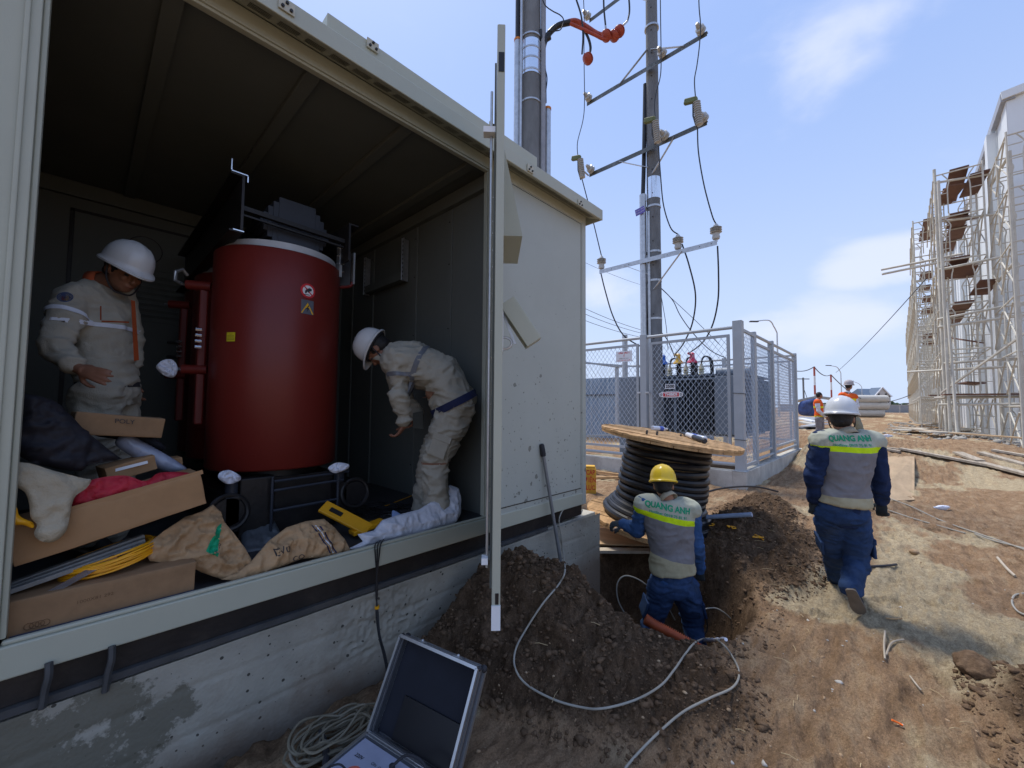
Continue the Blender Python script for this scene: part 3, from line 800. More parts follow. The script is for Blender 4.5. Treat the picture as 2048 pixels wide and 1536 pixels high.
# front face as a displaced sheet so that the pours, honeycomb and ledges are real relief
nx2, nz2 = 760, 130
vv = []
xs = np.linspace(-3.4, 3.862, nx2); zs = np.linspace(-.85, .458, nz2)
A, B = np.meshgrid(xs, zs, indexing='ij')
fl3 = np.stack([A.ravel(), B.ravel(), 0*A.ravel()], 1)
rough = sst(1.05, .3, np.hypot((A-1.35)/.42, (B-.26)/.26))
lines = np.exp(-((B-.30-.02*np.sin(A*3))/.014)**2)*.9+np.exp(-((B-.12+.015*np.sin(A*2.3))/.012)**2)
lines = lines*(.55+.45*vnoise(fl3*3, 3).reshape(A.shape))
dep = -.007*lines-.012*rough*np.abs(fbm(fl3*26, 3, 9)).reshape(A.shape)*2-.003*np.abs(fbm(fl3*4, 3, 4)).reshape(A.shape)
lip = .02*sst(.40, .46, B)*(.5+.5*fbm(fl3*5, 3, 8).reshape(A.shape))
Y = YF+.001-dep-lip*.4
sv = np.stack([A.ravel(), Y.ravel(), B.ravel()], 1)
i2 = np.arange(nx2*nz2).reshape(nx2, nz2)
q2 = np.stack([i2[:-1, :-1], i2[1:, :-1], i2[1:, 1:], i2[:-1, 1:]], -1).reshape(-1, 4)
f = MB(); f.add(sv.tolist(), [tuple(r_) for r_ in q2.tolist()])
found = thing('foundation_block', 'rough grey concrete foundation under the steel cabin', 'foundation', (0, YF, -.85))
def fobj(name, mb, m, **k):
    o = obj(name, mb, m, None, **k); o.parent = found; o.matrix_parent_inverse = Matrix.Translation(-Vector(found.location)); return o
fobj('block', MB().bx((-3.39, YF+.055, -.85), (3.8618, 5.9, .459)), M_CONC, bevel=.008)
def face_mat():
    m = concrete_mat('cast_face', (.335, .32, .27), 1.5, .85)
    n, l, b = nodes_of(m)
    t = n.new('ShaderNodeTexCoord'); sp = n.new('ShaderNodeSeparateXYZ'); l.new(t.outputs['Object'], sp.inputs[0])
    nz = n.new('ShaderNodeTexNoise'); nz.inputs['Scale'].default_value = 2.2; nz.inputs['Detail'].default_value = 8; nz.inputs['Roughness'].default_value = .7
    l.new(t.outputs['Object'], nz.inputs['Vector'])
    src = b.inputs['Base Color'].links[0].from_socket
    def mm(op, a, b_, clamp=False):
        k = n.new('ShaderNodeMath'); k.operation = op; k.use_clamp = clamp
        for i, s_ in enumerate((a, b_)):
            if isinstance(s_, (int, float)): k.inputs[i].default_value = s_
            else: l.new(s_, k.inputs[i])
        return k.outputs[0]
    # mud splash left by the ground line
    g = mm('MULTIPLY', mm('SUBTRACT', mm('MULTIPLY_ADD', nz.outputs[0], .55), sp.outputs['Z']) if False else mm('SUBTRACT', mm('MULTIPLY', nz.outputs[0], .62), sp.outputs['Z']), 4.5)
    g = mm('SUBTRACT', g, .75, True)
    mx = n.new('ShaderNodeMixRGB'); mx.inputs[2].default_value = (.20, .14, .095, 1)
    l.new(mm('MULTIPLY', g, .75), mx.inputs[0]); l.new(src, mx.inputs[1]); src = mx.outputs[0]
    # old wet patch on the left part
    gx_ = mm('SUBTRACT', .86, mm('ABSOLUTE', mm('SUBTRACT', sp.outputs['X'], -.35), 0))
    e = mm('MULTIPLY', mm('ADD', gx_, mm('MULTIPLY', mm('SUBTRACT', nz.outputs[0], .62), 2.6)), 14, True)
    e = mm('MULTIPLY', e, .8)
    m2_ = n.new('ShaderNodeMixRGB'); m2_.inputs[2].default_value = (.125, .118, .088, 1)
    l.new(e, m2_.inputs[0]); l.new(src, m2_.inputs[1]); src = m2_.outputs[0]
    l.new(src, b.inputs['Base Color'])
    return m
fobj('cast_face', f, face_mat(), smooth=True, angle=60, fix=False)
# ------------------------------------------------------------------ crumpled cloth / sack / film builder
from mathutils.geometry import delaunay_2d_cdt
def crumple(name, pts, nrm, m, bulge=.05, step=.012, seed=0, fold=.01, fs=14, edge=.06, back=.25, parent=None, smooth_out=True, tilt=None):
    """a soft object: closed outline (world points near one plane), filled, bulged and creased, with a back side"""
    P = [Vector(p) for p in pts]
    if smooth_out: P = catmull(P, 5, close=True)
    c = sum(P, Vector())/len(P); nrm = Vector(nrm).normalized()
    u = Vector((0, 0, 1)).cross(nrm)
    if u.length < .1: u = Vector((1, 0, 0)).cross(nrm)
    u.normalize(); v = nrm.cross(u)
    P2 = [Vector(((p-c).dot(u), (p-c).dot(v))) for p in P]
    n = len(P2)
    A = np.array([(p.x, p.y) for p in P2]); Bn = np.roll(A, -1, 0)
    gx0, gy0 = A.min(0); gx1, gy1 = A.max(0)
    X_, Y_ = np.meshgrid(np.arange(gx0, gx1, step), np.arange(gy0, gy1, step)); X_ = X_.ravel(); Y_ = Y_.ravel()
    rs = np.random.RandomState(seed+1)
    X_ = X_+rs.uniform(-.3, .3, X_.size)*step; Y_ = Y_+rs.uniform(-.3, .3, Y_.size)*step
    ins = np.zeros(X_.size, bool)
    def dist(x, y):
        d = np.full(x.shape, 1e9)
        for (ax, ay), (bx, by) in zip(A, Bn):
            ex, ey = bx-ax, by-ay
            t = np.clip(((x-ax)*ex+(y-ay)*ey)/(ex*ex+ey*ey+1e-12), 0, 1)
            d = np.minimum(d, np.hypot(x-ax-t*ex, y-ay-t*ey))
        return d
    for (ax, ay), (bx, by) in zip(A, Bn):
        cc = ((ay > Y_) != (by > Y_)) & (X_ < (bx-ax)*(Y_-ay)/(by-ay+1e-12)+ax); ins ^= cc
    D = dist(X_, Y_); k = ins & (D > step*.45)
    pts2 = P2+[Vector((a, b)) for a, b in zip(X_[k], Y_[k])]
    ov, oe, of, _, _, _ = delaunay_2d_cdt(pts2, [], [list(range(n))], 1, 1e-6)
    q = np.array([(p.x, p.y) for p in ov]); D = dist(q[:, 0], q[:, 1])
    prof = np.sqrt(np.clip(1-(1-np.clip(D/edge, 0, 1))**2, 0, 1))
    q3 = np.stack([q[:, 0]*fs, q[:, 1]*fs, np.full(len(q), seed*1.7)], 1)
    w = q3+.8*np.stack([vnoise(q3*.6+3, seed), vnoise(q3*.6+8, seed+1), 0*q3[:, 0]], 1)
    rid = (1-np.abs(vnoise(w, seed+2))*3)*.65+(1-np.abs(vnoise(w*2.3, seed+3))*3)*.45+(1-np.abs(vnoise(w*5.1, seed+5))*3)*.22+.5*vnoise(w*.4, seed+4)*2
    hF = bulge*prof+fold*rid*(.35+.65*np.clip(D/(edge*.5), 0, 1))
    hB = -back*bulge*prof-.002
    big = .35*bulge*vnoise(q3*.22+5, seed+7)
    vf = [c+u*float(a)+v*float(b)+nrm*float(h_) for (a, b), h_ in zip(q, hF+big)]
    vb = [c+u*float(a)+v*float(b)+nrm*float(h_) for (a, b), h_ in zip(q, hB+big)]
    N = len(vf); mb = MB(); fs_ = [tuple(t) for t in of]+[tuple(i+N for i in reversed(t)) for t in of]
    ec = {}
    for t in of:
        for i in range(len(t)):
            e = (t[i], t[(i+1) % len(t)]); ec[tuple(sorted(e))] = ec.get(tuple(sorted(e)), [])+[e]
    for e, l_ in ec.items():
        if len(l_) == 1: a, b = l_[0]; fs_.append((b, a, a+N, b+N))
    mb.add(vf+vb, fs_)
    return obj(name, mb, m, parent, smooth=True, angle=180)
def wprint(name, txt, size, m, o_, d, right, up, target, bold=0, sx=1, off=.002):
    tm = target.data
    return wrap_text(name, txt, size, m, o_, right, up, d, tm, parent=target, bold=bold, sx=sx, off=off)

# ------------------------------------------------------------------ red dry-type transformer in the cabin
tr = thing('dry_transformer', 'tall red cast coil transformer standing inside the dark cabin', 'transformer', (1.0, 3.4, .70))
TO = Vector(tr.location)
def tobj(name, mb, m, **k):
    o = obj(name, mb, m, None, **k); o.parent = tr; o.matrix_parent_inverse = Matrix.Translation(-TO); return o
CX, CR = 1.005, .415
def coil(cy, r, z0, z1, bar=True):
    f = MB(); n = 72; vs = []; fs = []
    prof = [(r-.012, z0), (r, z0+.012), (r, z1-.012), (r-.012, z1), (r-.034, z1), (r-.034, z0)]
    for pr_, z in prof:
        for k in range(n):
            a = 2*pi*k/n
            e = 1+.055*max(0, cos(a-radians(205)))**6      # the squarer tapping side
            vs.append((CX+pr_*e*cos(a), cy+pr_*e*sin(a), z))
    L_ = len(prof)
    for i in range(L_):
        for k in range(n): j = (i+1) % L_; fs.append((i*n+k, i*n+(k+1) % n, j*n+(k+1) % n, j*n+k))
    f.add(vs, fs); o = tobj('coil', f, M_RED, smooth=True, angle=50)
    f = MB(); f.lathe([(r-.045, z0+.2), (r-.035, z0+.2), (r-.035, z1+.055), (r-.10, z1+.055), (r-.10, z0+.2)], (CX, cy, 0), n=64); tobj('winding_end', f, mat('resin_grey', (.50, .52, .54), .4) if 'resin_grey' not in bpy.data.materials else bpy.data.materials['resin_grey'], smooth=True)
    f = MB(); f.lathe([(r-.20, z0-.12), (r-.12, z0-.12), (r-.12, z1+.02), (r-.20, z1+.02)], (CX, cy, 0), n=40); tobj('inner_winding', f, M_BLACK, smooth=True)
    return o
coil1 = coil(3.40, CR, 1.155, 2.655)
coil(4.22, .40, 1.155, 2.655); coil(4.90, .37, 1.155, 2.655)
# tapping bars on the left of each coil
for cy in (3.40, 4.22):
    xx = CX-CR-.03
    for z in (2.42, 1.83):
        f = MB(); f.cyl((xx+.03, cy+.10, z), (xx-.10, cy+.16, z), .033, n=14); o = tobj('terminal_post', f, M_RED, smooth=True)
        f = MB(); f.cyl((xx-.10, cy+.16, z), (xx-.13, cy+.174, z), .012, n=8); obj('bolt', f, M_SHINY, o)
    f = MB(); f.bx((xx-.03, cy+.11, 1.45), (xx+.02, cy+.19, 2.45)); tobj('tapping_block', f, M_RED, bevel=.01)
    for z in (2.02, 2.06, 2.10, 1.98):
        f = MB(); f.cyl((xx-.02, cy+.05, z), (xx-.055, cy+.05, z), .012, n=8); tobj('tap_bolt', f, M_SHINY)
f = MB(); f.tube([(.47, 3.62, 2.50), (.44, 3.60, 2.53), (.40, 3.58, 2.50), (.40, 3.58, 2.44), (.44, 3.6, 2.43)], .012, 8); tobj('lifting_eye', f, M_GALV)
# stepped core
steps = [(.235, .09), (.215, .14), (.19, .19), (.16, .23), (.125, .27)]
for i, (hw, hh) in enumerate(steps):
    tobj('core_step', MB().bx((CX+.02-hw, 3.17-.006*i, 2.93-hh*.85), (CX+.02+hw, 5.1+.006*i, 2.80+hh)), M_IRON, bevel=.003)
tobj('clamp', MB().bx((CX-.36, 3.02, 2.70), (CX-.345, 5.15, 3.06)).bx((CX-.42, 3.02, 3.06), (CX-.345, 5.15, 3.072)).bx((CX-.42, 3.02, 2.69), (CX-.345, 5.15, 2.70)), M_BLACK)
tobj('clamp', MB().bx((CX+.345, 3.02, 2.70), (CX+.36, 5.15, 2.98)).bx((CX+.345, 3.02, 2.98), (CX+.42, 5.15, 2.992)), M_BLACK)
f = MB(); f.bar((CX-.34, 3.09, 2.88), (CX+.34, 3.09, 2.86), .035, .03); f.bar((CX-.34, 3.10, 2.84), (CX+.34, 3.10, 2.82), .02, .012); tobj('tie_bar', f, M_BLACK)
for a_, b_ in (((CX-.42, 3.02, 3.15), (CX-.42, 3.02, 3.08)), ((CX-.42, 3.018, 3.075), (CX-.33, 3.018, 3.075)), ((CX-.33, 3.018, 3.07), (CX-.33, 3.018, 3.03)), ((CX-.40, 3.016, 2.70), (CX-.34, 3.016, 2.70))): tobj('bright_edge', MB().bar(a_, b_, .004, .006), M_SHINY)
# low voltage bars on the right
f = MB(); f.bx((1.345, 3.16, 2.60), (1.365, 3.22, 2.86)); o = tobj('busbar', f, M_GALV)
for z in (2.83, 2.77, 2.71, 2.65): obj('bolt', MB().cyl((1.325, 3.17, z), (1.385, 3.17, z), .007, n=8), M_SHINY, o)
tobj('busbar', MB().bx((1.475, 3.2, 2.58), (1.49, 3.24, 2.84)), M_GALV)
tobj('insulating_plate', MB().add([(1.37, 3.30, 2.80), (1.475, 3.25, 2.86), (1.475, 3.25, 2.58), (1.37, 3.30, 2.56)], [(0, 1, 2, 3)]), M_BLACK)
for p in ([(1.34, 3.20, 2.62), (1.31, 3.20, 2.59), (1.25, 3.2, 2.58)], [(1.48, 3.22, 2.60), (1.46, 3.22, 2.56), (1.36, 3.22, 2.53)]):
    tobj('red_lead', MB().tube(catmull(p, 5), .012, 8), M_RED, smooth=True)
# base frame, feet, rods, blowers
f = MB(); f.bx((CX-.38, 3.00, .80), (CX-.30, 5.2, 1.02)); tobj('base_rail', f, M_BLACK, bevel=.006)
f = MB(); f.bx((CX+.30, 3.00, .80), (CX+.38, 5.2, 1.02)); tobj('base_rail', f, M_BLACK, bevel=.006)
for x in (CX-.34, CX+.34):
    f = MB(); f.cyl((x-.03, 3.12, .785), (x+.03, 3.12, .785), .08, n=20); tobj('wheel', f, M_BLACK, smooth=True)
    f = MB(); f.cyl((x, 3.05, 1.02), (x, 3.05, 1.15), .035, n=14); tobj('support_block', f, M_IRON, smooth=True)
f = MB(); f.bx((CX-.30, 3.02, .72), (CX-.10, 3.4, 1.12)); tobj('lower_core', f, M_BLACK, bevel=.008)
tobj('lower_core', MB().bx((CX-.09, 3.10, .72), (CX+.32, 4.9, 1.10)), M_BLACK, bevel=.008)
for (a, b) in (((CX-.12, 2.98, 1.09), (CX+.38, 2.98, 1.10)), ((CX-.12, 2.98, .90), (CX+.30, 2.98, .91)), ((CX+.30, 2.98, .74), (CX+.30, 2.98, 1.12)), ((CX-.13, 2.98, .72), (CX-.13, 2.98, 1.12)), ((CX-.12, 2.98, 1.03), (CX+.34, 2.98, 1.045))):
    tobj('tie_rod', MB().cyl(a, b, .009, n=8), M_IRON)
for x in (CX-.36, CX+.44):
    f = MB(); f.tube([(x+.10*cos(a), 3.0+.02*sin(a), .93+.10*sin(a)) for a in [2*pi*i/28 for i in range(28)]], .016, 8, close=True); f.cyl((x, 3.0, .93), (x, 3.06, .93), .085, n=20); tobj('blower', f, M_BLACK, smooth=True)
# print on the front coil
def coil_patch(name, ang, z, w, h, m, off, shape=None, parent=None):
    f = MB(); r = (CR+off)*(1+.055*max(0, cos(ang-radians(205)))**6)+(.004 if cos(ang-radians(205)) > .5 else 0)
    if shape is None:
        n = 8; a0 = ang-w/2/r; vs = []
        for i in range(n+1):
            for zz in (z-h/2, z+h/2): a = a0+w/r*i/n; vs.append((CX+r*cos(a), 3.40+r*sin(a), zz))
        f.add(vs, [(2*i, 2*i+2, 2*i+3, 2*i+1) for i in range(n)])
    else:
        vs = [(CX+r*cos(ang+s_/r), 3.40+r*sin(ang+s_/r), z+t_) for s_, t_ in shape]
        f.add(vs, [tuple(range(len(vs)))])
    o = obj(name, f, m, parent, fix=False); return o
def ring(r, n=28, cx=0, cy=0): return [(cx+r*cos(2*pi*i/n), cy+r*sin(2*pi*i/n)) for i in range(n)]
def ang_at(px, py):
    """angle on the coil under a pixel"""
    d = R(px, py); ox, oy = -CX, -3.40
    a = d.x**2+d.y**2; b = 2*(ox*d.x+oy*d.y); c = ox*ox+oy*oy-CR*CR
    t = (-b-sqrt(max(b*b-4*a*c, 0)))/2/a; p = CAMP+d*t
    return atan2(p.y-3.40, p.x-CX), p.z
a1, z1 = ang_at(616, 582); a2, z2 = ang_at(615, 613); a3, z3 = ang_at(468, 675)
for nm, args in (('warning_sticker', ('backing', a2, z2, .088, .088, mat('sticker_grey', (.12, .13, .16), .5), .0015, None)),
                 ('prohibition_sticker', ('backing', a1, z1, 0, 0, M_RINK, .0025, ring(.052)))):
    pass
st = coil_patch('warning_sticker', a2, z2-.005, .088, .10, mat('sticker_grey', (.12, .13, .16), .5), .0012); st.parent = coil1
st2 = coil_patch('prohibition_sticker', a1, z1, 0, 0, M_RINK, .0024, ring(.052)); st2.parent = coil1
for nm, sh, m_, of_ in (('white_disc', ring(.038), M_SIGNW, .0034), ('hand_sign', [(-.022, -.020), (-.022, -.004), (-.012, .012), (.010, .022), (.026, .016), (.024, .004), (.006, -.004), (.004, -.014), (-.004, -.006), (-.010, -.010), (-.012, -.020)], M_INK, .0042), ('surface_line', [(-.026, -.031), (.012, -.031), (.012, -.026), (-.026, -.026)], M_INK, .0042), ('slash', [(-.032, .026), (-.026, .032), (.032, -.026), (.026, -.032)], M_RINK, .0050)):
    coil_patch(nm, a1, z1, 0, 0, m_, of_, sh, st2)
for nm, sh, m_, of_ in (('yellow_triangle', [(-.044, -.042), (.044, -.042), (0, .034)], mat('sticker_yellow', (.85, .48, .02), .5), .0022), ('lightning_flash', [(.004, .016), (-.010, -.012), (-.001, -.010), (-.004, -.032), (.012, -.003), (.002, -.005), (.010, .016)], M_INK, .0030)):
    coil_patch(nm, a2, z2-.008, 0, 0, m_, of_, sh, st)
st3 = coil_patch('rating_label', a3, z3, .062, .060, mat('label_yellow', (.66, .56, .02), .5), .0015); st3.parent = coil1
for i in range(5): coil_patch('print_line', a3, z3+.018-.009*i, .05 if i else .02, .0018, M_INKC, .0024, None, st3)

# ------------------------------------------------------------------ things lying in the cabin
NF = Vector((0, -1, 0))
def fbox(name, label, cat, c, d, rot, m, flaps=False, group=None, bevel=.004, print_=None):
    M_ = Matrix.Rotation(rot[2], 3, 'Z') @ Matrix.Rotation(rot[1], 3, 'Y') @ Matrix.Rotation(rot[0], 3, 'X')
    root = thing(name, label, cat, c, 0, group)
    f = MB().box((0, 0, 0), d, M_)
    me = evaluated(f, [('BEVEL', dict(width=bevel, segments=2)), ('SUBSURF', dict(subdivision_type='SIMPLE', levels=3, render_levels=3))])
    jitter_mesh(me, .006, 7, seed=int(abs(c[0])*100)); me.shade_smooth(); me.set_sharp_from_angle(angle=radians(40))
    b_ = obj('carton', me, m, root)
    return root, M_, b_
c1 = PY(195, 1205, 2.60)
bx1, M1, _ = fbox('cardboard_box', 'long flat cardboard box on the cabin floor with four printed rings', 'box', (.12, 2.545, .778), (.56, .25, .150), (0, 0, 0), M_CARD2)
f = MB()
for i in range(4): f.tube([Vector((-.225+.014*i+.012*cos(a), -.128, -.03+.012*sin(a))) for a in [2*pi*k/16 for k in range(16)]], .0012, 4, close=True)
obj('ring_print', f, M_INKC, bx1)
o = put_text('print_text', '1000X81 292', .018, M_INKC, (-.05, -.1285, .018), (1, 0, .04), (0, 0, 1), bx1, sx=1.1)
# lower strip of wood under the box is printed dark
f = MB(); f.bx((-.27, -.131, -.072), (.28, -.1285, -.05)); obj('blue_tape', f, mat('tape_blue', (.05, .06, .10), .5), bx1)
yc = thing('cable_coil', 'coil of bright yellow cable resting on the printed box', 'cable', (.12, 2.60, .90))
f = MB()
rs = random.Random(4)
for i in range(26):
    rr = .115+rs.uniform(0, .035); zz = -.028+i*.0022+rs.uniform(-.002, .002)
    f.tube([Vector((rr*1.10*cos(a), rr*.9*sin(a), zz+.030*cos(a)+.004*sin(3*a+i))) for a in [2*pi*k/40 for k in range(40)]], .0038, 6, close=True)
o = obj('winding', f, M_YEL, yc, smooth=True)
for (a, b, w, h, lab, m_, nm) in (((18, 1183), (290, 1088), .03, .018, 'bundle of long grey plastic profiles under the tilted box', mat('grey_profile', (.20, .20, .19), .6, var=.3, vscale=8), 'profile_bundle'),
                       ((15, 1213), (262, 1160), .05, .020, 'black plastic profile lying beside the yellow cable coil', M_BLACK, 'plastic_profile')):
    pa, pb = PY(a[0], a[1], 2.50), PY(b[0], b[1], 2.56)
    r_ = thing(nm, lab, 'profile', tuple(pa))
    for i in range(3 if nm == 'profile_bundle' else 1):
        obj('profile', MB().bar((0, .03*i, .004*i), tuple(pb-pa+Vector((0, .03*i, .012*i))), w, h), m_, r_, bevel=.002)
pa, pb = PY(90, 1192, 2.44), PY(232, 1112, 2.50)
tag(obj('metal_strip', MB().bar(pa, pb, .028, .002, up=(0, -.6, 1)), M_SHINY), 'thin bent aluminium strip across the yellow cable coil', 'strip')
# big tilted carton
A_ = PY(14, 1100, 2.47); B_ = PY(408, 978, 2.47); L_ = (B_-A_).length
tl = atan2(B_.z-A_.z, B_.x-A_.x)
cc = (A_+B_)/2+Vector((0, .14, 0))
bx2, M2, _ = fbox('cardboard_box', 'long open cardboard box tilted up to the right, full of red cloth', 'box', tuple(cc), (L_, .26, .155), (0, -tl, 0), M_CARD)
f = MB()
for k in range(3):
    pass
# folded rim of the carton
f = MB().box((0, -.128, .084), (L_*.98, .004, .02), M2); obj('rim', f, M_CARD, bx2)
bx3, M3, _ = fbox('cardboard_box', 'small brown carton with a pale tape label behind the tilted box', 'box', tuple(PY(255, 935, 2.80)), (.19, .14, .075), (0, -.24, .2), M_CARD)
f = MB().box((.0, -.078, .012), (.14, .002, .014), Matrix.Rotation(-.24, 3, 'Y') ); obj('tape', f, M_WHITE, bx3)
fbox('cardboard_box', 'brown carton corner showing beyond the clear film roll', 'box', tuple(PY(338, 925, 2.98)), (.10, .10, .05), (0, -.1, .1), M_CARD)
bx4, _, _ = fbox('cardboard_box', 'printed wooden coloured crate in front of the standing worker', 'crate', tuple(PY(235, 850, 2.85)), (.32, .22, .10), (0, .12, .1), M_CARD2)
put_text('print_text', 'POLY', .03, M_INK, (0.02, -.118, .02), (1, .1, -.12), (0, 0, 1), bx4)
g = crumple('red_bag', [PY(*p, 2.55) for p in ((140, 1015), (150, 985), (185, 958), (250, 950), (290, 962), (320, 945), (372, 945), (385, 958), (300, 985), (220, 1005))], (0, -1, .3), M_REDB, .035, seed=3, fold=.016, fs=20)
tag(g, 'bright red crumpled cloth bag inside the tilted cardboard box', 'bag')
g = crumple('film_roll', [PY(*p, 2.85) for p in ((232, 890), (246, 866), (262, 868), (300, 890), (368, 935), (362, 948), (330, 945), (290, 930))], (0, -1, .3), mat('clear_film', (.30, .33, .42), .25, spec=.6, bump=.4, bscale=20), .05, seed=5, fold=.004, edge=.05)
tag(g, 'roll of clear bluish plastic film behind the red cloth', 'film')
g = crumple('black_jacket', [PY(*p, 2.62) for p in ((28, 800), (60, 785), (120, 800), (175, 850), (240, 908), (244, 916), (180, 930), (150, 945), (60, 930), (26, 900))], (.3, -1, .3), mat('black_cloth', (.014, .013, .018), .7, var=.4, vscale=6), .06, seed=8, fold=.022, fs=12, edge=.1)
tag(g, 'black jacket thrown over the boxes at the left door post', 'jacket')
g = crumple('leather_glove', [PY(*p, 2.45) for p in ((24, 928), (60, 925), (110, 940), (170, 955), (186, 958), (176, 975), (150, 995), (140, 1030), (132, 1060), (112, 1080), (92, 1085), (72, 1078), (66, 1066), (72, 1050), (60, 1035), (58, 1010), (50, 985), (28, 968))], (.15, -1, .2), M_BEIGE, .022, seed=11, fold=.011, fs=13, edge=.03)
tag(g, 'beige leather work glove hanging over the tilted cardboard box', 'glove')
g = crumple('yellow_sleeve', [PY(*p, 2.44) for p in ((22, 1012), (34, 1015), (38, 1030), (50, 1038), (66, 1045), (66, 1056), (45, 1050), (22, 1048))], (.15, -1, .2), M_YEL, .02, seed=12, fold=.004, edge=.02)
tag(g, 'small yellow sleeve edge sticking out beside the leather glove', 'cloth')
g = crumple('black_bag', [PY(*p, 2.95) for p in ((180, 850), (215, 838), (262, 845), (300, 870), (330, 900), (300, 905), (240, 880), (190, 870))], (0, -1, .4), M_BLINE, .05, seed=18, fold=.01)
tag(g, 'low black bag between the crate and the film roll', 'bag')
# paper sacks
s1 = crumple('paper_sack', [PY(*p, 2.52) for p in ((285, 1095), (330, 1060), (375, 1030), (410, 1018), (432, 1004), (448, 1020), (452, 1040), (470, 1065), (488, 1095), (502, 1125), (520, 1155), (470, 1165), (440, 1160), (400, 1145), (372, 1130), (330, 1125), (300, 1122))], (0, -1, .35), M_SACK, .040, seed=21, fold=.024, fs=13, edge=.12, step=.008, smooth_out=False)
tag(s1, 'brown paper sack with a green triangle leaning against the tilted box', 'sack')
f = MB()
tri = [PY(*p, 2.52) for p in ((436, 1052), (408, 1098), (430, 1108), (445, 1048))]
s2 = crumple('paper_sack', [PY(*p, 2.47) for p in ((440, 1160), (470, 1148), (500, 1125), (540, 1080), (580, 1050), (620, 1037), (655, 1033), (672, 1050), (690, 1080), (697, 1102), (660, 1115), (600, 1120), (560, 1135), (520, 1150), (480, 1165))], (0, -1, .45), M_SACK, .032, seed=23, fold=.022, fs=13, edge=.12, step=.008, smooth_out=False)
tag(s2, 'flattened brown paper sack with blue stripes and black lettering on the sill', 'sack')
def print_poly(name, pts, m, target, d=(0, 1, 0), off=.003):
    bm = bmesh.new(); bm.from_mesh(target.data); bv = BVHTree.FromBMesh(bm); bm.free()
    b2 = bmesh.new(); f_ = b2.faces.new([b2.verts.new(p) for p in pts])
    bmesh.ops.triangulate(b2, faces=b2.faces)
    for _ in range(4): bmesh.ops.subdivide_edges(b2, edges=[e for e in b2.edges if e.calc_length() > .012], cuts=1, use_grid_fill=True)
    bmesh.ops.triangulate(b2, faces=b2.faces)
    d = Vector(d).normalized()
    for v in b2.verts:
        h = bv.ray_cast(v.co-d*.4, d)
        if h[0] is not None: v.co = h[0]-d*off
    me = bpy.data.meshes.new(name); b2.to_mesh(me); b2.free()
    return obj(name, me, m, target)
print_poly('green_triangle', tri, M_GREEN, s1)
for o0, t_, sz in (((560, 1098), 'EV0', .05), ((592, 1112), 'CO', .04)):
    wprint('lettering', t_, sz, M_INK, PY(*o0, 2.47), (0, 1, 0), (1, 0, .1), (-.2, 0, 1), s2, off=.003)
for dx in (0, 7, 13):
    print_poly('blue_stripe', [PY(625+dx, 1052, 2.47), PY(628+dx, 1052, 2.47), PY(655+dx, 1102, 2.47), PY(652+dx, 1102, 2.47)], M_NAVY if dx != 7 else M_SIGNW, s2)
wprint('lettering', 'LF 50', .022, M_INK, PY(432, 1095, 2.52), (0, 1, 0), (.6, 0, .8), (-.8, 0, .6), s1)
# white foam sheet rolled over the sill
g = crumple('foam_sheet', [PY(*p, 2.50) for p in ((690, 1100), (720, 1085), (712, 1070), (745, 1062), (765, 1040), (800, 1028), (840, 1018), (870, 1000), (895, 998), (902, 990), (900, 968), (912, 965), (926, 972), (925, 1000), (918, 1030), (905, 1048), (860, 1062), (800, 1078), (750, 1088), (710, 1102))], (0, -1, .4), M_FOAM, .045, seed=31, fold=.010, fs=9, edge=.09, step=.008, smooth_out=False)
tag(g, 'white ribbed foam packing sheet crumpled over the sill by the bending worker', 'foam')
# yellow tool case and small leads
p = PZ(700, 1045, .76)
tc_ = thing('tool_case', 'narrow yellow hinged plastic case open on the cabin floor', 'case', tuple(p))
a_, b_, c_ = PY(645, 1012, 2.85)-p, PY(738, 1060, 2.62)-p, PY(762, 1048, 2.60)-p
obj('lid', MB().bar(a_, b_, .10, .022, up=(.4, -1, .3)), M_YEL, tc_, bevel=.006)
obj('base', MB().bar(b_+Vector((-.1, .05, -.01)), c_+Vector((.05, .06, 0)), .09, .03), M_YEL, tc_, bevel=.006)
obj('window', MB().bar(a_.lerp(b_, .15)+Vector((0, -.013, .006)), a_.lerp(b_, .4)+Vector((0, -.013, .006)), .03, .012, up=(.4, -1, .3)), M_BLACK, tc_)
lc = thing('floor_leads', 'tangle of thin black leads on the floor behind the foam sheet', 'cable', tuple(PZ(790, 1030, .71)))
f = MB(); rs = random.Random(9); q0 = Vector(lc.location)
for i in range(7):
    f = MB(); f.tube(catmull([Vector((rs.uniform(-.28, .28), rs.uniform(-.15, .5), rs.uniform(.0, .05))) for _ in range(6)], 8), .004, 5); obj('lead', f, M_WIRE, lc, smooth=True)
f = MB(); f.bar(PZ(770, 1012, .74)-q0, PZ(840, 985, .74)-q0, .006, .006); obj('yellow_rod', f, M_YEL, lc)
g = crumple('face_mask', [PZ(*p, .73) for p in ((782, 1034), (820, 1042), (812, 1052), (790, 1050))], (0, -.4, 1), mat('pale_blue', (.35, .47, .75), .7), .01, seed=40, edge=.02, fold=.003)
tag(g, 'pale blue face mask lying on the cabin floor', 'mask')
for k, (pp, lab) in enumerate(((((440, 945), (460, 940), (480, 952), (478, 962), (455, 968), (438, 958)), 'white film wrapped round the cable end at the left blower'), (((658, 934), (675, 925), (697, 928), (695, 938), (672, 946), (660, 942)), 'white film wrapped round the cable end at the right blower'), (((312, 735), (325, 720), (345, 718), (356, 735), (348, 755), (330, 752)), 'white paper cup hanging at the left of the transformer'))):
    yy = 2.94 if k < 2 else 3.55
    g = crumple('film_wrap' if k < 2 else 'paper_cup', [PY(*p, yy) for p in pp], (0, -1, .2), M_PLAS, .018, seed=50+k, fold=.013, edge=.02, fs=32, step=.006)
    tag(g, lab, 'wrapping' if k < 2 else 'cup')
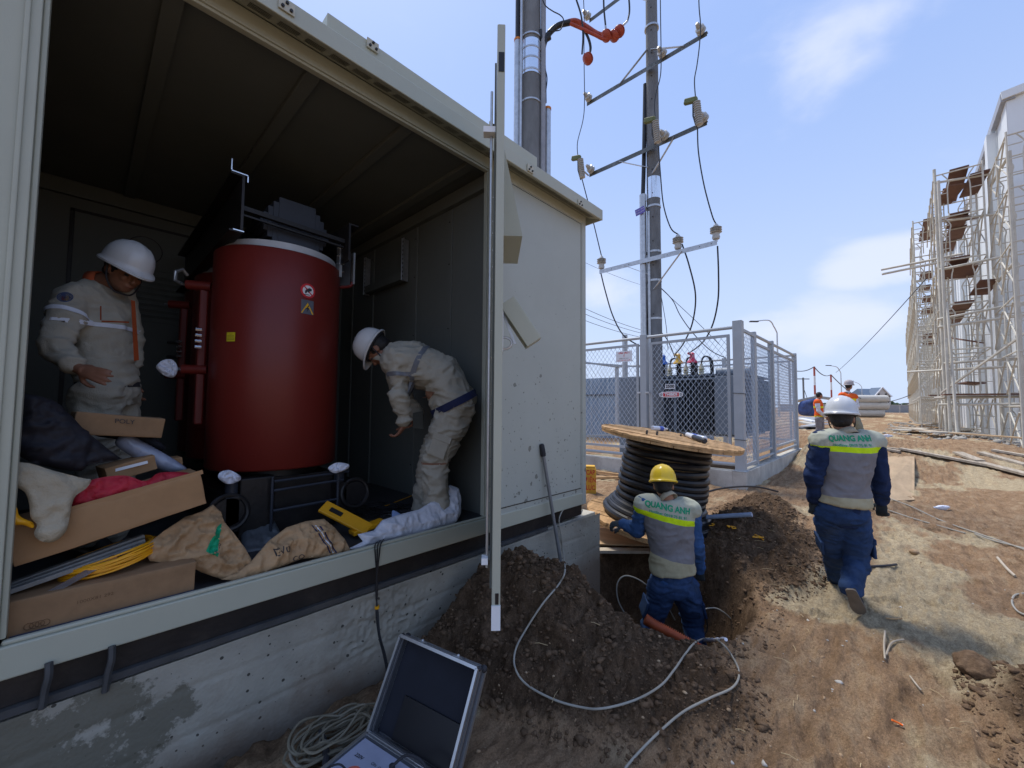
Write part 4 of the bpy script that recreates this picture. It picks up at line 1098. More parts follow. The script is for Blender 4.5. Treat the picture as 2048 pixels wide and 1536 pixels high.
g = crumple('film_sheet', [PZ(*p, .72) for p in ((482, 1075), (520, 1058), (560, 1075), (545, 1100), (520, 1118), (490, 1105))], (-.1, -.6, 1), mat('grey_film', (.10, .11, .12), .4, spec=.5), .02, seed=60, fold=.008, edge=.05)
tag(g, 'grey crumpled film sheet on the floor between the two sacks', 'film')
# black lead hanging over the sill down to the ground
hl = thing('hanging_leads', 'thin black leads hanging over the sill down to the open case', 'cable', tuple(PY(755, 1090, YF-.01)))
q0 = Vector(hl.location)
for i in range(3):
    f = MB()
    pts = [PY(752+7*i+4, 1082-3*i, 2.50), PY(750+6*i, 1091-2*i, YF-.008), PY(751+3.5*i, 1115, YF-.006), PY(755-1.5*i, 1180, YF-.012), PY(752+2*i, 1225, YF-.03), PY(757+1.5*i, 1270, YF-.10), PY(768+2*i, 1315, YF-.22), PY(775+1.5*i, 1355, YF-.33)]
    f.tube([p-q0 for p in catmull(pts, 8)], .0042, 6); obj('lead', f, M_WIRE, hl, smooth=True)
obj('tape', MB().cyl(PY(754, 1212, YF-.02)-q0, PY(754, 1217, YF-.02)-q0, .014), M_YEL, hl)
# two bent steel straps under the sill on the left
for px in (92, 218):
    f = MB(); top = 1325 if px < 150 else 1292
    f.tube(catmull([PY(px+6, top, YF-.012), PY(px+5, top+28, YF-.02), PY(px-2, top+55, YF-.015), PY(px-8, top+92, YF-.012)], 6), [.012]*19, 6)
    tag(obj('anchor_strap', f, M_DGREY, smooth=True), 'rusty steel strap left of the other, under the cabin sill' if px < 150 else 'rusty steel strap right of the other, under the cabin sill', 'strap')
# ------------------------------------------------------------------ cable reel
RC = Vector((5.02, 2.06, 0)); 
reel = thing('cable_reel', 'big wooden reel wound with thick black duct, tilted on the soil', 'cable reel', (5.02, 2.06, .20))
tx = -RT*(-.135)+Vector((-1, 0, 0))*.0
nrm_ = (Vector((0, 0, 1))+Vector((RT.x, RT.y, 0))*.135-Vector((FW.x, FW.y, 0))*.065).normalized()
reel.location = PD(1338, 872, 4.98)-nrm_*1.06
reel.rotation_mode = 'QUATERNION'; reel.rotation_quaternion = nrm_.to_track_quat('Z', 'Y')
RF = .815
def flange(z, seed, name, rad=RF):
    rad = rad*(1.04 if z < .5 else 1)
    rs = random.Random(seed); o_ = []
    n = 13; w = 2*rad/n
    for i in range(n):
        a, b = -rad+i*w+.006, -rad+(i+1)*w-.006
        pts = []
        k = 5
        top = [(a+(b-a)*j/k, sqrt(max(rad**2-(a+(b-a)*j/k)**2, 0))) for j in range(k+1)]
        pts = top+[(x, -y) for x, y in reversed(top)]
        f = MB(); f.poly([(x, y, z+.018+rs.uniform(-.006, .006)) for x, y in pts], .024, (0, 0, 1))
        o_.append(obj('plank', f, M_WOOD, reel))
    # lower layer, boards laid crosswise
    for i in range(7):
        a, b = -rad+i*2*rad/7+.003, -rad+(i+1)*2*rad/7-.003
        top = [(a+(b-a)*j/5, sqrt(max((rad-.004)**2-(a+(b-a)*j/5)**2, 0))) for j in range(6)]
        pts = [(y, x) for x, y in top]+[(-y, x) for x, y in reversed(top)]
        f = MB(); f.poly([(x, y, z-.010) for x, y in pts], .026, (0, 0, 1)); obj('cross_board', f, M_WOOD, reel)
flange(.0, 1, 'lower'); flange(1.03, 2, 'upper')
f = MB(); f.cyl((0, 0, .02), (0, 0, 1.0), .42, n=32); obj('drum', f, M_WOOD, reel, smooth=True)
rs = random.Random(3)
zz = .10; tr_ = .041
for i in range(12):
    R_ = .500-.004*i+rs.uniform(-.006, .006)
    if i < 2: R_ = .59-.03*i
    f = MB(); ex = rs.uniform(-.012, .012)
    f.tube([Vector(((R_+ex*cos(2*a))*cos(a), (R_+ex*sin(a))*sin(a), zz+.012*sin(a+i)+.004*sin(3*a+i))) for a in [2*pi*k/64 for k in range(64)]], tr_, 10, close=True)
    obj('duct_turn', f, M_DUCTB, reel, smooth=True)
    zz += .077 if i >= 2 else .066
for i in range(3):
    R_ = .600-.045*i; f = MB()
    f.tube([Vector((R_*cos(a)-.03, R_*sin(a)+.01, .09+.055*i+.02*sin(a*1.0+1))) for a in [2*pi*k/64 for k in range(64)]], tr_+.006, 10, close=True)
    obj('loose_turn', f, M_DUCTB, reel, smooth=True)
for (x, y, l_) in ((-.35, .22, .05), (-.22, .12, .05), (.25, -.12, .03)):
    obj('rod_end', MB().cyl((x, y, 1.06), (x, y, 1.06+l_), .012, n=8), M_DGREY, reel)
RM = Matrix.LocRotScale(reel.location, reel.rotation_quaternion, None)
def onreel(px, py, dz):
    d = R(px, py); n_ = nrm_; o_ = RM @ Vector((0, 0, 1.06+dz)); t = (o_-CAMP).dot(n_)/d.dot(n_); return CAMP+d*t
def bottle(name, label, a, b, r, body, band, capm):
    root = thing(name, label, 'bottle', tuple(a)); d = b-a; L_ = d.length; d = d.normalized()
    f = MB(); f.lathe([(r*.75, 0), (r, .01), (r*1.0, .30*L_), (r*.95, .34*L_), (r, .38*L_), (r, .70*L_), (r*.6, .84*L_), (r*.34, .90*L_), (r*.34, .95*L_)], (0, 0, 0), d, 18); obj('body', f, body, root, smooth=True, angle=50)
    f = MB(); f.lathe([(r*1.02, .40*L_), (r*1.02, .66*L_)], (0, 0, 0), d, 18); obj('band', f, band, root, smooth=True, angle=50)
    f = MB(); f.lathe([(r*.42, .93*L_), (r*.42, L_)], (0, 0, 0), d, 14); obj('cap', f, capm, root, smooth=True, angle=50)
    return root
M_CLEAR = mat('clear_bottle', (.62, .66, .74), .12, spec=.6)
bottle('water_bottle', 'clear water bottle with a blue band, nearest the middle of the reel', onreel(1305, 856, .03), onreel(1334, 858, .03), .032, M_CLEAR, mat('band_blue', (.05, .10, .45), .4), M_WHITE)
bottle('water_bottle', 'clear water bottle with blue wrapper behind the dark flask', onreel(1412, 878, .028), onreel(1372, 868, .028), .030, M_CLEAR, bpy.data.materials['band_blue'], M_WHITE)
fl_ = bottle('flask', 'dark grey flask with a pale strap on the reel top', onreel(1410, 882, .034), onreel(1360, 864, .034), .030, mat('flask_dark', (.03, .035, .045), .45), M_WHITE, mat('flask_cap', (.045, .05, .06), .5))

# boards, frames and litter under the reel
def plank(name, label, pts, th, m, group=None):
    P = [Vector(p) for p in pts]; n = (P[1]-P[0]).cross(P[2]-P[1]).normalized()
    o = obj(name, MB().poly(P, th, n), m); return tag(o, label, 'board', group)
plank('sheet_board', 'dirty plywood sheet under the reel edge beside the foundation', [V(3.9, 2.75, .03), V(4.45, 2.05, .04), V(4.9, 2.3, .06), V(4.4, 3.1, .04)], .015, M_PLY)
plank('sheet_board', 'thin grey board edge over the pit behind the digging worker', [V(3.88, 2.52, .0), V(4.43, 1.86, .02), V(4.5, 1.92, .02), V(3.95, 2.60, .0)], .03, M_WOOD2)
for i, (a, b) in enumerate((((1235, 940), (1192, 932)), ((1238, 950), (1190, 943)), ((1240, 955), (1195, 956)))):
    pa, pb = PZ(*a, .05), PZ(*b, .05)
    tag(obj('timber', MB().bar(pa, pb+(pb-pa)*.8, .06, .05), M_WOOD), ('upper', 'middle', 'lowest')[i]+' of the three pale timbers between yellow marker and reel', 'timber', 'pale timbers on the soil')
st_ = thing('steel_frame', 'rusty steel angle frame lying at the glove of the digging worker', 'frame', (4.3, 2.2, .25))
for a, b in (((-.25, .1, .0), (-.05, -.15, .12)), ((-.05, -.15, .12), (.12, -.1, .02)), ((-.25, .1, .0), (.1, -.3, -.06)), ((-.02, .05, .1), (.25, -.45, -.05))):
    obj('angle_bar', MB().bar(a, b, .045, .02), mat('rusty_iron', (.07, .055, .05), .7, var=.4, dirt=.5, dcol=(.2, .13, .09)) if 'rusty_iron' not in bpy.data.materials else bpy.data.materials['rusty_iron'], st_)
# yellow marker post
yp = PZ(1181, 988, 0); yp.z = 0
ym = thing('marker_post', 'yellow marker post with red lettering beside the cabin corner', 'marker', tuple(yp), atan2(yp.y, yp.x))
obj('post', MB().box((0, 0, .24), (.20, .20, .46)), M_YELT, ym, bevel=.01)
obj('cap', MB().box((0, 0, .49), (.17, .17, .05)), M_YELT, ym, bevel=.015)
for i, t_ in enumerate(('CÁP', 'ĐIỆN', 'LỰC')):
    put_text('lettering', t_, .115, M_RINK, (-.102, .0, .40-.135*i), (0, -1, 0), (0, 0, 1), ym, bold=.002, sx=.72)
# pipe lying on the mound, right of the digging worker
pa, pb = G(1392, 1040, .14), G(1500, 1030, .12)
pa = PD(1385, 1036, (pa-CAMP).dot(FW)); pb = PD(1504, 1029, (pb-CAMP).dot(FW))
tag(obj('plastic_pipe', MB().cyl(pa, pb, .024, n=14), mat('pvc_blue_grey', (.28, .36, .50), .4), smooth=True), 'pale blue grey plastic pipe resting on the dark soil heap', 'pipe')

# ------------------------------------------------------------------ fenced switchyard
FX, FY, FZ0, FZ1 = 9.05, 2.30, .33, 3.28
slab = thing('yard_slab', 'pale concrete plinth carrying the wire mesh enclosure', 'plinth', (FX, FY, 0))
o = obj('plinth', MB().bx((FX-.12, FY-.12, -.25), (15.6, FY+.12, FZ0)).bx((FX-.12, FY+.12, -.25), (FX+.12, 9.0, FZ0)), M_CONC2, None, bevel=.01); o.parent = slab; o.matrix_parent_inverse = Matrix.Translation(-Vector(slab.location))
jitter_mesh(o.data, .0, 1)
fen = thing('mesh_enclosure', 'grey steel enclosure with chain link panels round the oil transformer', 'fence', (FX, FY, FZ0))
FO = Vector(fen.location)
def nobj(name, mb, m, **k):
    o = obj(name, mb, m, None, **k); o.parent = fen; o.matrix_parent_inverse = Matrix.Translation(-FO); return o
posts = [(FX, FY, .17), (FX, 4.30, .15), (FX, 6.35, .15), (FX, 8.4, .15), (10.25, FY, .10), (11.95, FY, .12), (15.15, FY, .12), (15.15, 6.35, .12), (15.15, 4.3, .12), (15.15, 8.4, .12), (12, 8.4, .12)]
for x, y, w in posts:
    nobj('post', MB().bx((x-w/2, y-w/2, FZ0), (x+w/2, y+w/2, FZ1+(.06 if w > .16 else 0))), M_FENCE, bevel=.004)
    nobj('foot_plate', MB().bx((x-w/2-.04, y-w/2-.04, FZ0), (x+w/2+.04, y+w/2+.04, FZ0+.012)), M_FENCE)
def rail(a, b, r=.035): nobj('rail', MB().cyl(a, b, r, n=12), M_FENCE, smooth=True)
for (a, b) in (((FX, FY+.08), (FX, 4.22)), ((FX, 4.38), (FX, 6.28)), ((FX, 6.42), (FX, 8.4)), ((10.3, FY), (11.9, FY)), ((12.0, FY), (15.1, FY)), ((15.15, FY), (15.15, 8.4)), ((9.1, 8.4), (15.1, 8.4))):
    rail((*a, FZ1-.06), (*b, FZ1-.06)); 
    if a[0] != 15.15 and a[1] != 8.4: rail((*a, FZ0+.12), (*b, FZ0+.12))
def meshpanel(a, b, z0, z1, frame=True, cell=.115, fw=.055):
    a, b = Vector(a), Vector(b); d = b-a; W = d.length; d.normalize(); up = Vector((0, 0, 1)); n_ = d.cross(up)
    if frame:
        for z in (z0, z1): nobj('panel_rail', MB().bar(a+up*z, b+up*z, .04, fw), M_FENCE)
        for q_ in (a+d*fw/2, b-d*fw/2): nobj('panel_stile', MB().bar(q_+up*(z0+fw/2), q_+up*(z1-fw/2), fw, .04, up=n_), M_FENCE)
    H_ = z1-z0; f = MB(); s_ = cell; r = .0046
    k = -int(H_/s_)-1
    def P_(u, v): return a+d*u+up*(z0+v)
    sl = 1.35      # diamonds taller than wide
    while k*s_ < W:
        for sg in (1, -1):
            u0 = k*s_; u1 = u0+H_/sl
            v0, v1 = 0, H_
            ua, ub = u0, u1
            if ua < 0: v0 = -ua*sl; ua = 0
            if ub > W: v1 = H_-(ub-W)*sl; ub = W
            if ub-ua > .01 and v1 > v0:
                if sg == 1: p, q_ = P_(ua, v0), P_(ub, v1)
                else: p, q_ = P_(ua, H_-v0), P_(ub, H_-v1)
                off = n_*(.004*sg)
                f.tube([p+off, q_+off], r, 3, cap=False)
        k += 1
    nobj('chain_link', f, M_GALV)['kind'] = 'stuff'
meshpanel((FX, FY+.16, 0), (FX, 4.16, 0), .62, 3.06)
meshpanel((FX, 4.44, 0), (FX, 6.22, 0), .62, 3.06)
meshpanel((FX, 6.5, 0), (FX, 8.2, 0), .62, 3.06)
meshpanel((FX+.13, FY-.03, 0), (10.18, FY-.03, 0), .42, 3.18, fw=.06)
meshpanel((10.36, FY, 0), (11.84, FY, 0), .60, 3.04)
meshpanel((12.07, FY, 0), (15.03, FY, 0), .60, 3.04)
meshpanel((15.15, FY+.1, 0), (15.15, 6.2, 0), .60, 3.04, cell=.2)
meshpanel((15.15, 6.4, 0), (9.2, 8.4, 0), .60, 3.04, cell=.2)
for y in (4.20, 4.40):
    for z in (1.9,): nobj('hinge', MB().bx((FX-.09, y-.05, z), (FX-.04, y+.05, z+.04)), M_GALV)
for z in (1.87, .95): nobj('binding_wire', MB().tube([(FX-.10, FY-.10, z), (FX+.10, FY-.10, z-.01), (FX+.10, FY+.10, z+.01), (FX-.10, FY+.10, z+.01)], .006, 5, close=True), M_DGREY)
sg = thing('danger_sign', 'white danger sign with red flash wired to the mesh enclosure', 'sign', tuple(PX(1248, 713, FX-.05)))
q0 = Vector(sg.location); pc = [PX(a, b, FX-.05) for a, b in ((1232, 704), (1264, 702), (1263, 722), (1233, 725))]
W_ = (pc[0]-pc[1]).length; H_ = (pc[0]-pc[3]).length
obj('plate', MB().box((0, 0, 0), (.008, W_, H_)), M_SIGNW, sg)
YL, YU = (0, -1, 0), (0, 0, 1)
put_text('lettering', 'CẤM VÀO !', H_*.19, M_RINK, (-.006, 0, H_*.32), YL, YU, sg, bold=.002, sx=1.15)
put_text('lettering', 'ĐIỆN ÁP CAO', H_*.13, M_INK, (-.006, 0, -H_*.19), YL, YU, sg, sx=1.1)
put_text('lettering', 'NGUY HIỂM CHẾT NGƯỜI', H_*.12, M_RINK, (-.006, 0, -H_*.37), YL, YU, sg, sx=.9)
f = MB(); f.add([(-.006, -y*H_, z*H_) for y, z in ((.03, .2), (-.05, .03), (.0, .04), (-.03, -.11), (.06, .07), (.01, .06), (.07, .2))], [tuple(range(7))]); obj('lightning_flash', f, M_RINK, sg, fix=False)

# oil transformer
ot = thing('oil_transformer', 'large grey oil transformer with radiator fins behind the chain link', 'transformer', (10.4, 2.8, FZ0))
OO = Vector(ot.location)
def oobj(name, mb, m, par=None, **k):
    o = obj(name, mb, m, None, **k)
    if par is None: o.parent = ot; o.matrix_parent_inverse = Matrix.Translation(-OO)
    else: o.parent = par
    return o
TX = 10.35
yl = PX(1320, 760, TX).y; yr = PX(1428, 760, TX).y; yR = PX(1478, 760, TX-.12).y; zt = PX(1380, 752, TX).z; zb = PX(1380, 862, TX).z
oobj('tank', MB().bx((TX+.28, yR+.0, zb-.1), (TX+2.3, yl+.9, zt-.02)), M_TRAFO, bevel=.01)
oobj('tank_cover', MB().bx((TX+.05, yR-.08, zt-.02), (TX+2.4, yl+1.0, zt+.03)), M_TRAFOD)
y = yr
fin = None; fins = []
while y < yl+.75:
    if fin is None:
        fin = oobj('fin', MB().bx((TX, -.009, zb), (TX+.28, .009, zt-.10)), M_TRAFOD); fin.location.y = y
    else:
        c = fin.copy(); COL.objects.link(c); c.location.y = y
    y += .072
oobj('fin_header', MB().bx((TX-.005, yr, zt-.10), (TX+.28, yl+.75, zt-.05)), M_TRAFO)
oobj('fin_tie', MB().bx((TX-.02, yl-.42, zb), (TX-.004, yl-.36, zt-.06)), M_TRAFO)
oobj('end_panel', MB().bx((TX-.10, yR, zb-.04), (TX+.27, yr-.04, zt-.04)), M_TRAFO, bevel=.01)
for x in np.arange(TX+.4, TX+2.2, .085):
    oobj('side_fin', MB().bx((x, yR-.22, zb), (x+.018, yR-.002, zt-.10)), M_TRAFOD)
sx_ = FX-.045
for (px, py, w, h, t_, m_, sz) in ((1340, 773, 20, 9.5, '2500', M_INK, .092), (1342, 789, 48, 13, 'THIBIDI', M_SIGNW, .080)):
    p = PX(px, py, sx_); q_ = PX(px+w/2, py, sx_); W_ = abs(q_.y-p.y)*2; H_ = W_*h/w*.97
    s_ = thing('rating_sign' if w < 30 else 'maker_sign', 'white number sign above the red maker sign on the mesh' if w < 30 else 'red and white oval maker sign hung below the number sign', 'sign', tuple(p))
    if w < 30: obj('plate', MB().box((0, 0, 0), (.006, W_, H_)), M_SIGNW, s_)
    else:
        f = MB(); f.poly([(0, a*W_/2, b*H_/2) for a, b in ((-1, -.45), (-.75, -.85), (0, -1), (.75, -.85), (1, -.45), (1, .45), (.75, .85), (0, 1), (-.75, .85), (-1, .45))], .006, (1, 0, 0)); obj('plate', f, M_SIGNW, s_)
        obj('red_field', MB().box((-.005, 0, 0), (.004, W_*.66, H_*.62)), M_RINK, s_)
        for a in (-1, 1): obj('emblem', MB().tube([(-.005, a*W_*.415+.035*W_*cos(k), .15*H_*sin(k)*1.1) for k in [2*pi*i/14 for i in range(14)]], .006, 4, close=True), M_INK, s_)
    put_text('lettering', t_, sz, m_, (-.009 if w > 30 else -.006, 0, 0), YL, YU, s_, bold=.004, sx=1.05)
# bushings
BX = TX+.45
bush = {}
for nm, px, capm in (('blue', 1327, M_BLUE), ('yellow', 1357, M_YCAP), ('red', 1385, M_PCAP)):
    p = PX(px, 745, BX); p.z = zt+.03; y = p.y
    f = MB(); prof = [(.05, 0)]
    for i in range(6): prof += [(.045, .03+.05*i), (.09, .045+.05*i), (.045, .06+.05*i)]
    f.lathe(prof+[(.04, .34)], (BX, y, p.z), n=14); b_ = oobj('bushing', f, mat('bushing_brown', (.035, .03, .03), .35) if 'bushing_brown' not in bpy.data.materials else bpy.data.materials['bushing_brown'], smooth=True)
    f = MB(); f.lathe([(.13, 0), (.125, .03), (.07, .10), (.055, .18), (.06, .24), (.03, .27)], (BX, y, p.z+.34), n=16)
    f.cyl((BX, y, p.z+.55), (BX-.05, y+.1, p.z+.60), .03, n=8)
    oobj('cap', f, capm, smooth=True); bush[nm] = Vector((BX-.04, y+.06, p.z+.60))
for px in (1340, 1372, 1403):
    p = PX(px, 745, BX+.35); p.z = zt+.03; y = p.y
    f = MB(); prof = [(.07, 0)]
    for i in range(3): prof += [(.05, .03+.07*i), (.075, .06+.07*i)]
    f.lathe(prof+[(.035, .30), (.03, .34)], (BX+.35, y, p.z), n=14); oobj('low_voltage_bushing', f, M_CREAM, smooth=True)
    for k in range(3):
        dx = .03*k
        oobj('lead_loop', MB().tube(catmull([(BX+.35, y, p.z+.34), (BX+.36+dx, y-.03, p.z+.50), (BX+.38+dx, y-.12-.01*k, p.z+.53), (BX+.4+dx, y-.20-.02*k, p.z+.40), (BX+.4+dx, y-.22-.02*k, p.z+.02)], 6), .016, 6), M_WIRE, smooth=True)
f = MB(); f.cyl((BX+.9, yR+.1, zt+.16), (BX+.9, yR+.9, zt+.16), .13, n=18); oobj('oil_conservator', f, M_TRAFO, smooth=True)
# grey cabinet and sheet hoarding left of the transformer
p0_, p1_ = PX(1238, 755, 10.0), PX(1276, 755, 10.0)
kb = thing('switch_cabinet', 'plain grey steel cabinet with a pipe on top inside the enclosure', 'cabinet', (10.0, p1_.y, FZ0)); kh = p0_.z-FZ0
obj('body', MB().bx((0, 0, 0), (.6, p0_.y-p1_.y, kh)), M_TRAFO, kb, bevel=.01)
a_ = PX(1250, 740, 10.3); obj('riser_pipe', MB().cyl((.3, a_.y-p1_.y, kh), (.3, a_.y-p1_.y, kh+1.2), .075, n=14), M_GALV, kb, smooth=True)
hd_ = thing('sheet_hoarding', 'bluish corrugated metal hoarding behind the mesh enclosure', 'fence', (16.2, 4.5, 0))
ht = PX(1200, 756, 16.2).z
M_SHEET = mat('blue_zinc', (.20, .275, .36), .45, var=.1, vscale=1.5)
yy = 5.0
while yy < 14:
    f = MB(); prof = []
    for k in range(9): prof.append((.0 if k % 2 == 0 else .04, k*.11))
    vs_ = []
    for x, y in prof: vs_ += [(x, yy-4.5+y, 0), (x, yy-4.5+y, ht)]
    f.add(vs_, [(2*i, 2*i+2, 2*i+3, 2*i+1) for i in range(8)]); obj('sheet', f, M_SHEET, hd_)
    yy += .885
obj('top_rail', MB().bx((-.06, .5, ht*.72), (-.01, 9.5, ht*.72+.06)), M_DGREY, hd_)

# ------------------------------------------------------------------ poles
def pole(name, label, x, y, r0, r1, h, z0=0.):
    t = thing(name, label, 'pole', (x, y, z0))
    obj('shaft', MB().tube([(0, 0, h*i/12) for i in range(13)], [r0+(r1-r0)*i/12 for i in range(13)], 28), M_POLE, t, smooth=True)
    return t
P2 = PX(1310, 700, 9.85)
p2x, p2y = P2.x, P2.y
pole2 = pole('utility_pole', 'round concrete utility pole with cross arms rising inside the mesh enclosure', p2x, p2y, .19, .13, 16)
def p2o(name, mb, m, par=None, **k):
    o = obj(name, mb, m, None, **k)
    if par is None: o.parent = pole2; o.matrix_parent_inverse = Matrix.Translation((-p2x, -p2y, 0))
    else: o.parent = par
    return o
def pr2(z): return .19-.06*z/16
def band(par, x, y, z, r, h, m, name='band', n=28):
    f = MB(); f.lathe([(r, -h/2), (r+.006, -h/2), (r+.006, h/2), (r, h/2)], (x, y, z), n=n); o = obj(name, f, m, None, smooth=True, angle=40); o.parent = par; o.matrix_parent_inverse = Matrix.Translation(-Vector(par.location)); return o
zA, zB_ = PX(1296, 362, p2x).z, PX(1296, 404, p2x).z
band(pole2, p2x, p2y, (zA+zB_)/2, pr2(6.5), zA-zB_, M_SHINY, 'metal_sleeve')
for py in (418, 508, 565, 640, 60): band(pole2, p2x, p2y, PX(1300, py, p2x).z, pr2(5)+.004, .05, M_GALV, 'strap')
cx_, cy_ = p2x-.16, p2y+.21
zt_ = PX(1280, 392, cx_).z
p2o('conduit', MB().cyl((cx_, cy_, FZ0), (cx_, cy_, zt_), .085, n=18), M_GALV, smooth=True)
p2o('conduit', MB().cyl((cx_-.02, cy_-.16, FZ0), (cx_-.02, cy_-.16, zt_-.5), .035, n=12), M_GALV, smooth=True)
p2o('riser_cable', MB().tube(catmull([(cx_, cy_, zt_-.1), (cx_+.02, cy_-.02, zt_+.6), (cx_+.06, cy_-.03, zt_+1.6), (cx_+.1, cy_-.05, zt_+3)], 6), .055, 8), M_WIRE, smooth=True)
sp_ = PX(1280, 422, cx_-.12); f = MB(); f.box((sp_.x, sp_.y, sp_.z), (.01, .25, .17), Matrix.Rotation(-.18, 3, 'X')); p2o('purple_sign', f, mat('sign_purple', (.13, .11, .42), .5))
for dz in (.03, -.035): put_text('lettering', 'LỘ 471 TRẠM' if dz > 0 else 'QUANG ANH', .038, M_SIGNW, (sp_.x-.008, sp_.y, sp_.z+dz), (0, -1, .18), (0, 0, 1)).parent = pole2
bpy.data.objects[-1] if False else None
for o in pole2.children:
    if o.name.startswith('lettering'): o.matrix_parent_inverse = Matrix.Translation((-p2x, -p2y, 0))
f = MB()
for i in range(22):
    z = .8+i*.62
    f.cyl((p2x-.9*pr2(z)*1.0, p2y-.05, z), (p2x-pr2(z)*1.02, p2y-.05, z), .016, n=6)
stuff(p2o('step_holes', f, M_INK))
AX = p2x-.24
def arm(y0, y1, z, m=M_ARM, w=.115, braces=(), ax=AX):
    f = MB(); f.bx((ax-.035, min(y0, y1), z-w/2), (ax-.027, max(y0, y1), z+w/2)); f.bx((ax-.027, min(y0, y1), z+w/2-.008), (ax+.045, max(y0, y1), z+w/2)); a = p2o('cross_arm', f, m)
    n = 12
    for i in range(n): 
        y = min(y0, y1)+.12+(abs(y1-y0)-.24)*i/(n-1)
        if i in (0, 1, 4, 8, 10, 11): f = MB(); f.cyl((ax-.0365, y, z), (ax-.0355, y, z), .012, n=6); obj('hole', f, M_INK, a)
    for (ya, dz) in braces:
        p2o('brace', MB().bar((ax-.04, ya, z), (ax+.08, p2y+(.05 if ya > p2y else -.05), z+dz), .012, .055, up=(1, 0, 0)), M_GALV)
    return a
def yat(px, py): return PX(px, py, AX).y
def zat(px, py): return PX(px, py, AX).z
zArm1 = (zat(1175, 210)+zat(1415, 68))/2
zArm2 = (zat(1180, 350)+zat(1415, 248))/2
zArm3 = (zat(1200, 545)+zat(1435, 485))/2
zArm0 = zat(1215, 17)
arm(yat(1175, 210), yat(1415, 68), zArm1, braces=((yat(1240, 172), .62), (yat(1370, 92), .55)))
arm(yat(1180, 350), yat(1415, 248), zArm2, braces=((yat(1240, 325), -.42), (yat(1350, 275), -.62)))
arm(yat(1200, 545), yat(1435, 485), zArm3, braces=((yat(1250, 533), -.35), (yat(1365, 500), -.75)), w=.11, m=M_GALV)
arm(yat(1180, 38), yat(1415, -115), zArm0, braces=((yat(1252, -5), -.5),))
def insul_h(px, py, z, ax=AX, L_=.24, r=.085):
    y = PX(px, py, ax-.15).y; p = Vector((ax-.03, y, z+.05)); d = Vector((-1, .15, .28)).normalized()
    f = MB(); L_ *= 1.25; r *= 1.25; f.lathe([(.02, 0), (.05, .02), (r, .06), (r, .10), (r*.75, .115), (r*.95, .13), (r*.95, .17), (r*.5, .19), (r*.6, .21), (r*.3, L_)], p, d, 16); return p2o('post_insulator', f, M_PORC, smooth=True, angle=60), p+d*L_
tips = {}
for k, (a, b) in enumerate(((1177, 200), (1325, 98), (1402, 45))): tips['A%d' % k] = insul_h(a, b, zArm1)[1]
for k, (a, b) in enumerate(((1182, 342), (1330, 272), (1408, 238))): tips['B%d' % k] = insul_h(a, b, zArm2)[1]
insul_h(1175, 22, zArm0)
def insul_v(px, py):
    y = PX(px, py, AX).y; p = Vector((AX, y, zArm3+.03))
    f = MB(); prof = [(.02, 0), (.02, .05), (.07, .06), (.085, .10), (.07, .16), (.085, .19)]
    for i in range(3): prof += [(.065, .20+.05*i), (.125, .215+.05*i), (.065, .235+.05*i)]
    f.lathe(prof+[(.05, .38), (.02, .42)], p, n=16); p2o('line_insulator', f, M_PORC, smooth=True, angle=50); return p+Vector((0, 0, .42))
for k, (a, b) in enumerate(((1203, 530), (1356, 490), (1432, 470))): tips['C%d' % k] = insul_v(a, b)
cut = []
for k, (a, b) in enumerate(((1163, 338), (1313, 265), (1396, 228))):
    c0 = PX(a, b, AX-.38); ax_ = Vector((.10, -.06, -1)).normalized() if k != 99 else None
    f = MB(); prof = []
    for i in range(11): prof += [(.045, i*.05), (.082, .012+i*.05), (.082, .022+i*.05), (.045, .032+i*.05)]
    top = c0-ax_*.28
    f.lathe(prof, top, ax_, 12); b_ = p2o('fuse_cutout', f, M_PORC, smooth=True, angle=50)
    f = MB(); f.tube([top+Vector((-.02, .07, .02)), c0+Vector((-.02, .10, 0)), top+ax_*.56+Vector((0, .06, 0))], .018, 8); obj('fuse_tube', f, M_DGREY, b_, smooth=True)
    f = MB(); f.box(top+Vector((-.03, .13, .07)), (.10, .26, .12), Matrix.Rotation(.25, 3, 'X')); f.box(top+Vector((-.03, .02, .04)), (.09, .1, .10)); obj('bird_cover', f, M_OLIVE, b_, bevel=.02)
    f = MB(); f.tube([top+Vector((0, .06+.03*cos(t), -.08+.035*sin(t))) for t in [2*pi*i/12 for i in range(12)]], .008, 5, close=True); obj('pull_ring', f, M_DGREY, b_)
    f = MB(); f.bar(c0, Vector((AX-.03, c0.y, zArm2)), .03, .03); obj('bracket', f, M_GALV, b_)
    cut.append((top, top+ax_*.56))
def wire(name, label, pts, r=.014, m=M_WIRE, k=8, group=None):
    o = obj(name, MB().tube(catmull(pts, k), r, 6), m, smooth=True); return tag(o, label, 'wire', group)
def pxs(l_, x0, x1=None):
    n = len(l_); return [PX(a, b, x0 if x1 is None else x0+(x1-x0)*i/(n-1)) for i, (a, b) in enumerate(l_)]
XW = AX-.32
wire('jumper_wire', 'black wire from above the frame to the left fuse cutout', pxs([(1163, -60), (1168, 20), (1168, 110), (1169, 200), (1166, 240), (1155, 285), (1156, 315)], XW), .012)
wire('jumper_wire', 'black wire from the left cutout down to the left line insulator', pxs([(1164, 358), (1175, 400), (1188, 450), (1200, 500)], XW, XW+.2)+[tips['C0']], .014)
wire('jumper_wire', 'black wire from the left line insulator to the blue capped bushing', [tips['C0']+Vector((-.03, 0, -.5))]+[PX(1210, 580, AX), PX(1225, 630, AX+.15), PX(1245, 668, AX+.35), PX(1272, 688, AX+.5)]+[bush['blue']], .017)
wire('jumper_wire', 'black wire from above the frame past the pole to the middle cutout', pxs([(1320, -60), (1321, 30), (1322, 100), (1321, 150), (1311, 190), (1309, 215), (1311, 240)], XW), .012)
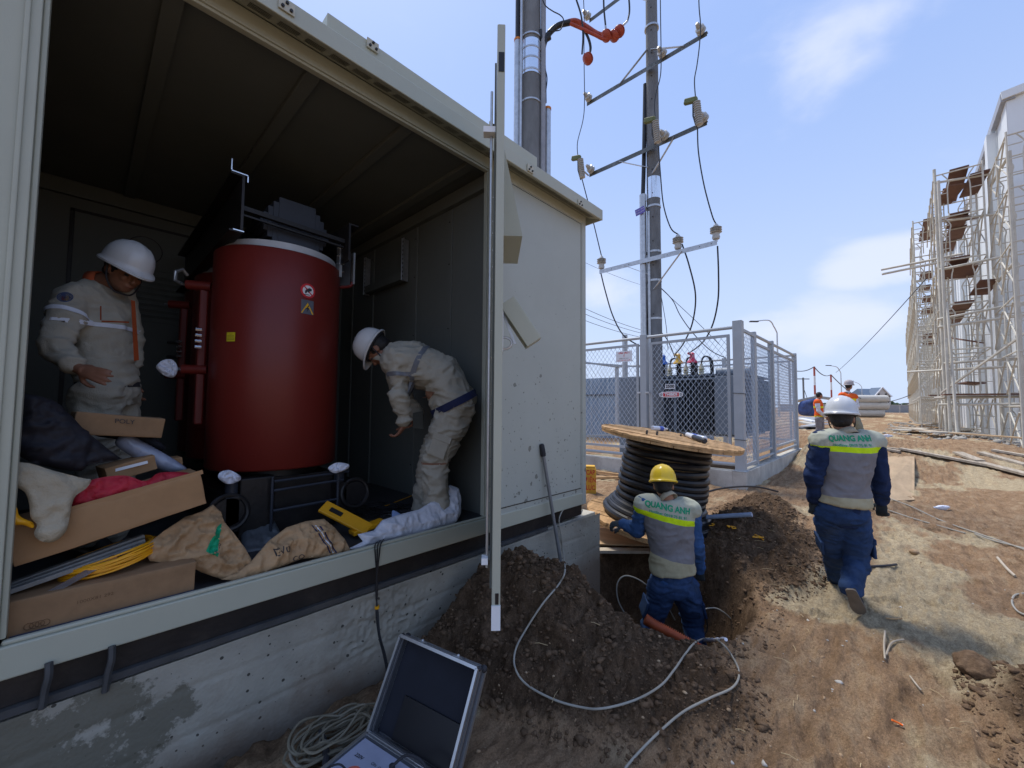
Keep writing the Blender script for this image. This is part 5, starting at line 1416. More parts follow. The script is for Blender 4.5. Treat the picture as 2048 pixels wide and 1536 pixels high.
wire('jumper_wire', 'black wire from the middle cutout down to the middle line insulator', pxs([(1317, 292), (1321, 350), (1327, 410), (1341, 455)], XW, XW+.2)+[tips['C1']], .014)
wire('jumper_wire', 'black wire from the middle line insulator to the yellow capped bushing', [PX(1364, 488, AX)]+[PX(1378, 530, AX+.05), PX(1391, 590, AX+.2), PX(1385, 645, AX+.4), PX(1368, 685, AX+.6)]+[bush['yellow']], .017)
wire('jumper_wire', 'black wire from above the frame to the right fuse cutout', pxs([(1397, -60), (1398, 10), (1401, 50), (1399, 90), (1394, 130), (1389, 160), (1391, 195)], XW), .012)
wire('jumper_wire', 'black wire from the right cutout down to the right line insulator', pxs([(1395, 255), (1397, 305), (1408, 370), (1424, 430)], XW, XW+.2)+[tips['C2']], .014)
wire('jumper_wire', 'black wire from the right line insulator to the red capped bushing', [PX(1435, 492, AX)]+[PX(1437, 545, AX+.05), PX(1436, 600, AX+.2), PX(1425, 650, AX+.4), PX(1405, 685, AX+.6)]+[bush['red']], .017)

# second, nearer pole behind the cabin
P1 = PD(1061, 330, 7.6); x1_, y1_ = P1.x, P1.y
pole1 = pole('utility_pole', 'thick concrete utility pole clamped with bright pipes, behind the cabin', x1_, y1_, .21, .165, 13)
LV = RT.copy(); LV.z = 0; LV.normalize(); NV = Vector((FW.x, FW.y, 0)).normalized()
def p1o(name, mb, m, **k):
    o = obj(name, mb, m, None, **k); o.parent = pole1; o.matrix_parent_inverse = Matrix.Translation((-x1_, -y1_, 0)); return o
za, zb2 = PD(1060, 70, 7.5).z, PD(1060, 142, 7.5).z
band(pole1, x1_, y1_, (za+zb2)/2, .19, za-zb2, M_SHINY, 'metal_sleeve')
for py in (60, 88, 110, 135, 198): band(pole1, x1_, y1_, PD(1060, py, 7.5).z, .197, .03, M_GALV, 'strap')
c_ = P1-LV*.255-NV*.05; p1o('conduit', MB().cyl((c_.x, c_.y, .2), (c_.x, c_.y, PD(1030, 66, 7.5).z), .065, n=16), M_GALV, smooth=True)
p1o('cable_seal', MB().cyl((c_.x, c_.y, PD(1030, 66, 7.5).z), (c_.x, c_.y, PD(1030, 62, 7.5).z), .072, n=14), mat('orange_seal', (.6, .2, .02), .5))
p1o('riser_cable', MB().cyl((c_.x, c_.y, PD(1030, 64, 7.5).z), (c_.x, c_.y, 12), .05, n=10), M_WIRE, smooth=True)
c_ = P1-LV*.19-NV*.17; p1o('conduit', MB().cyl((c_.x, c_.y, .2), (c_.x, c_.y, 12), .022, n=10), M_GALV, smooth=True)
c_ = P1+LV*.225-NV*.08; p1o('conduit', MB().cyl((c_.x, c_.y, .2), (c_.x, c_.y, 12.5), .048, n=14), mat('grey_pipe', (.27, .28, .31), .5), smooth=True)
c_ = P1+LV*.32+NV*.05; zq = PD(1088, 204, 7.5).z; p1o('conduit', MB().cyl((c_.x, c_.y, .2), (c_.x, c_.y, zq), .062, n=14), M_GALV, smooth=True)
p1o('cable_seal', MB().cyl((c_.x, c_.y, zq), (c_.x, c_.y, zq+.04), .07, n=14), bpy.data.materials['orange_seal'])
def pd(l_, d0, d1=None):
    n = len(l_); return [PD(a, b, d0 if d1 is None else d0+(d1-d0)*i/(n-1)) for i, (a, b) in enumerate(l_)]
dk = (c_-CAMP).dot(FW)
hc = thing('cable_run', 'thick cable bending off the nearer pole and ending in red terminations', 'cable', (c_.x, c_.y, 6.0)); q0 = Vector(hc.location)
def ho(name, pts, r, m, k=7): return obj(name, MB().tube([p-q0 for p in catmull(pts, k)], r, 10), m, hc, smooth=True)
ho('cable', pd([(1088, 205), (1087, 150), (1086, 100), (1095, 72), (1115, 52), (1140, 45)], dk), .052, M_WIRE)
ho('cable', pd([(1080, 62), (1086, 80), (1100, 74)], dk), .05, M_WIRE)
ho('red_sleeve', pd([(1128, 47), (1150, 42), (1170, 52), (1195, 68), (1215, 72)], dk), .045, M_TERM)
ho('red_sleeve', pd([(1140, 47), (1165, 58), (1190, 70), (1212, 78), (1240, 62)], dk-.1), .030, M_TERM)
for (a, b) in ((1212, 72), (1228, 72), (1238, 63), (1175, 118)):
    p = PD(a, b, dk-.1)-q0; f = MB(); f.lathe([(.03, -.05), (.10, -.02), (.105, .0), (.05, .02), (.10, .035), (.095, .05), (.03, .08)], p, Vector((.6, -.3, .7)), 16); obj('rain_shed', f, M_TERM, hc, smooth=True, angle=60)
ho('red_sleeve', pd([(1165, 55), (1176, 75), (1181, 95), (1178, 112)], dk-.05), .024, M_WIRE)
ho('lug', pd([(1212, 60), (1211, 52)], dk-.1), .018, M_GALV, 2); ho('lug', pd([(1247, 50), (1255, 42)], dk-.1), .018, M_GALV, 2)
ho('lead', pd([(1211, 50), (1208, 20), (1205, -20), (1190, -60)], dk-.1), .016, M_WIRE)
ho('lead', pd([(1255, 42), (1259, 20), (1256, -20), (1250, -60)], dk-.1), .016, M_WIRE)
ho('lead', pd([(1164, 108), (1166, 70), (1162, 30), (1150, -10), (1140, -60)], dk-.1), .016, M_WIRE)
ho('lead', pd([(1083, -10), (1090, 10), (1105, 22), (1120, 30), (1127, 40), (1122, 58), (1110, 62), (1095, 62)], dk-.1), .010, M_WIRE)
ho('lead', pd([(1088, 130), (1094, 155), (1092, 180), (1089, 200)], dk-.05), .010, M_WIRE)
# ------------------------------------------------------------------ people
def frame(f, u):
    f = Vector(f).normalized(); u = Vector(u); u = (u-f*u.dot(f)).normalized(); r = f.cross(u)
    return Matrix((r, f, u)).transposed()        # columns: right, forward, up
def limb(mb, pts, rad, n=14):
    """tapered rounded chain"""
    P = [Vector(p) for p in pts]
    for i in range(len(P)-1):
        a, b = P[i], P[i+1]; k = 6
        mb.tube([a.lerp(b, j/k) for j in range(k+1)], [rad[i]+(rad[i+1]-rad[i])*j/k for j in range(k+1)], n)
    for p, r in zip(P, rad): mb.ball(p, r*1.0, 7)
def hand(mb, w, d, palm, side=1, curl=.5, s=1.0, spread=.12):
    """palm, four fingers of different length, thumb at the side; d points along the hand, palm is the palm normal"""
    d = Vector(d).normalized(); palm = Vector(palm); palm = (palm-d*palm.dot(d)).normalized(); lat = d.cross(palm)*side
    w = Vector(w)
    M_ = Matrix((lat, palm, d)).transposed()
    mb.ball(w+d*.045*s, (.040*s, .017*s, .052*s), 8, M_)
    mb.tube([w-d*.02*s, w+d*.03*s], [.024*s, .027*s], 10)
    for i, (o_, L_) in enumerate(((.029, .070), (.010, .080), (-.010, .075), (-.028, .058))):
        b = w+d*.082*s+lat*o_*s
        dd = (d+lat*spread*(o_/.03)).normalized(); c = curl*(1+.1*i)
        p = [b-dd*.02*s, b]; ang = 0
        for q, fr in enumerate((.42, .32, .26)):
            ang += c*(.55+.25*q); dv_ = dd*cos(ang)+palm*sin(ang); p.append(p[-1]+dv_*L_*fr*s)
        mb.tube(p, [.0105*s, .0105*s, .0098*s, .009*s, .0078*s], 8); mb.ball(p[-1], .0078*s, 4)
    t0 = w+d*.02*s+lat*.028*s+palm*.004*s
    p = [t0-lat*.01*s, t0+(d*.55+lat*.65+palm*.25).normalized()*.034*s]; p.append(p[-1]+(d*.8+lat*.35+palm*(.3+curl*.3)).normalized()*.030*s); p.append(p[-1]+(d*.85+palm*(.3+curl*.5)).normalized()*.024*s)
    mb.tube(p, [.014*s, .0125*s, .011*s, .0085*s], 8); mb.ball(p[-1], .0085*s, 4)
def head(mb, c, F, s=1.0):
    """skull, jaw, nose, brow, lips, ears"""
    def B(o_, r): mb.ball(Vector(c)+F @ (Vector(o_)*s), tuple(x*s for x in r), 10, F)
    B((0, -.012, .030), (.077, .098, .092)); B((0, .018, -.030), (.066, .074, .080)); B((0, .045, -.075), (.040, .042, .034)); B((0, .012, -.06), (.055, .06, .045))
    B((0, .083, .018), (.050, .016, .012)); B((.030, .074, -.020), (.022, .018, .022)); B((-.030, .074, -.020), (.022, .018, .022))
    mb.tube([Vector(c)+F @ (Vector(o_)*s) for o_ in ((0, .088, .012), (0, .103, -.012), (0, .112, -.030))], [.008*s, .010*s, .014*s], 8)
    B((0, .104, -.032), (.017, .012, .009)); B((0, .088, -.058), (.024, .010, .006)); B((0, .084, -.068), (.020, .010, .006))
    for sx in (1, -1): B((.078*sx, -.008, -.005), (.011, .022, .031))
def helmet(name, c, F, m, parent, s=1.0, strap=True):
    """dome with ridges, rain gutter and a peak at the front"""
    n = 48; rows = []
    prof = [(1.02, -.004), (1.03, .0), (1.0, .012), (.99, .03), (.955, .058), (.87, .088), (.74, .110), (.55, .128), (.33, .139), (.12, .143)]
    f = MB(); vs = []; fs = []
    for j, (k, h) in enumerate(prof):
        for i in range(n):
            a = 2*pi*i/n; rx, ry = .107*k, .129*k
            if j < 2:
                pk = max(0, sin(a))**3; rx += .009; ry += .009+(.038*pk)
            x, y = rx*cos(a), ry*sin(a); z = h
            if j < 2: z -= .012*max(0, sin(a))**3
            if j > 3 and abs(x) < .028: z += .006*(1 if abs(x) < .012 else .4)
            if j > 3 and .035 < abs(x) < .055: z += .0035
            vs.append(Vector(c)+F @ (Vector((x, y, z))*s))
    for j in range(len(prof)-1):
        for i in range(n): fs.append((j*n+i, j*n+(i+1) % n, (j+1)*n+(i+1) % n, (j+1)*n+i))
    fs.append(tuple((len(prof)-1)*n+i for i in range(n)))
    f.add(vs, fs)
    o = obj(name, f, m, parent, smooth=True, angle=60); md = o.modifiers.new('shell', 'SOLIDIFY'); md.thickness = .004*s; md.offset = 1
    f = MB(); f.tube([Vector(c)+F @ (Vector((.1185*cos(a), .141*sin(a)+(.038*max(0, sin(a))**3), -.006-.012*max(0, sin(a))**3))*s) for a in [2*pi*i/n for i in range(n)]], .0045*s, 6, close=True)
    obj('rim', f, m, o, smooth=True)
    f = MB(); f.tube([Vector(c)+F @ (Vector((.096*cos(a), .114*sin(a)-.004, -.006))*s) for a in [2*pi*i/32 for i in range(32)]], .011*s, 6, close=True)
    obj('headband', f, M_INK, o, smooth=True)
    if strap:
        f = MB(); f.tube(catmull([Vector(c)+F @ (Vector(p)*s) for p in ((.086, .0, -.01), (.080, .03, -.09), (.045, .06, -.145), (0, .07, -.152), (-.045, .06, -.145), (-.080, .03, -.09), (-.086, 0, -.01))], 5), .005*s, 5)
        obj('chin_strap', f, M_INK, o, smooth=True)
    return o
def torso_secs(J, k=1.0, kd=1.0, top=1.0, low=0.0):
    hl, hr, sl, sr = J['hipL'], J['hipR'], J['shL'], J['shR']
    hc_, sc_ = (hl+hr)/2, (sl+sr)/2
    mid = J.get('waist', hc_.lerp(sc_, .42))
    def dirs(c0, c1, lat):
        sp = (c1-c0).normalized(); lat = (lat-sp*lat.dot(sp)).normalized(); return lat, sp.cross(lat)
    L1, D1 = dirs(hc_, mid, hr-hl); L2, D2 = dirs(mid, sc_, sr-sl)
    s_ = J.get('scale', 1.0)
    secs = []
    def S(c, lat, dep, w, d): secs.append((c, lat*w*s_*k, dep*d*s_*kd))
    dn_ = (hc_-mid).normalized()
    S(hc_+dn_*(.06+low)*s_, L1, D1, .150, .105); S(hc_, L1, D1, .170, .122); S(hc_.lerp(mid, .5), L1, D1, .158, .115)
    S(mid, (L1+L2).normalized(), (D1+D2).normalized(), .150, .110); S(mid.lerp(sc_, .35), L2, D2, .164, .118); S(mid.lerp(sc_, .7), L2, D2, .182, .122)
    S(mid.lerp(sc_, .92), L2, D2, .188, .105); up_ = (sc_-mid).normalized(); S(sc_+up_*.03*s_*top, L2, D2, .150, .080); S(sc_+up_*.065*s_*top, L2, D2, .085, .066)
    return secs
def cloth_band(name, target, c, ax, rad, w, m, parent=None, n=40, off=.004, arc=(0, 2*pi)):
    bm = bmesh.new(); bm.from_mesh(target); bv = BVHTree.FromBMesh(bm); bm.free()
    ax = Vector(ax).normalized(); u = ax.orthogonal().normalized(); v = ax.cross(u); c = Vector(c); rows = []
    for i in range(n+1):
        a = arc[0]+(arc[1]-arc[0])*i/n; d = u*cos(a)+v*sin(a); r_ = []
        for k in (-.5, -.17, .17, .5):
            p = c+ax*w*k; h = bv.ray_cast(p+d*rad, -d, rad); r_.append((h[0] if h[0] is not None else p+d*rad*.6)+d*off)
        rows.append(r_)
    f = MB(); f.add([p for r_ in rows for p in r_], [(4*i+k, 4*i+4+k, 4*i+5+k, 4*i+1+k) for i in range(n) for k in range(3)])
    o = obj(name, f, m, parent, smooth=True); return o
def stripe_mat(name, ax, o_, stops, rough=.75):
    """cloth sewn from strips: colour by position along ax measured from o_ (object space)"""
    m = bpy.data.materials.new(name); n, l, b = nodes_of(m); b.inputs['Roughness'].default_value = rough; b.inputs['Specular IOR Level'].default_value = .2
    t = n.new('ShaderNodeTexCoord'); sb = n.new('ShaderNodeVectorMath'); sb.operation = 'SUBTRACT'; sb.inputs[1].default_value = tuple(o_)
    l.new(t.outputs['Object'], sb.inputs[0]); dt = n.new('ShaderNodeVectorMath'); dt.operation = 'DOT_PRODUCT'; dt.inputs[1].default_value = tuple(Vector(ax).normalized()); l.new(sb.outputs[0], dt.inputs[0])
    ns = n.new('ShaderNodeTexNoise'); ns.inputs['Scale'].default_value = 9; l.new(t.outputs['Object'], ns.inputs['Vector'])
    ad = n.new('ShaderNodeMath'); ad.operation = 'MULTIPLY_ADD'; l.new(ns.outputs[0], ad.inputs[0]); ad.inputs[1].default_value = .012; l.new(dt.outputs['Value'], ad.inputs[2])
    ma = n.new('ShaderNodeMath'); ma.operation = 'ADD'; ma.inputs[1].default_value = .5; l.new(ad.outputs[0], ma.inputs[0])
    r = n.new('ShaderNodeValToRGB'); r.color_ramp.interpolation = 'CONSTANT'; e = r.color_ramp.elements
    while len(e) < len(stops): e.new(.5)
    for i, (p, c) in enumerate(stops): e[i].position = min(max(p+.5, 0), 1); e[i].color = (*c, 1)
    l.new(ma.outputs[0], r.inputs[0])
    n2 = n.new('ShaderNodeTexNoise'); n2.inputs['Scale'].default_value = 7; n2.inputs['Detail'].default_value = 8; n2.inputs['Roughness'].default_value = .7; l.new(t.outputs['Object'], n2.inputs['Vector'])
    r2 = n.new('ShaderNodeValToRGB'); r2.color_ramp.elements[0].position = .3; r2.color_ramp.elements[0].color = (.72, .70, .66, 1); r2.color_ramp.elements[1].position = .6; l.new(n2.outputs[0], r2.inputs[0])
    mx = n.new('ShaderNodeMixRGB'); mx.blend_type = 'MULTIPLY'; mx.inputs[0].default_value = .8; l.new(r.outputs[0], mx.inputs[1]); l.new(r2.outputs[0], mx.inputs[2]); l.new(mx.outputs[0], b.inputs['Base Color'])
    nb = n.new('ShaderNodeTexNoise'); nb.inputs['Scale'].default_value = 160; l.new(t.outputs['Object'], nb.inputs['Vector'])
    bp = n.new('ShaderNodeBump'); bp.inputs['Strength'].default_value = .3; bp.inputs['Distance'].default_value = .004; l.new(nb.outputs[0], bp.inputs['Height']); l.new(bp.outputs[0], b.inputs['Normal'])
    return m
def shoe(par, ank, toe, up=(0, 0, 1), s=1.0, m=None):
    ank, toe = Vector(ank), Vector(toe); d = toe-ank; up = Vector(up); F = frame(d-up*d.dot(up)*.0, up)
    f = MB()
    heel = ank-F.col[1]*.05*s
    f.loft([(heel+F.col[2]*-.045*s, F.col[0]*.03*s, F.col[2]*.03*s), (heel+F.col[1]*.02*s+F.col[2]*-.035*s, F.col[0]*.038*s, F.col[2]*.045*s), (ank+F.col[1]*.05*s-F.col[2]*.035*s, F.col[0]*.04*s, F.col[2]*.048*s), (ank+F.col[1]*.12*s-F.col[2]*.05*s, F.col[0]*.047*s, F.col[2]*.034*s), (ank+F.col[1]*.18*s-F.col[2]*.06*s, F.col[0]*.042*s, F.col[2]*.025*s), (ank+F.col[1]*.205*s-F.col[2]*.065*s, F.col[0]*.02*s, F.col[2]*.012*s)], 14)
    f.cyl(ank-F.col[2]*.03*s, ank+F.col[2]*.05*s, .046*s, .048*s)
    o = obj('shoe', skin(f, .008, 3), m or M_BOOT, par)
    f = MB(); P = []
    for a, w in ((-.075, .02), (-.06, .034), (.0, .038), (.06, .042), (.12, .049), (.17, .044), (.205, .022)): P.append((a, w))
    pts = [ank+F.col[1]*a*s+F.col[0]*w*s-F.col[2]*.088*s for a, w in P]+[ank+F.col[1]*a*s-F.col[0]*w*s-F.col[2]*.088*s for a, w in reversed(P)]
    f.poly(pts, .016*s, F.col[2]); obj('sole', f, mat('sole_tan', (.17, .14, .11), .9, var=.2, vscale=10) if 'sole_tan' not in bpy.data.materials else bpy.data.materials['sole_tan'], o, bevel=.004)
    return o
def person(label, J, F, opt, group=None):
    """J: joints in world space; F: head frame"""
    s_ = J.get('scale', 1.0); vx = opt.get('vox', .011)
    root = thing('person', label, 'person', tuple(J['root']), 0, group)
    r0 = Vector(J['root'])
    J = {k: (v-r0 if isinstance(v, Vector) and k != 'root' else v) for k, v in J.items()}
    hc_, sc_ = (J['hipL']+J['hipR'])/2, (J['shL']+J['shR'])/2
    nk = J['neck']; hd = J['head']
    # body: one continuous skin
    f = MB(); f.loft(torso_secs(J, .80, .80), 18); limb(f, [sc_, nk, hd-F @ Vector((0, .015, .04))*s_], [.062*s_, .056*s_, .054*s_], 14)
    head(f, hd, F, s_)
    for sd in 'LR':
        limb(f, [J['sh'+sd], J['el'+sd], J['wr'+sd]], [.046*s_, .036*s_, .026*s_]); limb(f, [J['hip'+sd], J['kn'+sd], J['an'+sd]], [.075*s_, .05*s_, .035*s_])
    gl = opt.get('gloves')
    hm = MB() if gl else f
    for sd in 'LR':
        a = J['wr'+sd]; d, pn, cu = opt['hand'+sd]
        hand(hm, a, d, pn, 1 if sd == 'L' else -1, cu, s_*(1.08 if gl else 1))
    obj('body', skin(f, opt.get('bvox', .0065), 2), opt.get('skin', M_SKIN), root)
    if gl: obj('gloves', skin(hm, .006, 2), gl, root)
    # eyes
    for sx in (1, -1):
        e = MB(); e.ball(hd+F @ (Vector((.030*sx, .079, .002))*s_), .011*s_, 6); obj('eye', e, M_INK, root, smooth=True)
    e = MB(); e.tube([hd+F @ (Vector((x, y, -.0635))*s_) for x, y in ((-.02, .090), (0, .0985), (.02, .090))], .0025, 5); obj('lips', e, mat('lip', (.16, .055, .04), .5) if 'lip' not in bpy.data.materials else bpy.data.materials['lip'], root)
    # hair
    f = MB(); f.ball(hd+F @ (Vector((0, -.022, .030))*s_), tuple(x*s_ for x in (.083, .098, .098)), 12, F); f.ball(hd+F @ (Vector((0, -.045, -.022))*s_), tuple(x*s_ for x in (.072, .066, .055)), 10, F)
    obj('hair', skin(f, .009, 2, fold=.003, fscale=(60, 60, 60), seed=3), M_HAIR, root)
    # trousers
    f = MB(); secs = torso_secs(J, 1.06, 1.10)[:4]; f.loft(secs, 18)
    tk = opt.get('trk', 1.0)
    for sd in 'LR':
        h_, k_, a_ = J['hip'+sd], J['kn'+sd], J['an'+sd]
        cuff = a_+(k_-a_).normalized()*(-.015)
        limb(f, [h_, h_.lerp(k_, .5), k_, k_.lerp(a_, .55), cuff], [.112*s_*tk, .100*s_*tk, .084*s_*tk, .078*s_*tk, .074*s_*tk])
    tm = skin(f, vx, 4, fold=opt.get('fold', .008)*1.1, fscale=(5, 5, 15), seed=5); tro = obj('trousers', tm, opt['trousers'], root)
    for sd in 'LR':      # cargo pocket on the outer thigh
        if opt.get('pockets', True):
            k_, h_ = J['kn'+sd], J['hip'+sd]; ax = (k_-h_).normalized(); c = h_.lerp(k_, .72)
            out = opt.get('pout'+sd) or ((J['hipR']-J['hipL']).normalized()*(1 if sd == 'R' else -1)); out = (out-ax*out.dot(ax)).normalized(); sd2 = ax.cross(out)
            Mp = Matrix((sd2, ax, out)).transposed(); f = MB(); f.box(c+out*.098*tk*s_, (.13*s_, .16*s_, .022), Mp); p_ = obj('pocket', evaluated(f, [('BEVEL', dict(width=.007, segments=2)), ('SUBSURF', dict(subdivision_type='SIMPLE', levels=3))]), opt['trousers'], root); jitter_mesh(p_.data, .006, 22, 3); p_.data.shade_smooth()
            f = MB(); f.box(c-ax*.062*s_+out*.106*tk*s_, (.135*s_, .045*s_, .012), Mp); obj('pocket_flap', f, opt['trousers'], p_, bevel=.003)
    # jacket or shirt
    f = MB(); low = opt.get('low', .02); jk_ = opt.get('jk', .88 if opt.get('vest') else 1); f.loft(torso_secs(J, 1.10*jk_, 1.12*jk_, 1.0, low), 20)
    for sd in 'LR':
        a_, b_, c_ = J['sh'+sd], J['el'+sd], J['wr'+sd]
        limb(f, [a_, a_.lerp(b_, .5), b_, b_.lerp(c_, .5), c_+(b_-c_).normalized()*opt.get('cuff', .015)], [.078*s_, .070*s_, .062*s_, .056*s_, .047*s_])
    sh_ = skin(f, vx, 4, fold=opt.get('fold', .008), fscale=(6, 6, 13), seed=11); jo = obj(opt.get('topname', 'shirt'), sh_, opt['shirt'], root)
    f = MB(); ax = (hd-F @ Vector((0, .01, .05))*s_-nk).normalized(); f.tube([nk-ax*.04*s_, nk+ax*.012*s_], [.079*s_, .066*s_], 20, cap=False)
    co_ = obj('collar', f, opt.get('collar', opt['shirt']), root, smooth=True); md = co_.modifiers.new('cloth', 'SOLIDIFY'); md.thickness = .006
    vo = None
    if opt.get('vest'):
        f = MB(); secs = torso_secs(J, 1.24, 1.22, 1.0); vf = opt.get('vf', .3); a_, b_ = secs[1], secs[3]; f.loft([tuple(x_.lerp(y_, vf)*g_ if i_ else x_.lerp(y_, vf) for i_, (x_, y_, g_) in enumerate(zip(a_, b_, (1, 1.03, 1.05))))]+[s__ for j__, s__ in enumerate(secs) if j__ >= 3], 22)
        for sd in 'LR':
            a_, b_ = J['sh'+sd], J['el'+sd]; limb(f, [a_.lerp(sc_, .35), a_.lerp(b_, .04)], [.092*s_, .098*s_])
        vm = skin(f, vx*.9, 5, fold=opt.get('fold', .008)*.7, fscale=(5, 5, 8), seed=15); vo = obj('vest', vm, opt['vest'], root)
    if 'helmet' in opt: helmet('helmet', hd+F @ (Vector((0, -.006, .040))*s_), F, opt['helmet'], root, s_*1.03, opt.get('strap', True))
    if opt.get('shoes', True):
        for sd in 'LR': shoe(root, J['an'+sd], J['to'+sd], opt.get('up'+sd, (0, 0, 1)), s_, opt.get('shoem'))
    return root, jo, vo, tro, J

LIME, GREYV, YOKE, BANDC = (.62, .85, .01), (.215, .21, .225), (.44, .45, .36), (.42, .38, .25)
# --- worker walking away
d0 = 3.27
def W(px, py, dd=0.): return PD(px, py, d0+dd)
J = dict(scale=.97, hipL=W(1660, 1030, .02), hipR=W(1706, 1030, -.02), waist=W(1687, 965), shL=W(1645, 879, .0), shR=W(1742, 881, 0), neck=W(1690, 862), head=W(1683, 838, .04),
         elL=W(1628, 950, .0), wrL=W(1629, 1000, .06), elR=W(1762, 958, -.02), wrR=W(1762, 1003, .06), knL=W(1668, 1103, .18), anL=W(1676, 1160, .46), toL=W(1690, 1165, .60), knR=W(1716, 1118, .0), anR=W(1703, 1172, -.12), toR=W(1724, 1222, -.05))
J['root'] = Vector((4.33, .30, hz1(4.33, .30)))
fwd = Vector((1, .06, 0))
Fh = frame((1, .02, -.10), (0, 0, 1))
zl = W(1690, 900)-J['root']
vest1 = stripe_mat('vest_cloth_walk', (0, -.03, 1), zl, [(-.5, BANDC), (-.352, GREYV), (.0, LIME), (.042, YOKE)])
vest1.node_tree.nodes['Color Ramp'].color_ramp.elements[0].position = 0
up1 = -(W(1727, 1224)-W(1700, 1195))
r1, jo1, vo1, _, _ = person('worker walking away in a white helmet, grey vest and navy work clothes', J, Fh, dict(
    handL=((.05, .02, -1), (0, -.6, 0)[0:0] or (1, .3, 0), .75), handR=((.05, -.02, -1), (1, -.3, 0), .8), gloves=M_GLOVE, trousers=M_DENIM, shirt=M_NAVYS, vest=vest1, helmet=M_HWHITE, fold=.015,
    vf=.36, upR=(.85, .1, .35), collar=M_BEIGE))
T1 = J['root']
wrap_text('lettering', 'QUANG ANH', .060, M_GREEN, W(1681, 874)-T1, RT, (0, 0, 1), FW, vo1.data, vo1, bold=.0022, sx=.92, off=.004)
wrap_text('lettering', 'Hotline: 0919 75 81 91', .029, M_GREEN, W(1683, 886)-T1+Vector((0, 0, -.002)), RT, (0, 0, 1), FW, vo1.data, vo1, bold=.0004, sx=1.05, off=.004)

# --- worker digging in the pit
d0 = 3.58
J = dict(scale=.98, hipL=W(1326, 1172, 0), hipR=W(1369, 1175, 0), waist=W(1343, 1100), shL=W(1291, 1008, .02), shR=W(1379, 1016, -.02), neck=W(1334, 992), head=W(1327, 972, .06),
         elL=W(1274, 1062, .10), wrL=W(1245, 1046, .20), elR=W(1392, 1092, .0), wrR=W(1399, 1140, .14), knL=W(1305, 1232, .08), anL=W(1294, 1310, -.02), toL=W(1280, 1325, .15), knR=W(1385, 1236, .08), anR=W(1394, 1318, -.06), toR=W(1410, 1335, .12))
J['root'] = Vector((3.56, 1.48, -.62))
Fh = frame((.93, .36, -.25), (.05, .08, 1))
zl = W(1330, 1035)-J['root']
ax_ = (UP*1.0+RT*.20).normalized()
vest2 = stripe_mat('vest_cloth_pit', ax_, zl, [(-.5, BANDC), (-.315, GREYV), (.0, LIME), (.045, YOKE)])
r2, jo2, vo2, _, _ = person('worker in a yellow helmet and grey vest standing in the dug pit', J, Fh, dict(
    handL=((-.5, .75, -.15), (.3, .2, -1), 1.0), handR=((.3, .05, -1), (1, .3, 0), .7), gloves=M_GLOVE, trousers=M_DENIM, shirt=M_DENIM2, vest=vest2, helmet=M_HYEL, fold=.016, trk=1.08, strap=False, vf=.44, collar=M_BEIGE))
T2 = J['root']
upv = (UP+RT*.16).normalized(); rtv = (RT-UP*.16).normalized()
wrap_text('lettering', 'QUANG ANH', .066, M_GREEN, W(1327, 1009)-T2, rtv, upv, FW, vo2.data, vo2, bold=.0024, sx=.92, off=.004)
wrap_text('lettering', 'Hotline: 0919 75 81 91', .031, M_GREEN, W(1327, 1022)-T2, rtv, upv, FW, vo2.data, vo2, bold=.0005, sx=1.05, off=.004)

# --- worker bending inside the cabin
d0 = 3.2
J = dict(scale=1.03, hipL=W(912, 815, -.08), hipR=W(914, 812, .10), waist=W(880, 748, 0), shL=W(800, 722, -.16), shR=W(785, 712, .14), neck=W(768, 712, 0), head=W(757, 700, 0),
         elL=W(797, 792, -.20), wrL=W(810, 848, -.16), elR=W(800, 780, .20), wrR=W(838, 835, .18), knL=W(872, 918, -.10), anL=W(874, 1025, -.10), toL=W(838, 1035, -.10), knR=W(868, 905, .12), anR=W(848, 1008, .16), toR=W(815, 1012, .18))
J['root'] = W(868, 1050)
Fh = frame(-RT*.45-UP*.9, -RT*.9+UP*.35)
r3, jo3, _, tro3, Jl = person('worker bending forward at the right of the cabin in khaki work suit', J, Fh, dict(
    handL=(-RT*.5-UP*.8, -RT, .6), handR=(-RT*.6-UP*.7, -RT, .7), trousers=M_KHAKI, shirt=M_KHAKI, helmet=M_HWHITE, fold=.022, jk=1.22, trk=1.18, topname='jacket', low=-.02, poutL=-FW, poutR=FW, strap=True, skin=M_SKIND, cuff=.03))
cloth_band('reflective_band', jo3.data, Jl['shL'].lerp(Jl['elL'], .42), Jl['elL']-Jl['shL'], .13, .030, mat('grey_band', (.17, .18, .20), .4), jo3)
cloth_band('reflective_band', jo3.data, Jl['waist'].lerp((Jl['shL']+Jl['shR'])/2, .42), (Jl['waist']-(Jl['shL']+Jl['shR'])/2), .30, .035, bpy.data.materials['grey_band'], jo3)
cloth_band('inner_hem', jo3.data, ((Jl['hipL']+Jl['hipR'])/2).lerp(Jl['waist'], .12), (Jl['waist']-(Jl['hipL']+Jl['hipR'])/2), .30, .055, M_NAVY, jo3, off=.014)
cloth_band('knee_seam', tro3.data, Jl['knL'].lerp(Jl['anL'], .05), (Jl['anL']-Jl['knL']), .16, .014, mat('rust_seam', (.25, .13, .08), .8), tro3, off=.002)
for l_ in (((843, 782), (868, 784), (868, 786), (843, 785)), ((843, 785), (868, 786), (852, 800), (843, 796))):
    print_poly('pocket_seam', [PD(a, b, 3.0)-r3.location for a, b in l_], bpy.data.materials['rust_seam'], jo3, d=FW, off=.004)
tag(obj('held_panel', MB().poly([W(826, 826, .0), W(846, 822, .1), W(846, 858, .1), W(826, 856, .0)], .006, -FW), M_PAINT_DIM), 'small grey sheet held low by the bending worker', 'sheet')

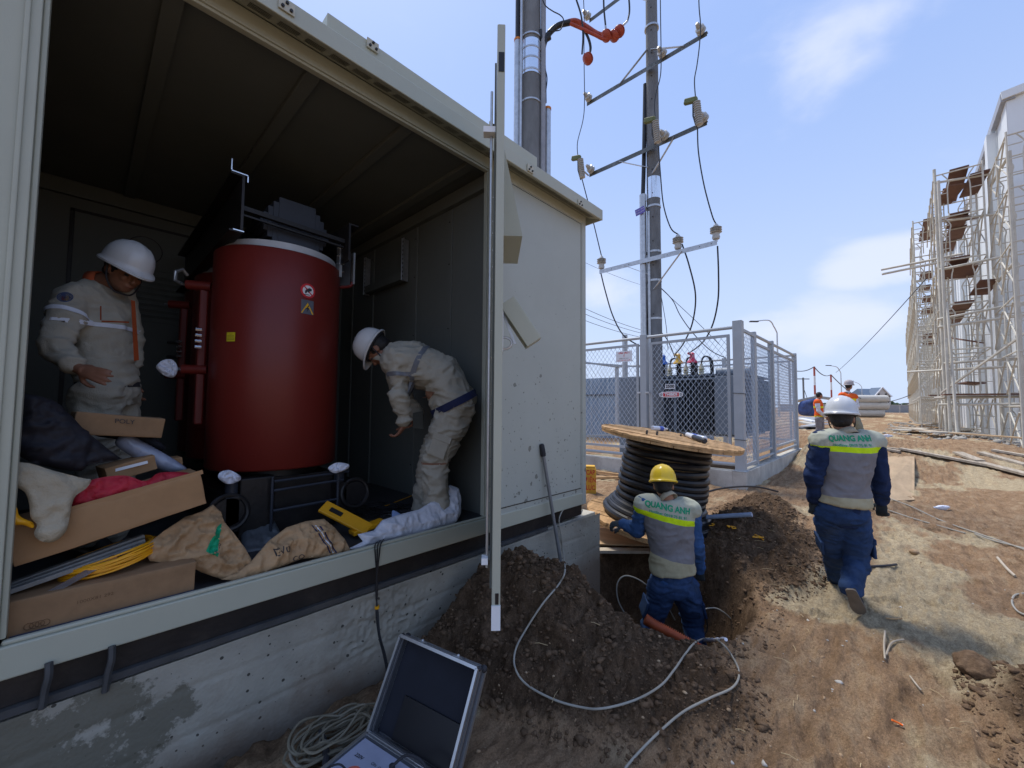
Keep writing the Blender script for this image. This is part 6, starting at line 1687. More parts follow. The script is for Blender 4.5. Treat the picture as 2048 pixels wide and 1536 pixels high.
# --- worker standing inside the cabin, hand on hip
d0 = 2.42
J = dict(scale=1.0, hipL=W(232, 782, .12), hipR=W(196, 784, -.10), waist=W(205, 690, 0), shL=W(236, 588, .17), shR=W(146, 598, -.17), neck=W(206, 566, 0), head=W(249, 545, 0),
         elL=W(262, 690, .24), wrL=W(262, 760, .20), elR=W(112, 692, -.30), wrR=W(158, 738, -.34), knL=W(238, 930, .14), anL=W(225, 1060, .14), toL=W(270, 1075, .2), knR=W(190, 935, -.06), anR=W(180, 1065, -.06), toR=W(225, 1080, -.02))
J['root'] = PD(205, 1060, 2.5); J['root'].z = .705
Fh = frame(RT*.86-UP*.42-FW*.28, UP*.9+RT*.42)
r4, jo4, _, _, Jl = person('worker standing in the dark cabin with a hand on his hip', J, Fh, dict(
    handL=((.2, .0, -1), (1, 0, 0), .5), handR=(RT*.95-UP*.28, (-FW*-.9-UP*.3), .18), trousers=M_KHAKI, shirt=M_KHAKI, helmet=M_HWHITE, fold=.016, topname='jacket', jk=.98, pockets=False, skin=M_SKIND, collar=mat('orange_lining', (.45, .09, .03), .8), low=.03, cuff=.05))
cloth_band('reflective_band', jo4.data, Jl['shR'].lerp(Jl['elR'], .36), Jl['elR']-Jl['shR'], .14, .026, M_SILVER, jo4)
cloth_band('reflective_band', jo4.data, Jl['waist'].lerp((Jl['shL']+Jl['shR'])/2, .36), UP, .32, .024, M_SILVER, jo4)
cloth_band('jacket_hem', jo4.data, ((Jl['hipL']+Jl['hipR'])/2).lerp(Jl['waist'], .15), UP, .32, .03, M_INK, jo4, off=.003)
def oval(name, cpx, rx, ry, m, off, target, col_off=(0, 0)):
    pts = [PD(cpx[0]+rx*cos(a)+col_off[0], cpx[1]+ry*sin(a)+col_off[1], 2.0)-r4.location for a in [2*pi*i/20 for i in range(20)]]
    return print_poly(name, pts, m, target, d=FW, off=off)
oval('emblem', (130, 594), 17, 10, mat('emblem_rim', (.10, .14, .30), .6), .004, jo4)
oval('emblem_field', (130, 594), 15, 8, mat('emblem_field', (.50, .52, .55), .6), .006, jo4)
oval('emblem_sun', (127, 596), 5, 5, mat('emblem_red', (.55, .10, .03), .6), .008, jo4)
print_poly('orange_placket', [PD(a, b, 2.25)-r4.location for a, b in ((262, 600), (270, 602), (278, 720), (268, 722))], mat('placket', (.42, .08, .02), .8), jo4, d=(FW-RT*.5), off=.006)
for l_ in (((200, 612), (203, 612), (203, 640), (200, 640)), ((203, 641), (258, 643), (258, 646), (203, 644))):
    print_poly('pocket_seam', [PD(a, b, 2.25)-r4.location for a, b in l_], bpy.data.materials['placket'], jo4, d=FW, off=.004)
oval('emblem_star', (133, 596), 5, 5, bpy.data.materials['sticker_yellow'], .009, jo4)

# --- two workers in orange vests further off
def bgman(label, px0, d0_, pts, F, opt):
    J = dict(scale=opt.pop('sc', 1.0)); k = FPX/d0_
    for n_, (x, y, dd) in pts.items(): J[n_] = PD(x, y, d0_+dd)
    J['root'] = (J['anL']+J['anR'])/2-Vector((0, 0, .08))
    return person(label, J, F, opt)
def ovest(name, o_): return stripe_mat(name, (0, 0, 1), o_, [(-.5, (.80, .70, .02)), (-.34, (.85, .13, .02)), (-.07, (.85, .75, .02)), (.0, (.85, .13, .02)), (.30, (.85, .13, .02))])
d0 = 14.5
P_ = dict(hipL=(1641, 838, .1), hipR=(1637, 838, -.1), waist=(1638, 822, 0), shL=(1637, 802, .18), shR=(1634, 803, -.18), neck=(1636, 799, 0), head=(1639, 791, 0), elL=(1644, 818, .25), wrL=(1651, 832, .2), elR=(1637, 822, -.25), wrR=(1650, 833, -.15), knL=(1643, 856, .1), anL=(1643, 874, .1), toL=(1650, 876, .1), knR=(1637, 856, -.1), anR=(1635, 875, -.1), toR=(1642, 877, -.1))
r5, _, _, _, _ = bgman('bareheaded man in an orange vest standing beyond the mesh enclosure', 0, 14.5, P_, frame(RT+Vector((0, 0, -.05)), (0, 0, 1)), dict(sc=.98, vox=.02, bvox=.014, fold=.008, pockets=False, handL=(RT-UP, -UP, .4), handR=(RT-UP, -UP, .4), trousers=M_PANTG, shirt=M_SHIRTW, vest=ovest('vest_orange_a', PD(1636, 812, 14.5)-((PD(1643, 874, 14.5)+PD(1635, 875, 14.5))/2-Vector((0, 0, .08))))))
P_ = dict(hipL=(1693, 838, .1), hipR=(1712, 840, -.05), waist=(1699, 815, 0), shL=(1684, 790, .05), shR=(1708, 793, -.1), neck=(1695, 783, 0), head=(1698, 772, 0), elL=(1680, 808, .2), wrL=(1672, 815, .35), elR=(1714, 812, -.15), wrR=(1712, 830, .05), knL=(1694, 862, .1), anL=(1692, 884, .1), toL=(1700, 888, .2), knR=(1722, 862, -.05), anR=(1728, 884, -.05), toR=(1736, 886, .1))
r6, _, _, _, _ = bgman('man in an orange vest and pale cap behind the walking worker', 0, 12.4, P_, frame(RT*.9+FW*.3, (0, 0, 1)), dict(sc=1.0, vox=.02, bvox=.014, fold=.008, pockets=False, handL=(-RT, UP, .4), handR=(RT*.2-UP, FW, .4), trousers=M_PANTK, shirt=M_SHIRTW, helmet=mat('pale_cap', (.42, .38, .38), .6), strap=False, vest=ovest('vest_orange_b', PD(1696, 797, 12.4)-((PD(1692, 884, 12.5)+PD(1728, 884, 12.35))/2-Vector((0, 0, .08))))))
# ------------------------------------------------------------------ open test case in the foreground
hA, hB = Vector((.942, 1.769, .13)), Vector((1.036, 1.311, .13))
hx = (hB-hA).normalized(); Wc = (hB-hA).length
lidv = Vector((.18, .037, .335)).normalized(); lidv = (lidv-hx*lidv.dot(hx)).normalized(); Lc = .385
ln = hx.cross(lidv)
if ln.x > 0: ln = -ln          # inner side of the lid faces the camera
case = thing('equipment_case', 'aluminium edged test case standing open at the foot of the wall', 'case', tuple(hA-Vector((0, 0, .13))))
KO = Vector(case.location)
def kobj(name, mb, m, par=None, **k):
    o = obj(name, mb, m, None, **k)
    if par is None: o.parent = case; o.matrix_parent_inverse = Matrix.Translation(-KO)
    else: o.parent = par
    return o
Ml = Matrix((hx, lidv, ln)).transposed()
cm = (hA+hB)/2+lidv*Lc/2
dpt = .065
lid = kobj('lid', MB().box(cm-ln*dpt, (Wc-.01, Lc-.01, .006), Ml), M_INK)
f = MB()
for s_, w_ in ((0, Lc), (Wc, Lc)): f.box(hA+hx*s_+lidv*Lc/2-ln*dpt*.5, (.006, Lc, dpt), Ml)
f.box(hA+hx*Wc/2+lidv*0-ln*dpt*.5, (Wc, .006, dpt), Ml); f.box(hA+hx*Wc/2+lidv*Lc-ln*dpt*.5, (Wc, .006, dpt), Ml)
kobj('lid_side', f, mat('case_side', (.06, .065, .075), .35), lid)
f = MB(); t_ = .013
for a, b in (((0, 0), (Wc, 0)), ((Wc, 0), (Wc, Lc)), ((Wc, Lc), (0, Lc)), ((0, Lc), (0, 0))):
    p_, q_ = hA+hx*a[0]+lidv*a[1], hA+hx*b[0]+lidv*b[1]
    f.bar(p_, q_, t_, t_, up=ln); f.bar(p_-ln*.022, q_-ln*.022, t_*1.25, .007, up=ln); f.bar(p_-ln*dpt, q_-ln*dpt, t_*1.3, t_, up=ln)
kobj('edge_profile', f, M_ALU, lid)
f = MB()
for a, b in ((0, 0), (Wc, 0), (Wc, Lc), (0, Lc)): f.ball(hA+hx*a+lidv*b-ln*(dpt-.01), .016, 6); f.ball(hA+hx*a+lidv*b-ln*.018, .011, 6)
kobj('corner_cap', f, M_INK, lid, smooth=True)
kobj('lining', MB().box(cm-ln*(dpt-.010), (Wc-.02, Lc-.02, .008), Ml), M_BLINE, lid)
kobj('lid_pocket', MB().box(hA+hx*Wc*.60+lidv*Lc*.24-ln*(dpt-.020), (Wc*.74, Lc*.42, .010), Ml), mat('pocket_black', (.006, .006, .009), .35), lid)
for s_ in (.25, .72):
    f = MB(); q_ = hA+hx*Wc*s_+lidv*(Lc+.006)-ln*.03; f.box(q_, (.035, .008, .03), Ml); f.ball(q_+lidv*.006, .007, 5); kobj('latch', f, M_GALV, lid)
bd = Vector((-hx.y, hx.x, 0)); bd = bd if bd.x < 0 else -bd; bd = Vector((-.985, -.16, 0)); bd = (bd-hx*bd.dot(hx)).normalized()
Mb_ = Matrix((hx, bd, Vector((0, 0, 1)))).transposed(); Bc = .34
cb = (hA+hB)/2+bd*Bc/2
base = kobj('base', MB().box(cb-Vector((0, 0, .066)), (Wc, Bc, .125), Mb_), bpy.data.materials['case_side'])
f = MB()
for a, b in (((0, 0), (Wc, 0)), ((Wc, 0), (Wc, Bc)), ((Wc, Bc), (0, Bc)), ((0, Bc), (0, 0))):
    f.bar(hA+hx*a[0]+bd*a[1], hA+hx*b[0]+bd*b[1], t_*1.2, t_)
kobj('edge_profile', f, M_ALU, base)
panel = kobj('control_panel', MB().box(cb+Vector((0, 0, -.002)), (Wc-.03, Bc-.05, .004), Mb_), mat('panel_lilac', (.34, .36, .46), .4), base)
def onp(a, b, h=0.): return hA+hx*a*Wc+bd*b*Bc+Vector((0, 0, h))
for k, (a, b, m_) in enumerate(((.42, .52, M_RPOLE), (.28, .60, M_INK), (.36, .75, M_RPOLE), (.22, .82, M_INK))):
    f = MB(); f.cyl(onp(a, b, .0), onp(a, b, .045), .0085, .006); f.tube(catmull([onp(a, b, .045), onp(a-.04, b+.06, .075), onp(a-.14, b+.12, .05), onp(a-.3, b+.1, -.05)], 6), .004, 6)
    kobj('test_lead', f, m_, panel, smooth=True)
for a, b, m_ in ((.55, .30, M_BLUE), (.70, .45, M_BLUE), (.5, .2, M_INK), (.7, .2, M_INK)):
    kobj('knob', MB().cyl(onp(a, b, .0), onp(a, b, .016), .012, n=14), m_, panel, smooth=True)
put_text('print_text', '220V', .022, M_INK, onp(.16, .30, .0025), -hx*-1, -bd, panel, bold=.0003)
put_text('print_text', 'ON  OFF', .018, M_INK, onp(.38, .28, .0025), hx, -bd, panel)
kobj('screen', MB().box(onp(.60, .62, .003), (.09, .05, .004), Mb_), M_BLUE, panel)
f = MB(); f.tube(catmull([onp(.5, .22, .01), onp(.62, .12, .06), onp(.8, .10, .06), onp(.95, .2, .02)], 8), .006, 8); kobj('lead', f, M_INK, base, smooth=True)

M_WIRE3 = mat('olive_cable', (.17, .15, .105), .55, var=.15, vscale=12, dirt=.4, dcol=(.12, .08, .05), dscale=6)
# cable bundle behind the case
cb_ = thing('cable_bundle', 'loose coil of grey brown cable on the soil behind the open case', 'cable', (.83, 1.98, .0)); q0 = Vector((.83, 1.98, 0))
rs = random.Random(5)
for i in range(13):
    cx0, cy0 = rs.uniform(.02, .12), rs.uniform(-.10, -.02); rr = rs.uniform(.09, .17); ph = rs.uniform(0, 6.3)
    pts = []
    for k in range(26):
        a = 2*pi*k/26; x = cx0+rr*1.25*cos(a)+.02*sin(2*a+ph); y = cy0+rr*.62*sin(a)+.012*cos(3*a+ph)
        pts.append(Vector((x, y, hz1(x+.83, y+1.98)+.02+.006*i+.010*sin(a+ph))))
    f = MB(); f.tube(catmull(pts, 3, close=True), .0058, 6, close=True); obj('cable', f, M_WIRE3, cb_, smooth=True)
f = MB(); p = [G(a, b, .03)-q0 for a, b in ((612, 1468), (585, 1490), (582, 1515), (600, 1535), (640, 1545))]; f.tube(catmull(p, 8), .0065, 7); obj('cable', f, M_WIRE2, cb_, smooth=True)
f = MB(); p = [G(*c, .05)-q0 for c in ((640, 1462), (650, 1490), (652, 1512), (650, 1550))]; f.tube(catmull(p, 6), [.010]+[.014]*17+[.010], 8); obj('plug', f, M_INK, cb_, smooth=True)

# white cable crossing the heap
pts = [PY(1172, 1030, 2.6), PY(1158, 1014, 2.5), PY(1136, 1011, 2.4), Vector(PY(1119, 1035, 2.338)), PY(1122, 1070, 2.33), PY(1126, 1105, 2.30)]
pts += [G(a, b, .012) for a, b in ((1130, 1140), (1118, 1168), (1085, 1208), (1050, 1262), (1031, 1300), (1030, 1335), (1052, 1368), (1105, 1398), (1160, 1414), (1205, 1417), (1270, 1400), (1320, 1372), (1348, 1340), (1372, 1306), (1392, 1284), (1415, 1276), (1440, 1284), (1464, 1312), (1478, 1345), (1466, 1374), (1420, 1396), (1366, 1424), (1312, 1470), (1262, 1522), (1235, 1560))]
wc = thing('white_cable', 'long dirty white cable looping over the dark soil heap', 'cable', tuple(pts[6])); q0 = Vector(pts[6])
f = MB(); f.tube([p-q0 for p in catmull(pts, 8)], .0056, 8); obj('cable', f, M_WIRE2, wc, smooth=True)
pa, pb = G(1398, 1282, .02)-q0, G(1452, 1279, .02)-q0
f = MB(); f.tube([pa.lerp(pb, i/12)+Vector((0, 0, .004*(i % 2))) for i in range(13)], [.011+.003*(i % 2) for i in range(13)], 8); obj('taped_joint', f, M_PLAS, wc, smooth=True)
# rod with a black grip leaning against the cabin
a_, b_ = PY(1083, 888, 2.338), PY(1121, 1122, 2.24)
rod = thing('leaning_rod', 'grey steel rod with a black grip leaning against the cabin wall', 'rod', tuple(b_))
d_ = (a_-b_); obj('shaft', MB().cyl((0, 0, 0), tuple(d_*.92), .0155, n=12), mat('rod_grey', (.22, .23, .24), .5, metal=.4, dirt=.3), rod, smooth=True)
obj('grip', MB().tube([d_*.895, d_*.91, d_*.985, d_], [.021, .025, .024, .018], 12), M_INK, rod, smooth=True)
pa, pb = PY(1116, 1120, 2.25), PY(1140, 1205, 2.16)
tag(obj('timber_stub', MB().bar(pa, pb, .03, .02), M_WOOD2), 'short wooden stake in the heap beside the leaning rod', 'stake')
# black feet and loops on the plinth end
fe = thing('levelling_foot', 'pair of round black steel feet under the cabin corner', 'foot', (3.2, YF+.1, .46))
for x in (3.02, 3.26):
    f = MB(); f.lathe([(.055, 0), (.062, .01), (.062, .05), (.03, .055), (.03, .06)], (x-3.2, .02, .065), (0, -1, 0), 20); obj('foot', f, M_INK, fe, smooth=True)
# hoses and cables in the pit
f = MB(); hp = [PD(1290, 1238, 3.25), PD(1312, 1252, 3.22), PD(1340, 1266, 3.18), PD(1372, 1284, 3.12), PD(1400, 1300, 3.05)]
hp = catmull(hp, 16); f.tube(hp, [.032+.012*(i % 2) for i in range(len(hp))], 14); tag(obj('corrugated_hose', f, M_DUCT, smooth=True, angle=180), 'orange corrugated hose between the legs of the pit worker', 'hose')
for pts, lab in ((((1262, 1245), (1238, 1205), (1234, 1170), (1248, 1152), (1275, 1158), (1305, 1180), (1330, 1205), (1350, 1240)), 'pale thin cable looping in the pit behind the worker'), (((1402, 1200), (1412, 1230), (1414, 1260), (1402, 1278)), 'dark cable standing in the pit right of the worker'), (((1408, 1218), (1430, 1216), (1448, 1225), (1462, 1238)), 'thin wire along the right wall of the pit')):
    P_ = [PD(a, b, 3.75 if a < 1400 else 3.65) for a, b in pts]
    tag(obj('pit_cable', MB().tube(catmull(P_, 8), .006, 6), M_WIRE2 if 'dark' not in lab else M_WIRE, smooth=True), lab, 'cable')
for k, (a, b) in enumerate(((1468, 1058), (1415, 1052), (1520, 1078))):
    p = G(a, b, .01)
    f = MB(); rs = random.Random(k)
    f.tube(catmull([p+Vector((rs.uniform(-.07, .07), rs.uniform(-.07, .07), rs.uniform(.0, .03))) for _ in range(7)], 4), .006, 5)
    tag(obj('plastic_strap', f, M_YEL), ('yellow strap scrap on the heap right of the pipe end', 'yellow strap scrap just right of the pit worker', 'yellow strap scrap on the far flank of the heap')[k], 'strap')

# ------------------------------------------------------------------ soil clods and pebbles
def clods(name, pts, szs, m, seed, flat=.7):
    rs = np.random.RandomState(seed); ico = bmesh.new(); bmesh.ops.create_icosphere(ico, subdivisions=1, radius=1)
    cv = np.array([v.co[:] for v in ico.verts]); cf = np.array([[v.index for v in f_.verts] for f_ in ico.faces]); ico.free()
    N = len(pts); nv = len(cv); allv = np.empty((N, nv, 3))
    for i in range(N):
        q_ = cv*(1+rs.uniform(-.42, .42, (nv, 1))); a = rs.uniform(0, 6.3); c, s = cos(a), sin(a)
        q_ = q_*np.array([rs.uniform(.55, 1.5), rs.uniform(.6, 1.1), flat*rs.uniform(.6, 1.1)]); q_ = np.stack([q_[:, 0]*c-q_[:, 1]*s, q_[:, 0]*s+q_[:, 1]*c, q_[:, 2]], 1)
        allv[i] = q_*szs[i]+pts[i]
    fs = (cf[None]+(np.arange(N)*nv)[:, None, None]).reshape(-1, 3)
    me = bpy.data.meshes.new(name); me.vertices.add(N*nv); me.vertices.foreach_set('co', allv.ravel())
    me.loops.add(fs.size); me.loops.foreach_set('vertex_index', fs.ravel().astype(np.int32)); me.polygons.add(len(fs))
    me.polygons.foreach_set('loop_start', np.arange(0, fs.size, 3, dtype=np.int32)); me.polygons.foreach_set('loop_total', np.full(len(fs), 3, np.int32)); me.update(calc_edges=True)
    me.materials.append(m); me.shade_smooth(); o = bpy.data.objects.new(name, me); COL.objects.link(o); return o
def scatter(n, x0, x1, y0, y1, pick, seed):
    rs = np.random.RandomState(seed); x = rs.uniform(x0, x1, n); y = rs.uniform(y0, y1, n); k = pick(x, y, rs); x, y = x[k], y[k]
    return x, y, grid_h(x, y)
def heap_pick(x, y, rs):
    a, b, c = mounds(x, y); k = np.maximum(np.maximum(a, b), c); td_ = trench_d(x, y)
    return ((k > .015) | ((k > .0) & (rs.rand(x.size) < .5)) | ((td_ > -.02) & (td_ < .22) & (rs.rand(x.size) < .4))) & (td_ > -.25) & (y < 2.33)
M_CLOD = mat('clod', (.080, .050, .030), .95, var=.4, vscale=30, spec=.1, col2=(.17, .112, .070), bump=.6, bscale=90)
M_CLODB = mat('dry_clod', (.25, .16, .09), .95, var=.4, vscale=30, spec=.1, col2=(.46, .34, .22))
x, y, z = scatter(34000, .8, 7.2, -1.1, 2.35, heap_pick, 3)
sz = .005+.020*np.random.RandomState(4).rand(len(x))**7+.004*np.random.RandomState(6).rand(len(x))
stuff(tag(clods('soil_clods', np.stack([x, y, z+sz*.05], 1), sz, M_CLOD, 5), 'loose dark clods of soil covering the dug heaps', 'soil'))
x, y, z = scatter(5000, .8, 9, -2.6, 2.2, lambda x, y, rs: (trench_d(x, y) > .03) & (rs.rand(x.size) < .6*np.exp(-np.clip(x-2, 0, 9)*.22)), 8)
sz = .003+.011*np.random.RandomState(9).rand(len(x))**5
stuff(tag(clods('loose_crumbs', np.stack([x, y, z+sz*.1], 1), sz, M_CLODB, 6), 'small dry crumbs of earth strewn over the trodden ground', 'soil'))
x, y, z = scatter(900, .8, 9, -2.6, 2.2, lambda x, y, rs: (trench_d(x, y) > .03) & (y < .9) & (rs.rand(x.size) < .35) & (np.maximum(*mounds(x, y)[:2]) < .01), 18)
sz = .004+.009*np.random.RandomState(19).rand(len(x))**4
stuff(tag(clods('pebbles', np.stack([x, y, z+sz*.2], 1), sz, mat('pale_stone', (.45, .42, .37), .9, var=.2, vscale=20), 7), 'pale pebbles and mortar crumbs on the trodden ground', 'gravel'))
def straws():
    rs = random.Random(12); f = MB()
    for i in range(170):
        x, y = rs.uniform(1.6, 8), rs.uniform(-2.2, 1.6)
        if float(trench_d(np.array([x]), np.array([y]))[0]) < .1: continue
        a = rs.uniform(0, pi); l_ = rs.uniform(.03, .10); z = float(grid_h(np.array([x]), np.array([y]))[0])+.006
        c = Vector((x, y, z)); d = Vector((cos(a), sin(a), 0)); f.tube([c-d*l_/2, c+Vector((0, 0, .008)), c+d*l_/2+Vector((rs.uniform(-.01, .01), 0, .002))], .0018, 4)
    return f
stuff(tag(obj('dry_straws', straws(), mat('straw', (.48, .36, .20), .85, var=.3, vscale=3)), 'short dry straws scattered on the ground', 'straw'))
for k, (pp, w_, m_, lab) in enumerate((
        (((1770, 1262), (1768, 1290), (1770, 1318)), .006, M_WOOD2, 'upright looking pale twig of the forked pair on the ground'),
        (((1772, 1310), (1784, 1285), (1808, 1279)), .006, M_WOOD2, 'curved pale twig of the forked pair on the ground'),
        (((1995, 1115), (2012, 1135), (2030, 1152)), .012, M_WOOD2, 'straw coloured stick at the right edge of the ground'),
        (((1738, 1133), (1775, 1131), (1793, 1129)), .012, M_INK, 'thin dark iron bar right of the walking worker'),
        (((1772, 1236), (1790, 1238), (1804, 1237)), .006, M_WOOD, 'small white wood splinter behind the walking worker'),
        (((1784, 1440), (1797, 1446), (1806, 1451)), .005, M_ORANGE, 'cigarette butt lying on the pale sand'),
        (((1820, 1352), (1832, 1368), (1842, 1380)), .005, M_WOOD2, 'thin twig between the pale sand and the dark heap'))):
    tag(obj('twig' if k != 5 else 'cigarette_butt', MB().tube(catmull([G(a, b, .012+w_*.5) for a, b in pp], 5), w_, 6), m_, smooth=True), lab, 'stick' if k != 5 else 'litter')
for k, (px, py, s_) in enumerate(((1678, 1364, .018), (1628, 1421, .013), (1665, 1379, .007), (1529, 1529, .018), (1464, 1526, .013))):
    p = G(px, py); o = clods('stone', np.array([[0, 0, 0]]), [s_], bpy.data.materials['pale_stone'], k+30); o.location = p
    tag(o, ('whitest of the stones in the middle of the pale sand', 'pale stone nearest the loop of the white cable', 'tiny pale stone beside the whitest stone', 'pale stone at the lower frame edge, right of the heap', 'pale stone at the lower frame edge, close to the heap')[k], 'stone')
p = G(1828, 1108); o = tag(clods('brown_clod', np.array([[0, 0, 0]]), [.085], M_CLODB, 44, .5), 'brown flat clod alone on the sand right of the walking worker', 'clod'); o.location = p+Vector((0, 0, .02)); o.modifiers.new('s', 'SUBSURF').levels = 2
p = G(1960, 1345); o = clods('mud_lump', np.array([[0, 0, 0]]), [.16], M_CLOD, 45, .6); o.location = p+Vector((0, 0, .02)); tag(o, 'dark muddy lump on the heap at the right edge', 'clod'); md = o.modifiers.new('s', 'SUBSURF'); md.levels = 3; md.render_levels = 3
tex = bpy.data.textures.new('t', 'CLOUDS'); tex.noise_scale = .06; md = o.modifiers.new('d', 'DISPLACE'); md.texture = tex; md.strength = .05
for k, (px, py, w, lab, nm) in enumerate(((1885, 1015, .26, 'white plastic bag lying on the ground at the right', 'plastic_bag'), (1775, 872, .36, 'small white plastic bag on the far sand bank', 'plastic_bag'))):
    c = G(px, py, .03); d = (c-CAMP).dot(FW); rx = w/2
    pts = [c+RT*rx*cos(a)*(1+.18*sin(3*a+k))+UP*rx*.38*sin(a)*(1+.2*cos(4*a)) for a in [2*pi*i/14 for i in range(14)]]
    g = crumple(nm, pts, -FW+Vector((0, 0, .8)), M_PLAS, .05, seed=70+k, fold=.022, fs=14, edge=.06); tag(g, lab, 'bag')

# boards, sheets, ropes on the ground further off
def gpoly(name, label, cat, px, th, m, dz=.02, group=None):
    P_ = [G(a, b, dz) for a, b in px]; n_ = (P_[1]-P_[0]).cross(P_[2]-P_[1]).normalized()
    if n_.z < 0: n_ = -n_
    return tag(obj(name, MB().poly(P_, th, n_), m), label, cat, group)
gpoly('pale_ground_patch', 'pale rectangular patch of ground right of the walking worker', 'sheet', ((1692, 912), (1829, 913), (1829, 1000), (1735, 1004)), .012, mat('sandy_sheet', (.40, .29, .18), .9, var=.2, vscale=1.2, stretch=(1, 5, 1), detail=8, dirt=.6, dcol=(.30, .19, .11)), .008)  # thin sheet standing in for a lighter rectangle of ground, no real board
for k, (a, b) in enumerate((((1655, 884), (1842, 903)), ((1800, 897), (1975, 930)), ((1960, 925), (2060, 950)), ((1915, 905), (1960, 922)), ((1740, 893), (1800, 903)), ((1960, 905), (2052, 930)), ((1985, 900), (2055, 912)))):
    pa, pb = G(*a, .04), G(*b, .04); tag(obj('timber_board', MB().bar(pa, pb, .22, .05), M_WOOD2), 'weathered board number %s of the line crossing the site track' % ('one', 'two', 'three', 'four', 'five', 'six', 'seven')[k] if False else ('long weathered board nearest the mesh enclosure, crossing the track', 'weathered board in the middle of the line crossing the track', 'weathered board of the line at the right picture edge', 'short pale stick just under the scaffold foot', 'short board overlapping the long board nearest the enclosure', 'grey board behind the line, under the scaffold', 'grey board closest to the white building base')[k], 'board', 'boards crossing the site track')
for k, pp in enumerate((((1760, 990), (1820, 1012), (1880, 1040), (1950, 1065), (2010, 1085), (2060, 1103)), ((1770, 1018), (1830, 1038), (1900, 1058), (1930, 1066)), ((1950, 1068), (1990, 1082), (2055, 1098)))):
    tag(obj('rope', MB().tube(catmull([G(a, b, .015) for a, b in pp], 6), .009, 6), M_WIRE2, smooth=True), ('upper pale cable running across the sand to the right edge', 'lower pale cable on the sand, the shorter one', 'short pale cable end near the right edge')[k], 'cable')
tag(obj('rope', MB().tube(catmull([G(a, b, .015) for a, b in ((2052, 1186), (2030, 1190), (2024, 1205), (2035, 1222), (2055, 1232))], 6), .007, 6), M_WIRE2, smooth=True), 'pale cable loop cut by the right picture edge', 'cable')
tag(obj('rope', MB().tube(catmull([Vector((4.9, 2.9, .05)), Vector((6.2, 2.5, .12)), Vector((7.2, 2.2, .25)), Vector((8.2, 1.9, .2)), Vector((8.6, 1.6, .1))], 8), .016, 6), M_WIRE, smooth=True), 'dark cable running from the reel past the plinth corner', 'cable')

# ------------------------------------------------------------------ white building with scaffold
BXX, BYY = 23.9, -3.34
bld = thing('white_building', 'tall unfinished building clad in white sheets behind the scaffold', 'building', (BXX, BYY, 0))
def bo(name, mb, m, **k):
    o = obj(name, mb, m, None, **k); o.parent = bld; o.matrix_parent_inverse = Matrix.Translation((-BXX, -BYY, 0)); return o
ez = 13.6
x = BXX
M_SHEETS = [M_WALLW, mat('white_sheet_b', (.70, .74, .75), .5, var=.04), mat('white_sheet_c', (.66, .70, .71), .45, var=.03)]
i = 0
base_me = {}
while x < 92:
    key = i % 3
    o = bo('wall_sheet', MB().bx((x+.01, BYY-.2, -.4), (x+1.04, BYY-.02-.025*(i % 2), ez-.2)), M_SHEETS[key]); x += 1.05; i += 1
bo('eave_trim', MB().bx((BXX-.1, BYY-.25, ez-.2), (92, BYY+.12, ez+.12)), mat('trim_grey', (.36, .38, .42), .5))
f = MB(); f.add([(BXX-.02, BYY-.03, -.4), (BXX-.02, BYY-34, -.4), (BXX-.02, BYY-34, ez-.1+3.4), (BXX-.02, BYY-.03, ez-.15)], [(0, 1, 2, 3)]); bo('gable_wall', f, M_WALLW)
f = MB(); f.bar((BXX-.08, BYY+.1, ez), (BXX-.08, BYY-34, ez+3.45), .2, .3); bo('gable_trim', f, M_WALLW)
f = MB(); f.add([(BXX, BYY+.1, ez+.1), (92, BYY+.1, ez+.1), (92, BYY-34, ez+3.5), (BXX, BYY-34, ez+3.5)], [(0, 1, 2, 3)]); bo('roof', f, M_WALLW)
for x in np.arange(BXX+2.5, 90, 6): bo('column', MB().bx((x-.3, BYY-.02, -.4), (x+.3, BYY+.25, ez-.3)), M_WALLW)

sca = thing('scaffold', 'pale rusty tube scaffold with boards along the white building', 'scaffold', (23, -1.3, 0))
SO = Vector(sca.location)
def so(name, mb, m, **k):
    o = obj(name, mb, m, None, **k); o.parent = sca; o.matrix_parent_inverse = Matrix.Translation(-SO); return o
FH, FWD = 1.70, 1.22
f = MB(); r = .030
f.tube([(0, 0, 0), (0, 0, FH)], r, 6); f.tube([(0, -FWD, 0), (0, -FWD, FH)], r, 6); f.tube([(0, 0, FH-.12), (0, -FWD, FH-.12)], r*.9, 5)
f.tube(catmull([(0, -.32, 0), (0, -.32, FH*.55), (0, -.36, FH-.45), (0, -.2, FH-.14)], 3), r*.7, 5); f.tube(catmull([(0, -FWD+.32, 0), (0, -FWD+.32, FH*.55), (0, -FWD+.36, FH-.45), (0, -FWD+.2, FH-.14)], 3), r*.7, 5)
for z in (.35, .80, 1.25): f.tube([(0, 0, z), (0, -.32, z)], r*.6, 4); f.tube([(0, -FWD, z), (0, -FWD+.32, z)], r*.6, 4)
frame_me = f.mesh('scaffold_frame'); frame_me.materials.append(M_RUST)
f = MB(); f.tube([(0, 0, .3), (1.75, 0, 1.4)], r*.7, 5); f.tube([(0, .05, 1.4), (1.75, .05, .3)], r*.7, 5); brace_me = f.mesh('cross_brace'); brace_me.materials.append(M_RUST)
f = MB(); f.box((.87, -.61, 0), (1.75, .50, .05)); board_me = f.mesh('board'); board_me.materials.append(M_RUSTP)
f = MB(); f.tube([(0, 0, 0), (1.75, 0, 0)], r*.8, 5); led_me = f.mesh('ledger'); led_me.materials.append(M_RUST)
def inst(name, me, loc, rot=0):
    o = bpy.data.objects.new(name, me); COL.objects.link(o); o.parent = sca; o.location = Vector(loc)-SO; o.rotation_euler = (0, 0, rot); return o
rs = random.Random(21)
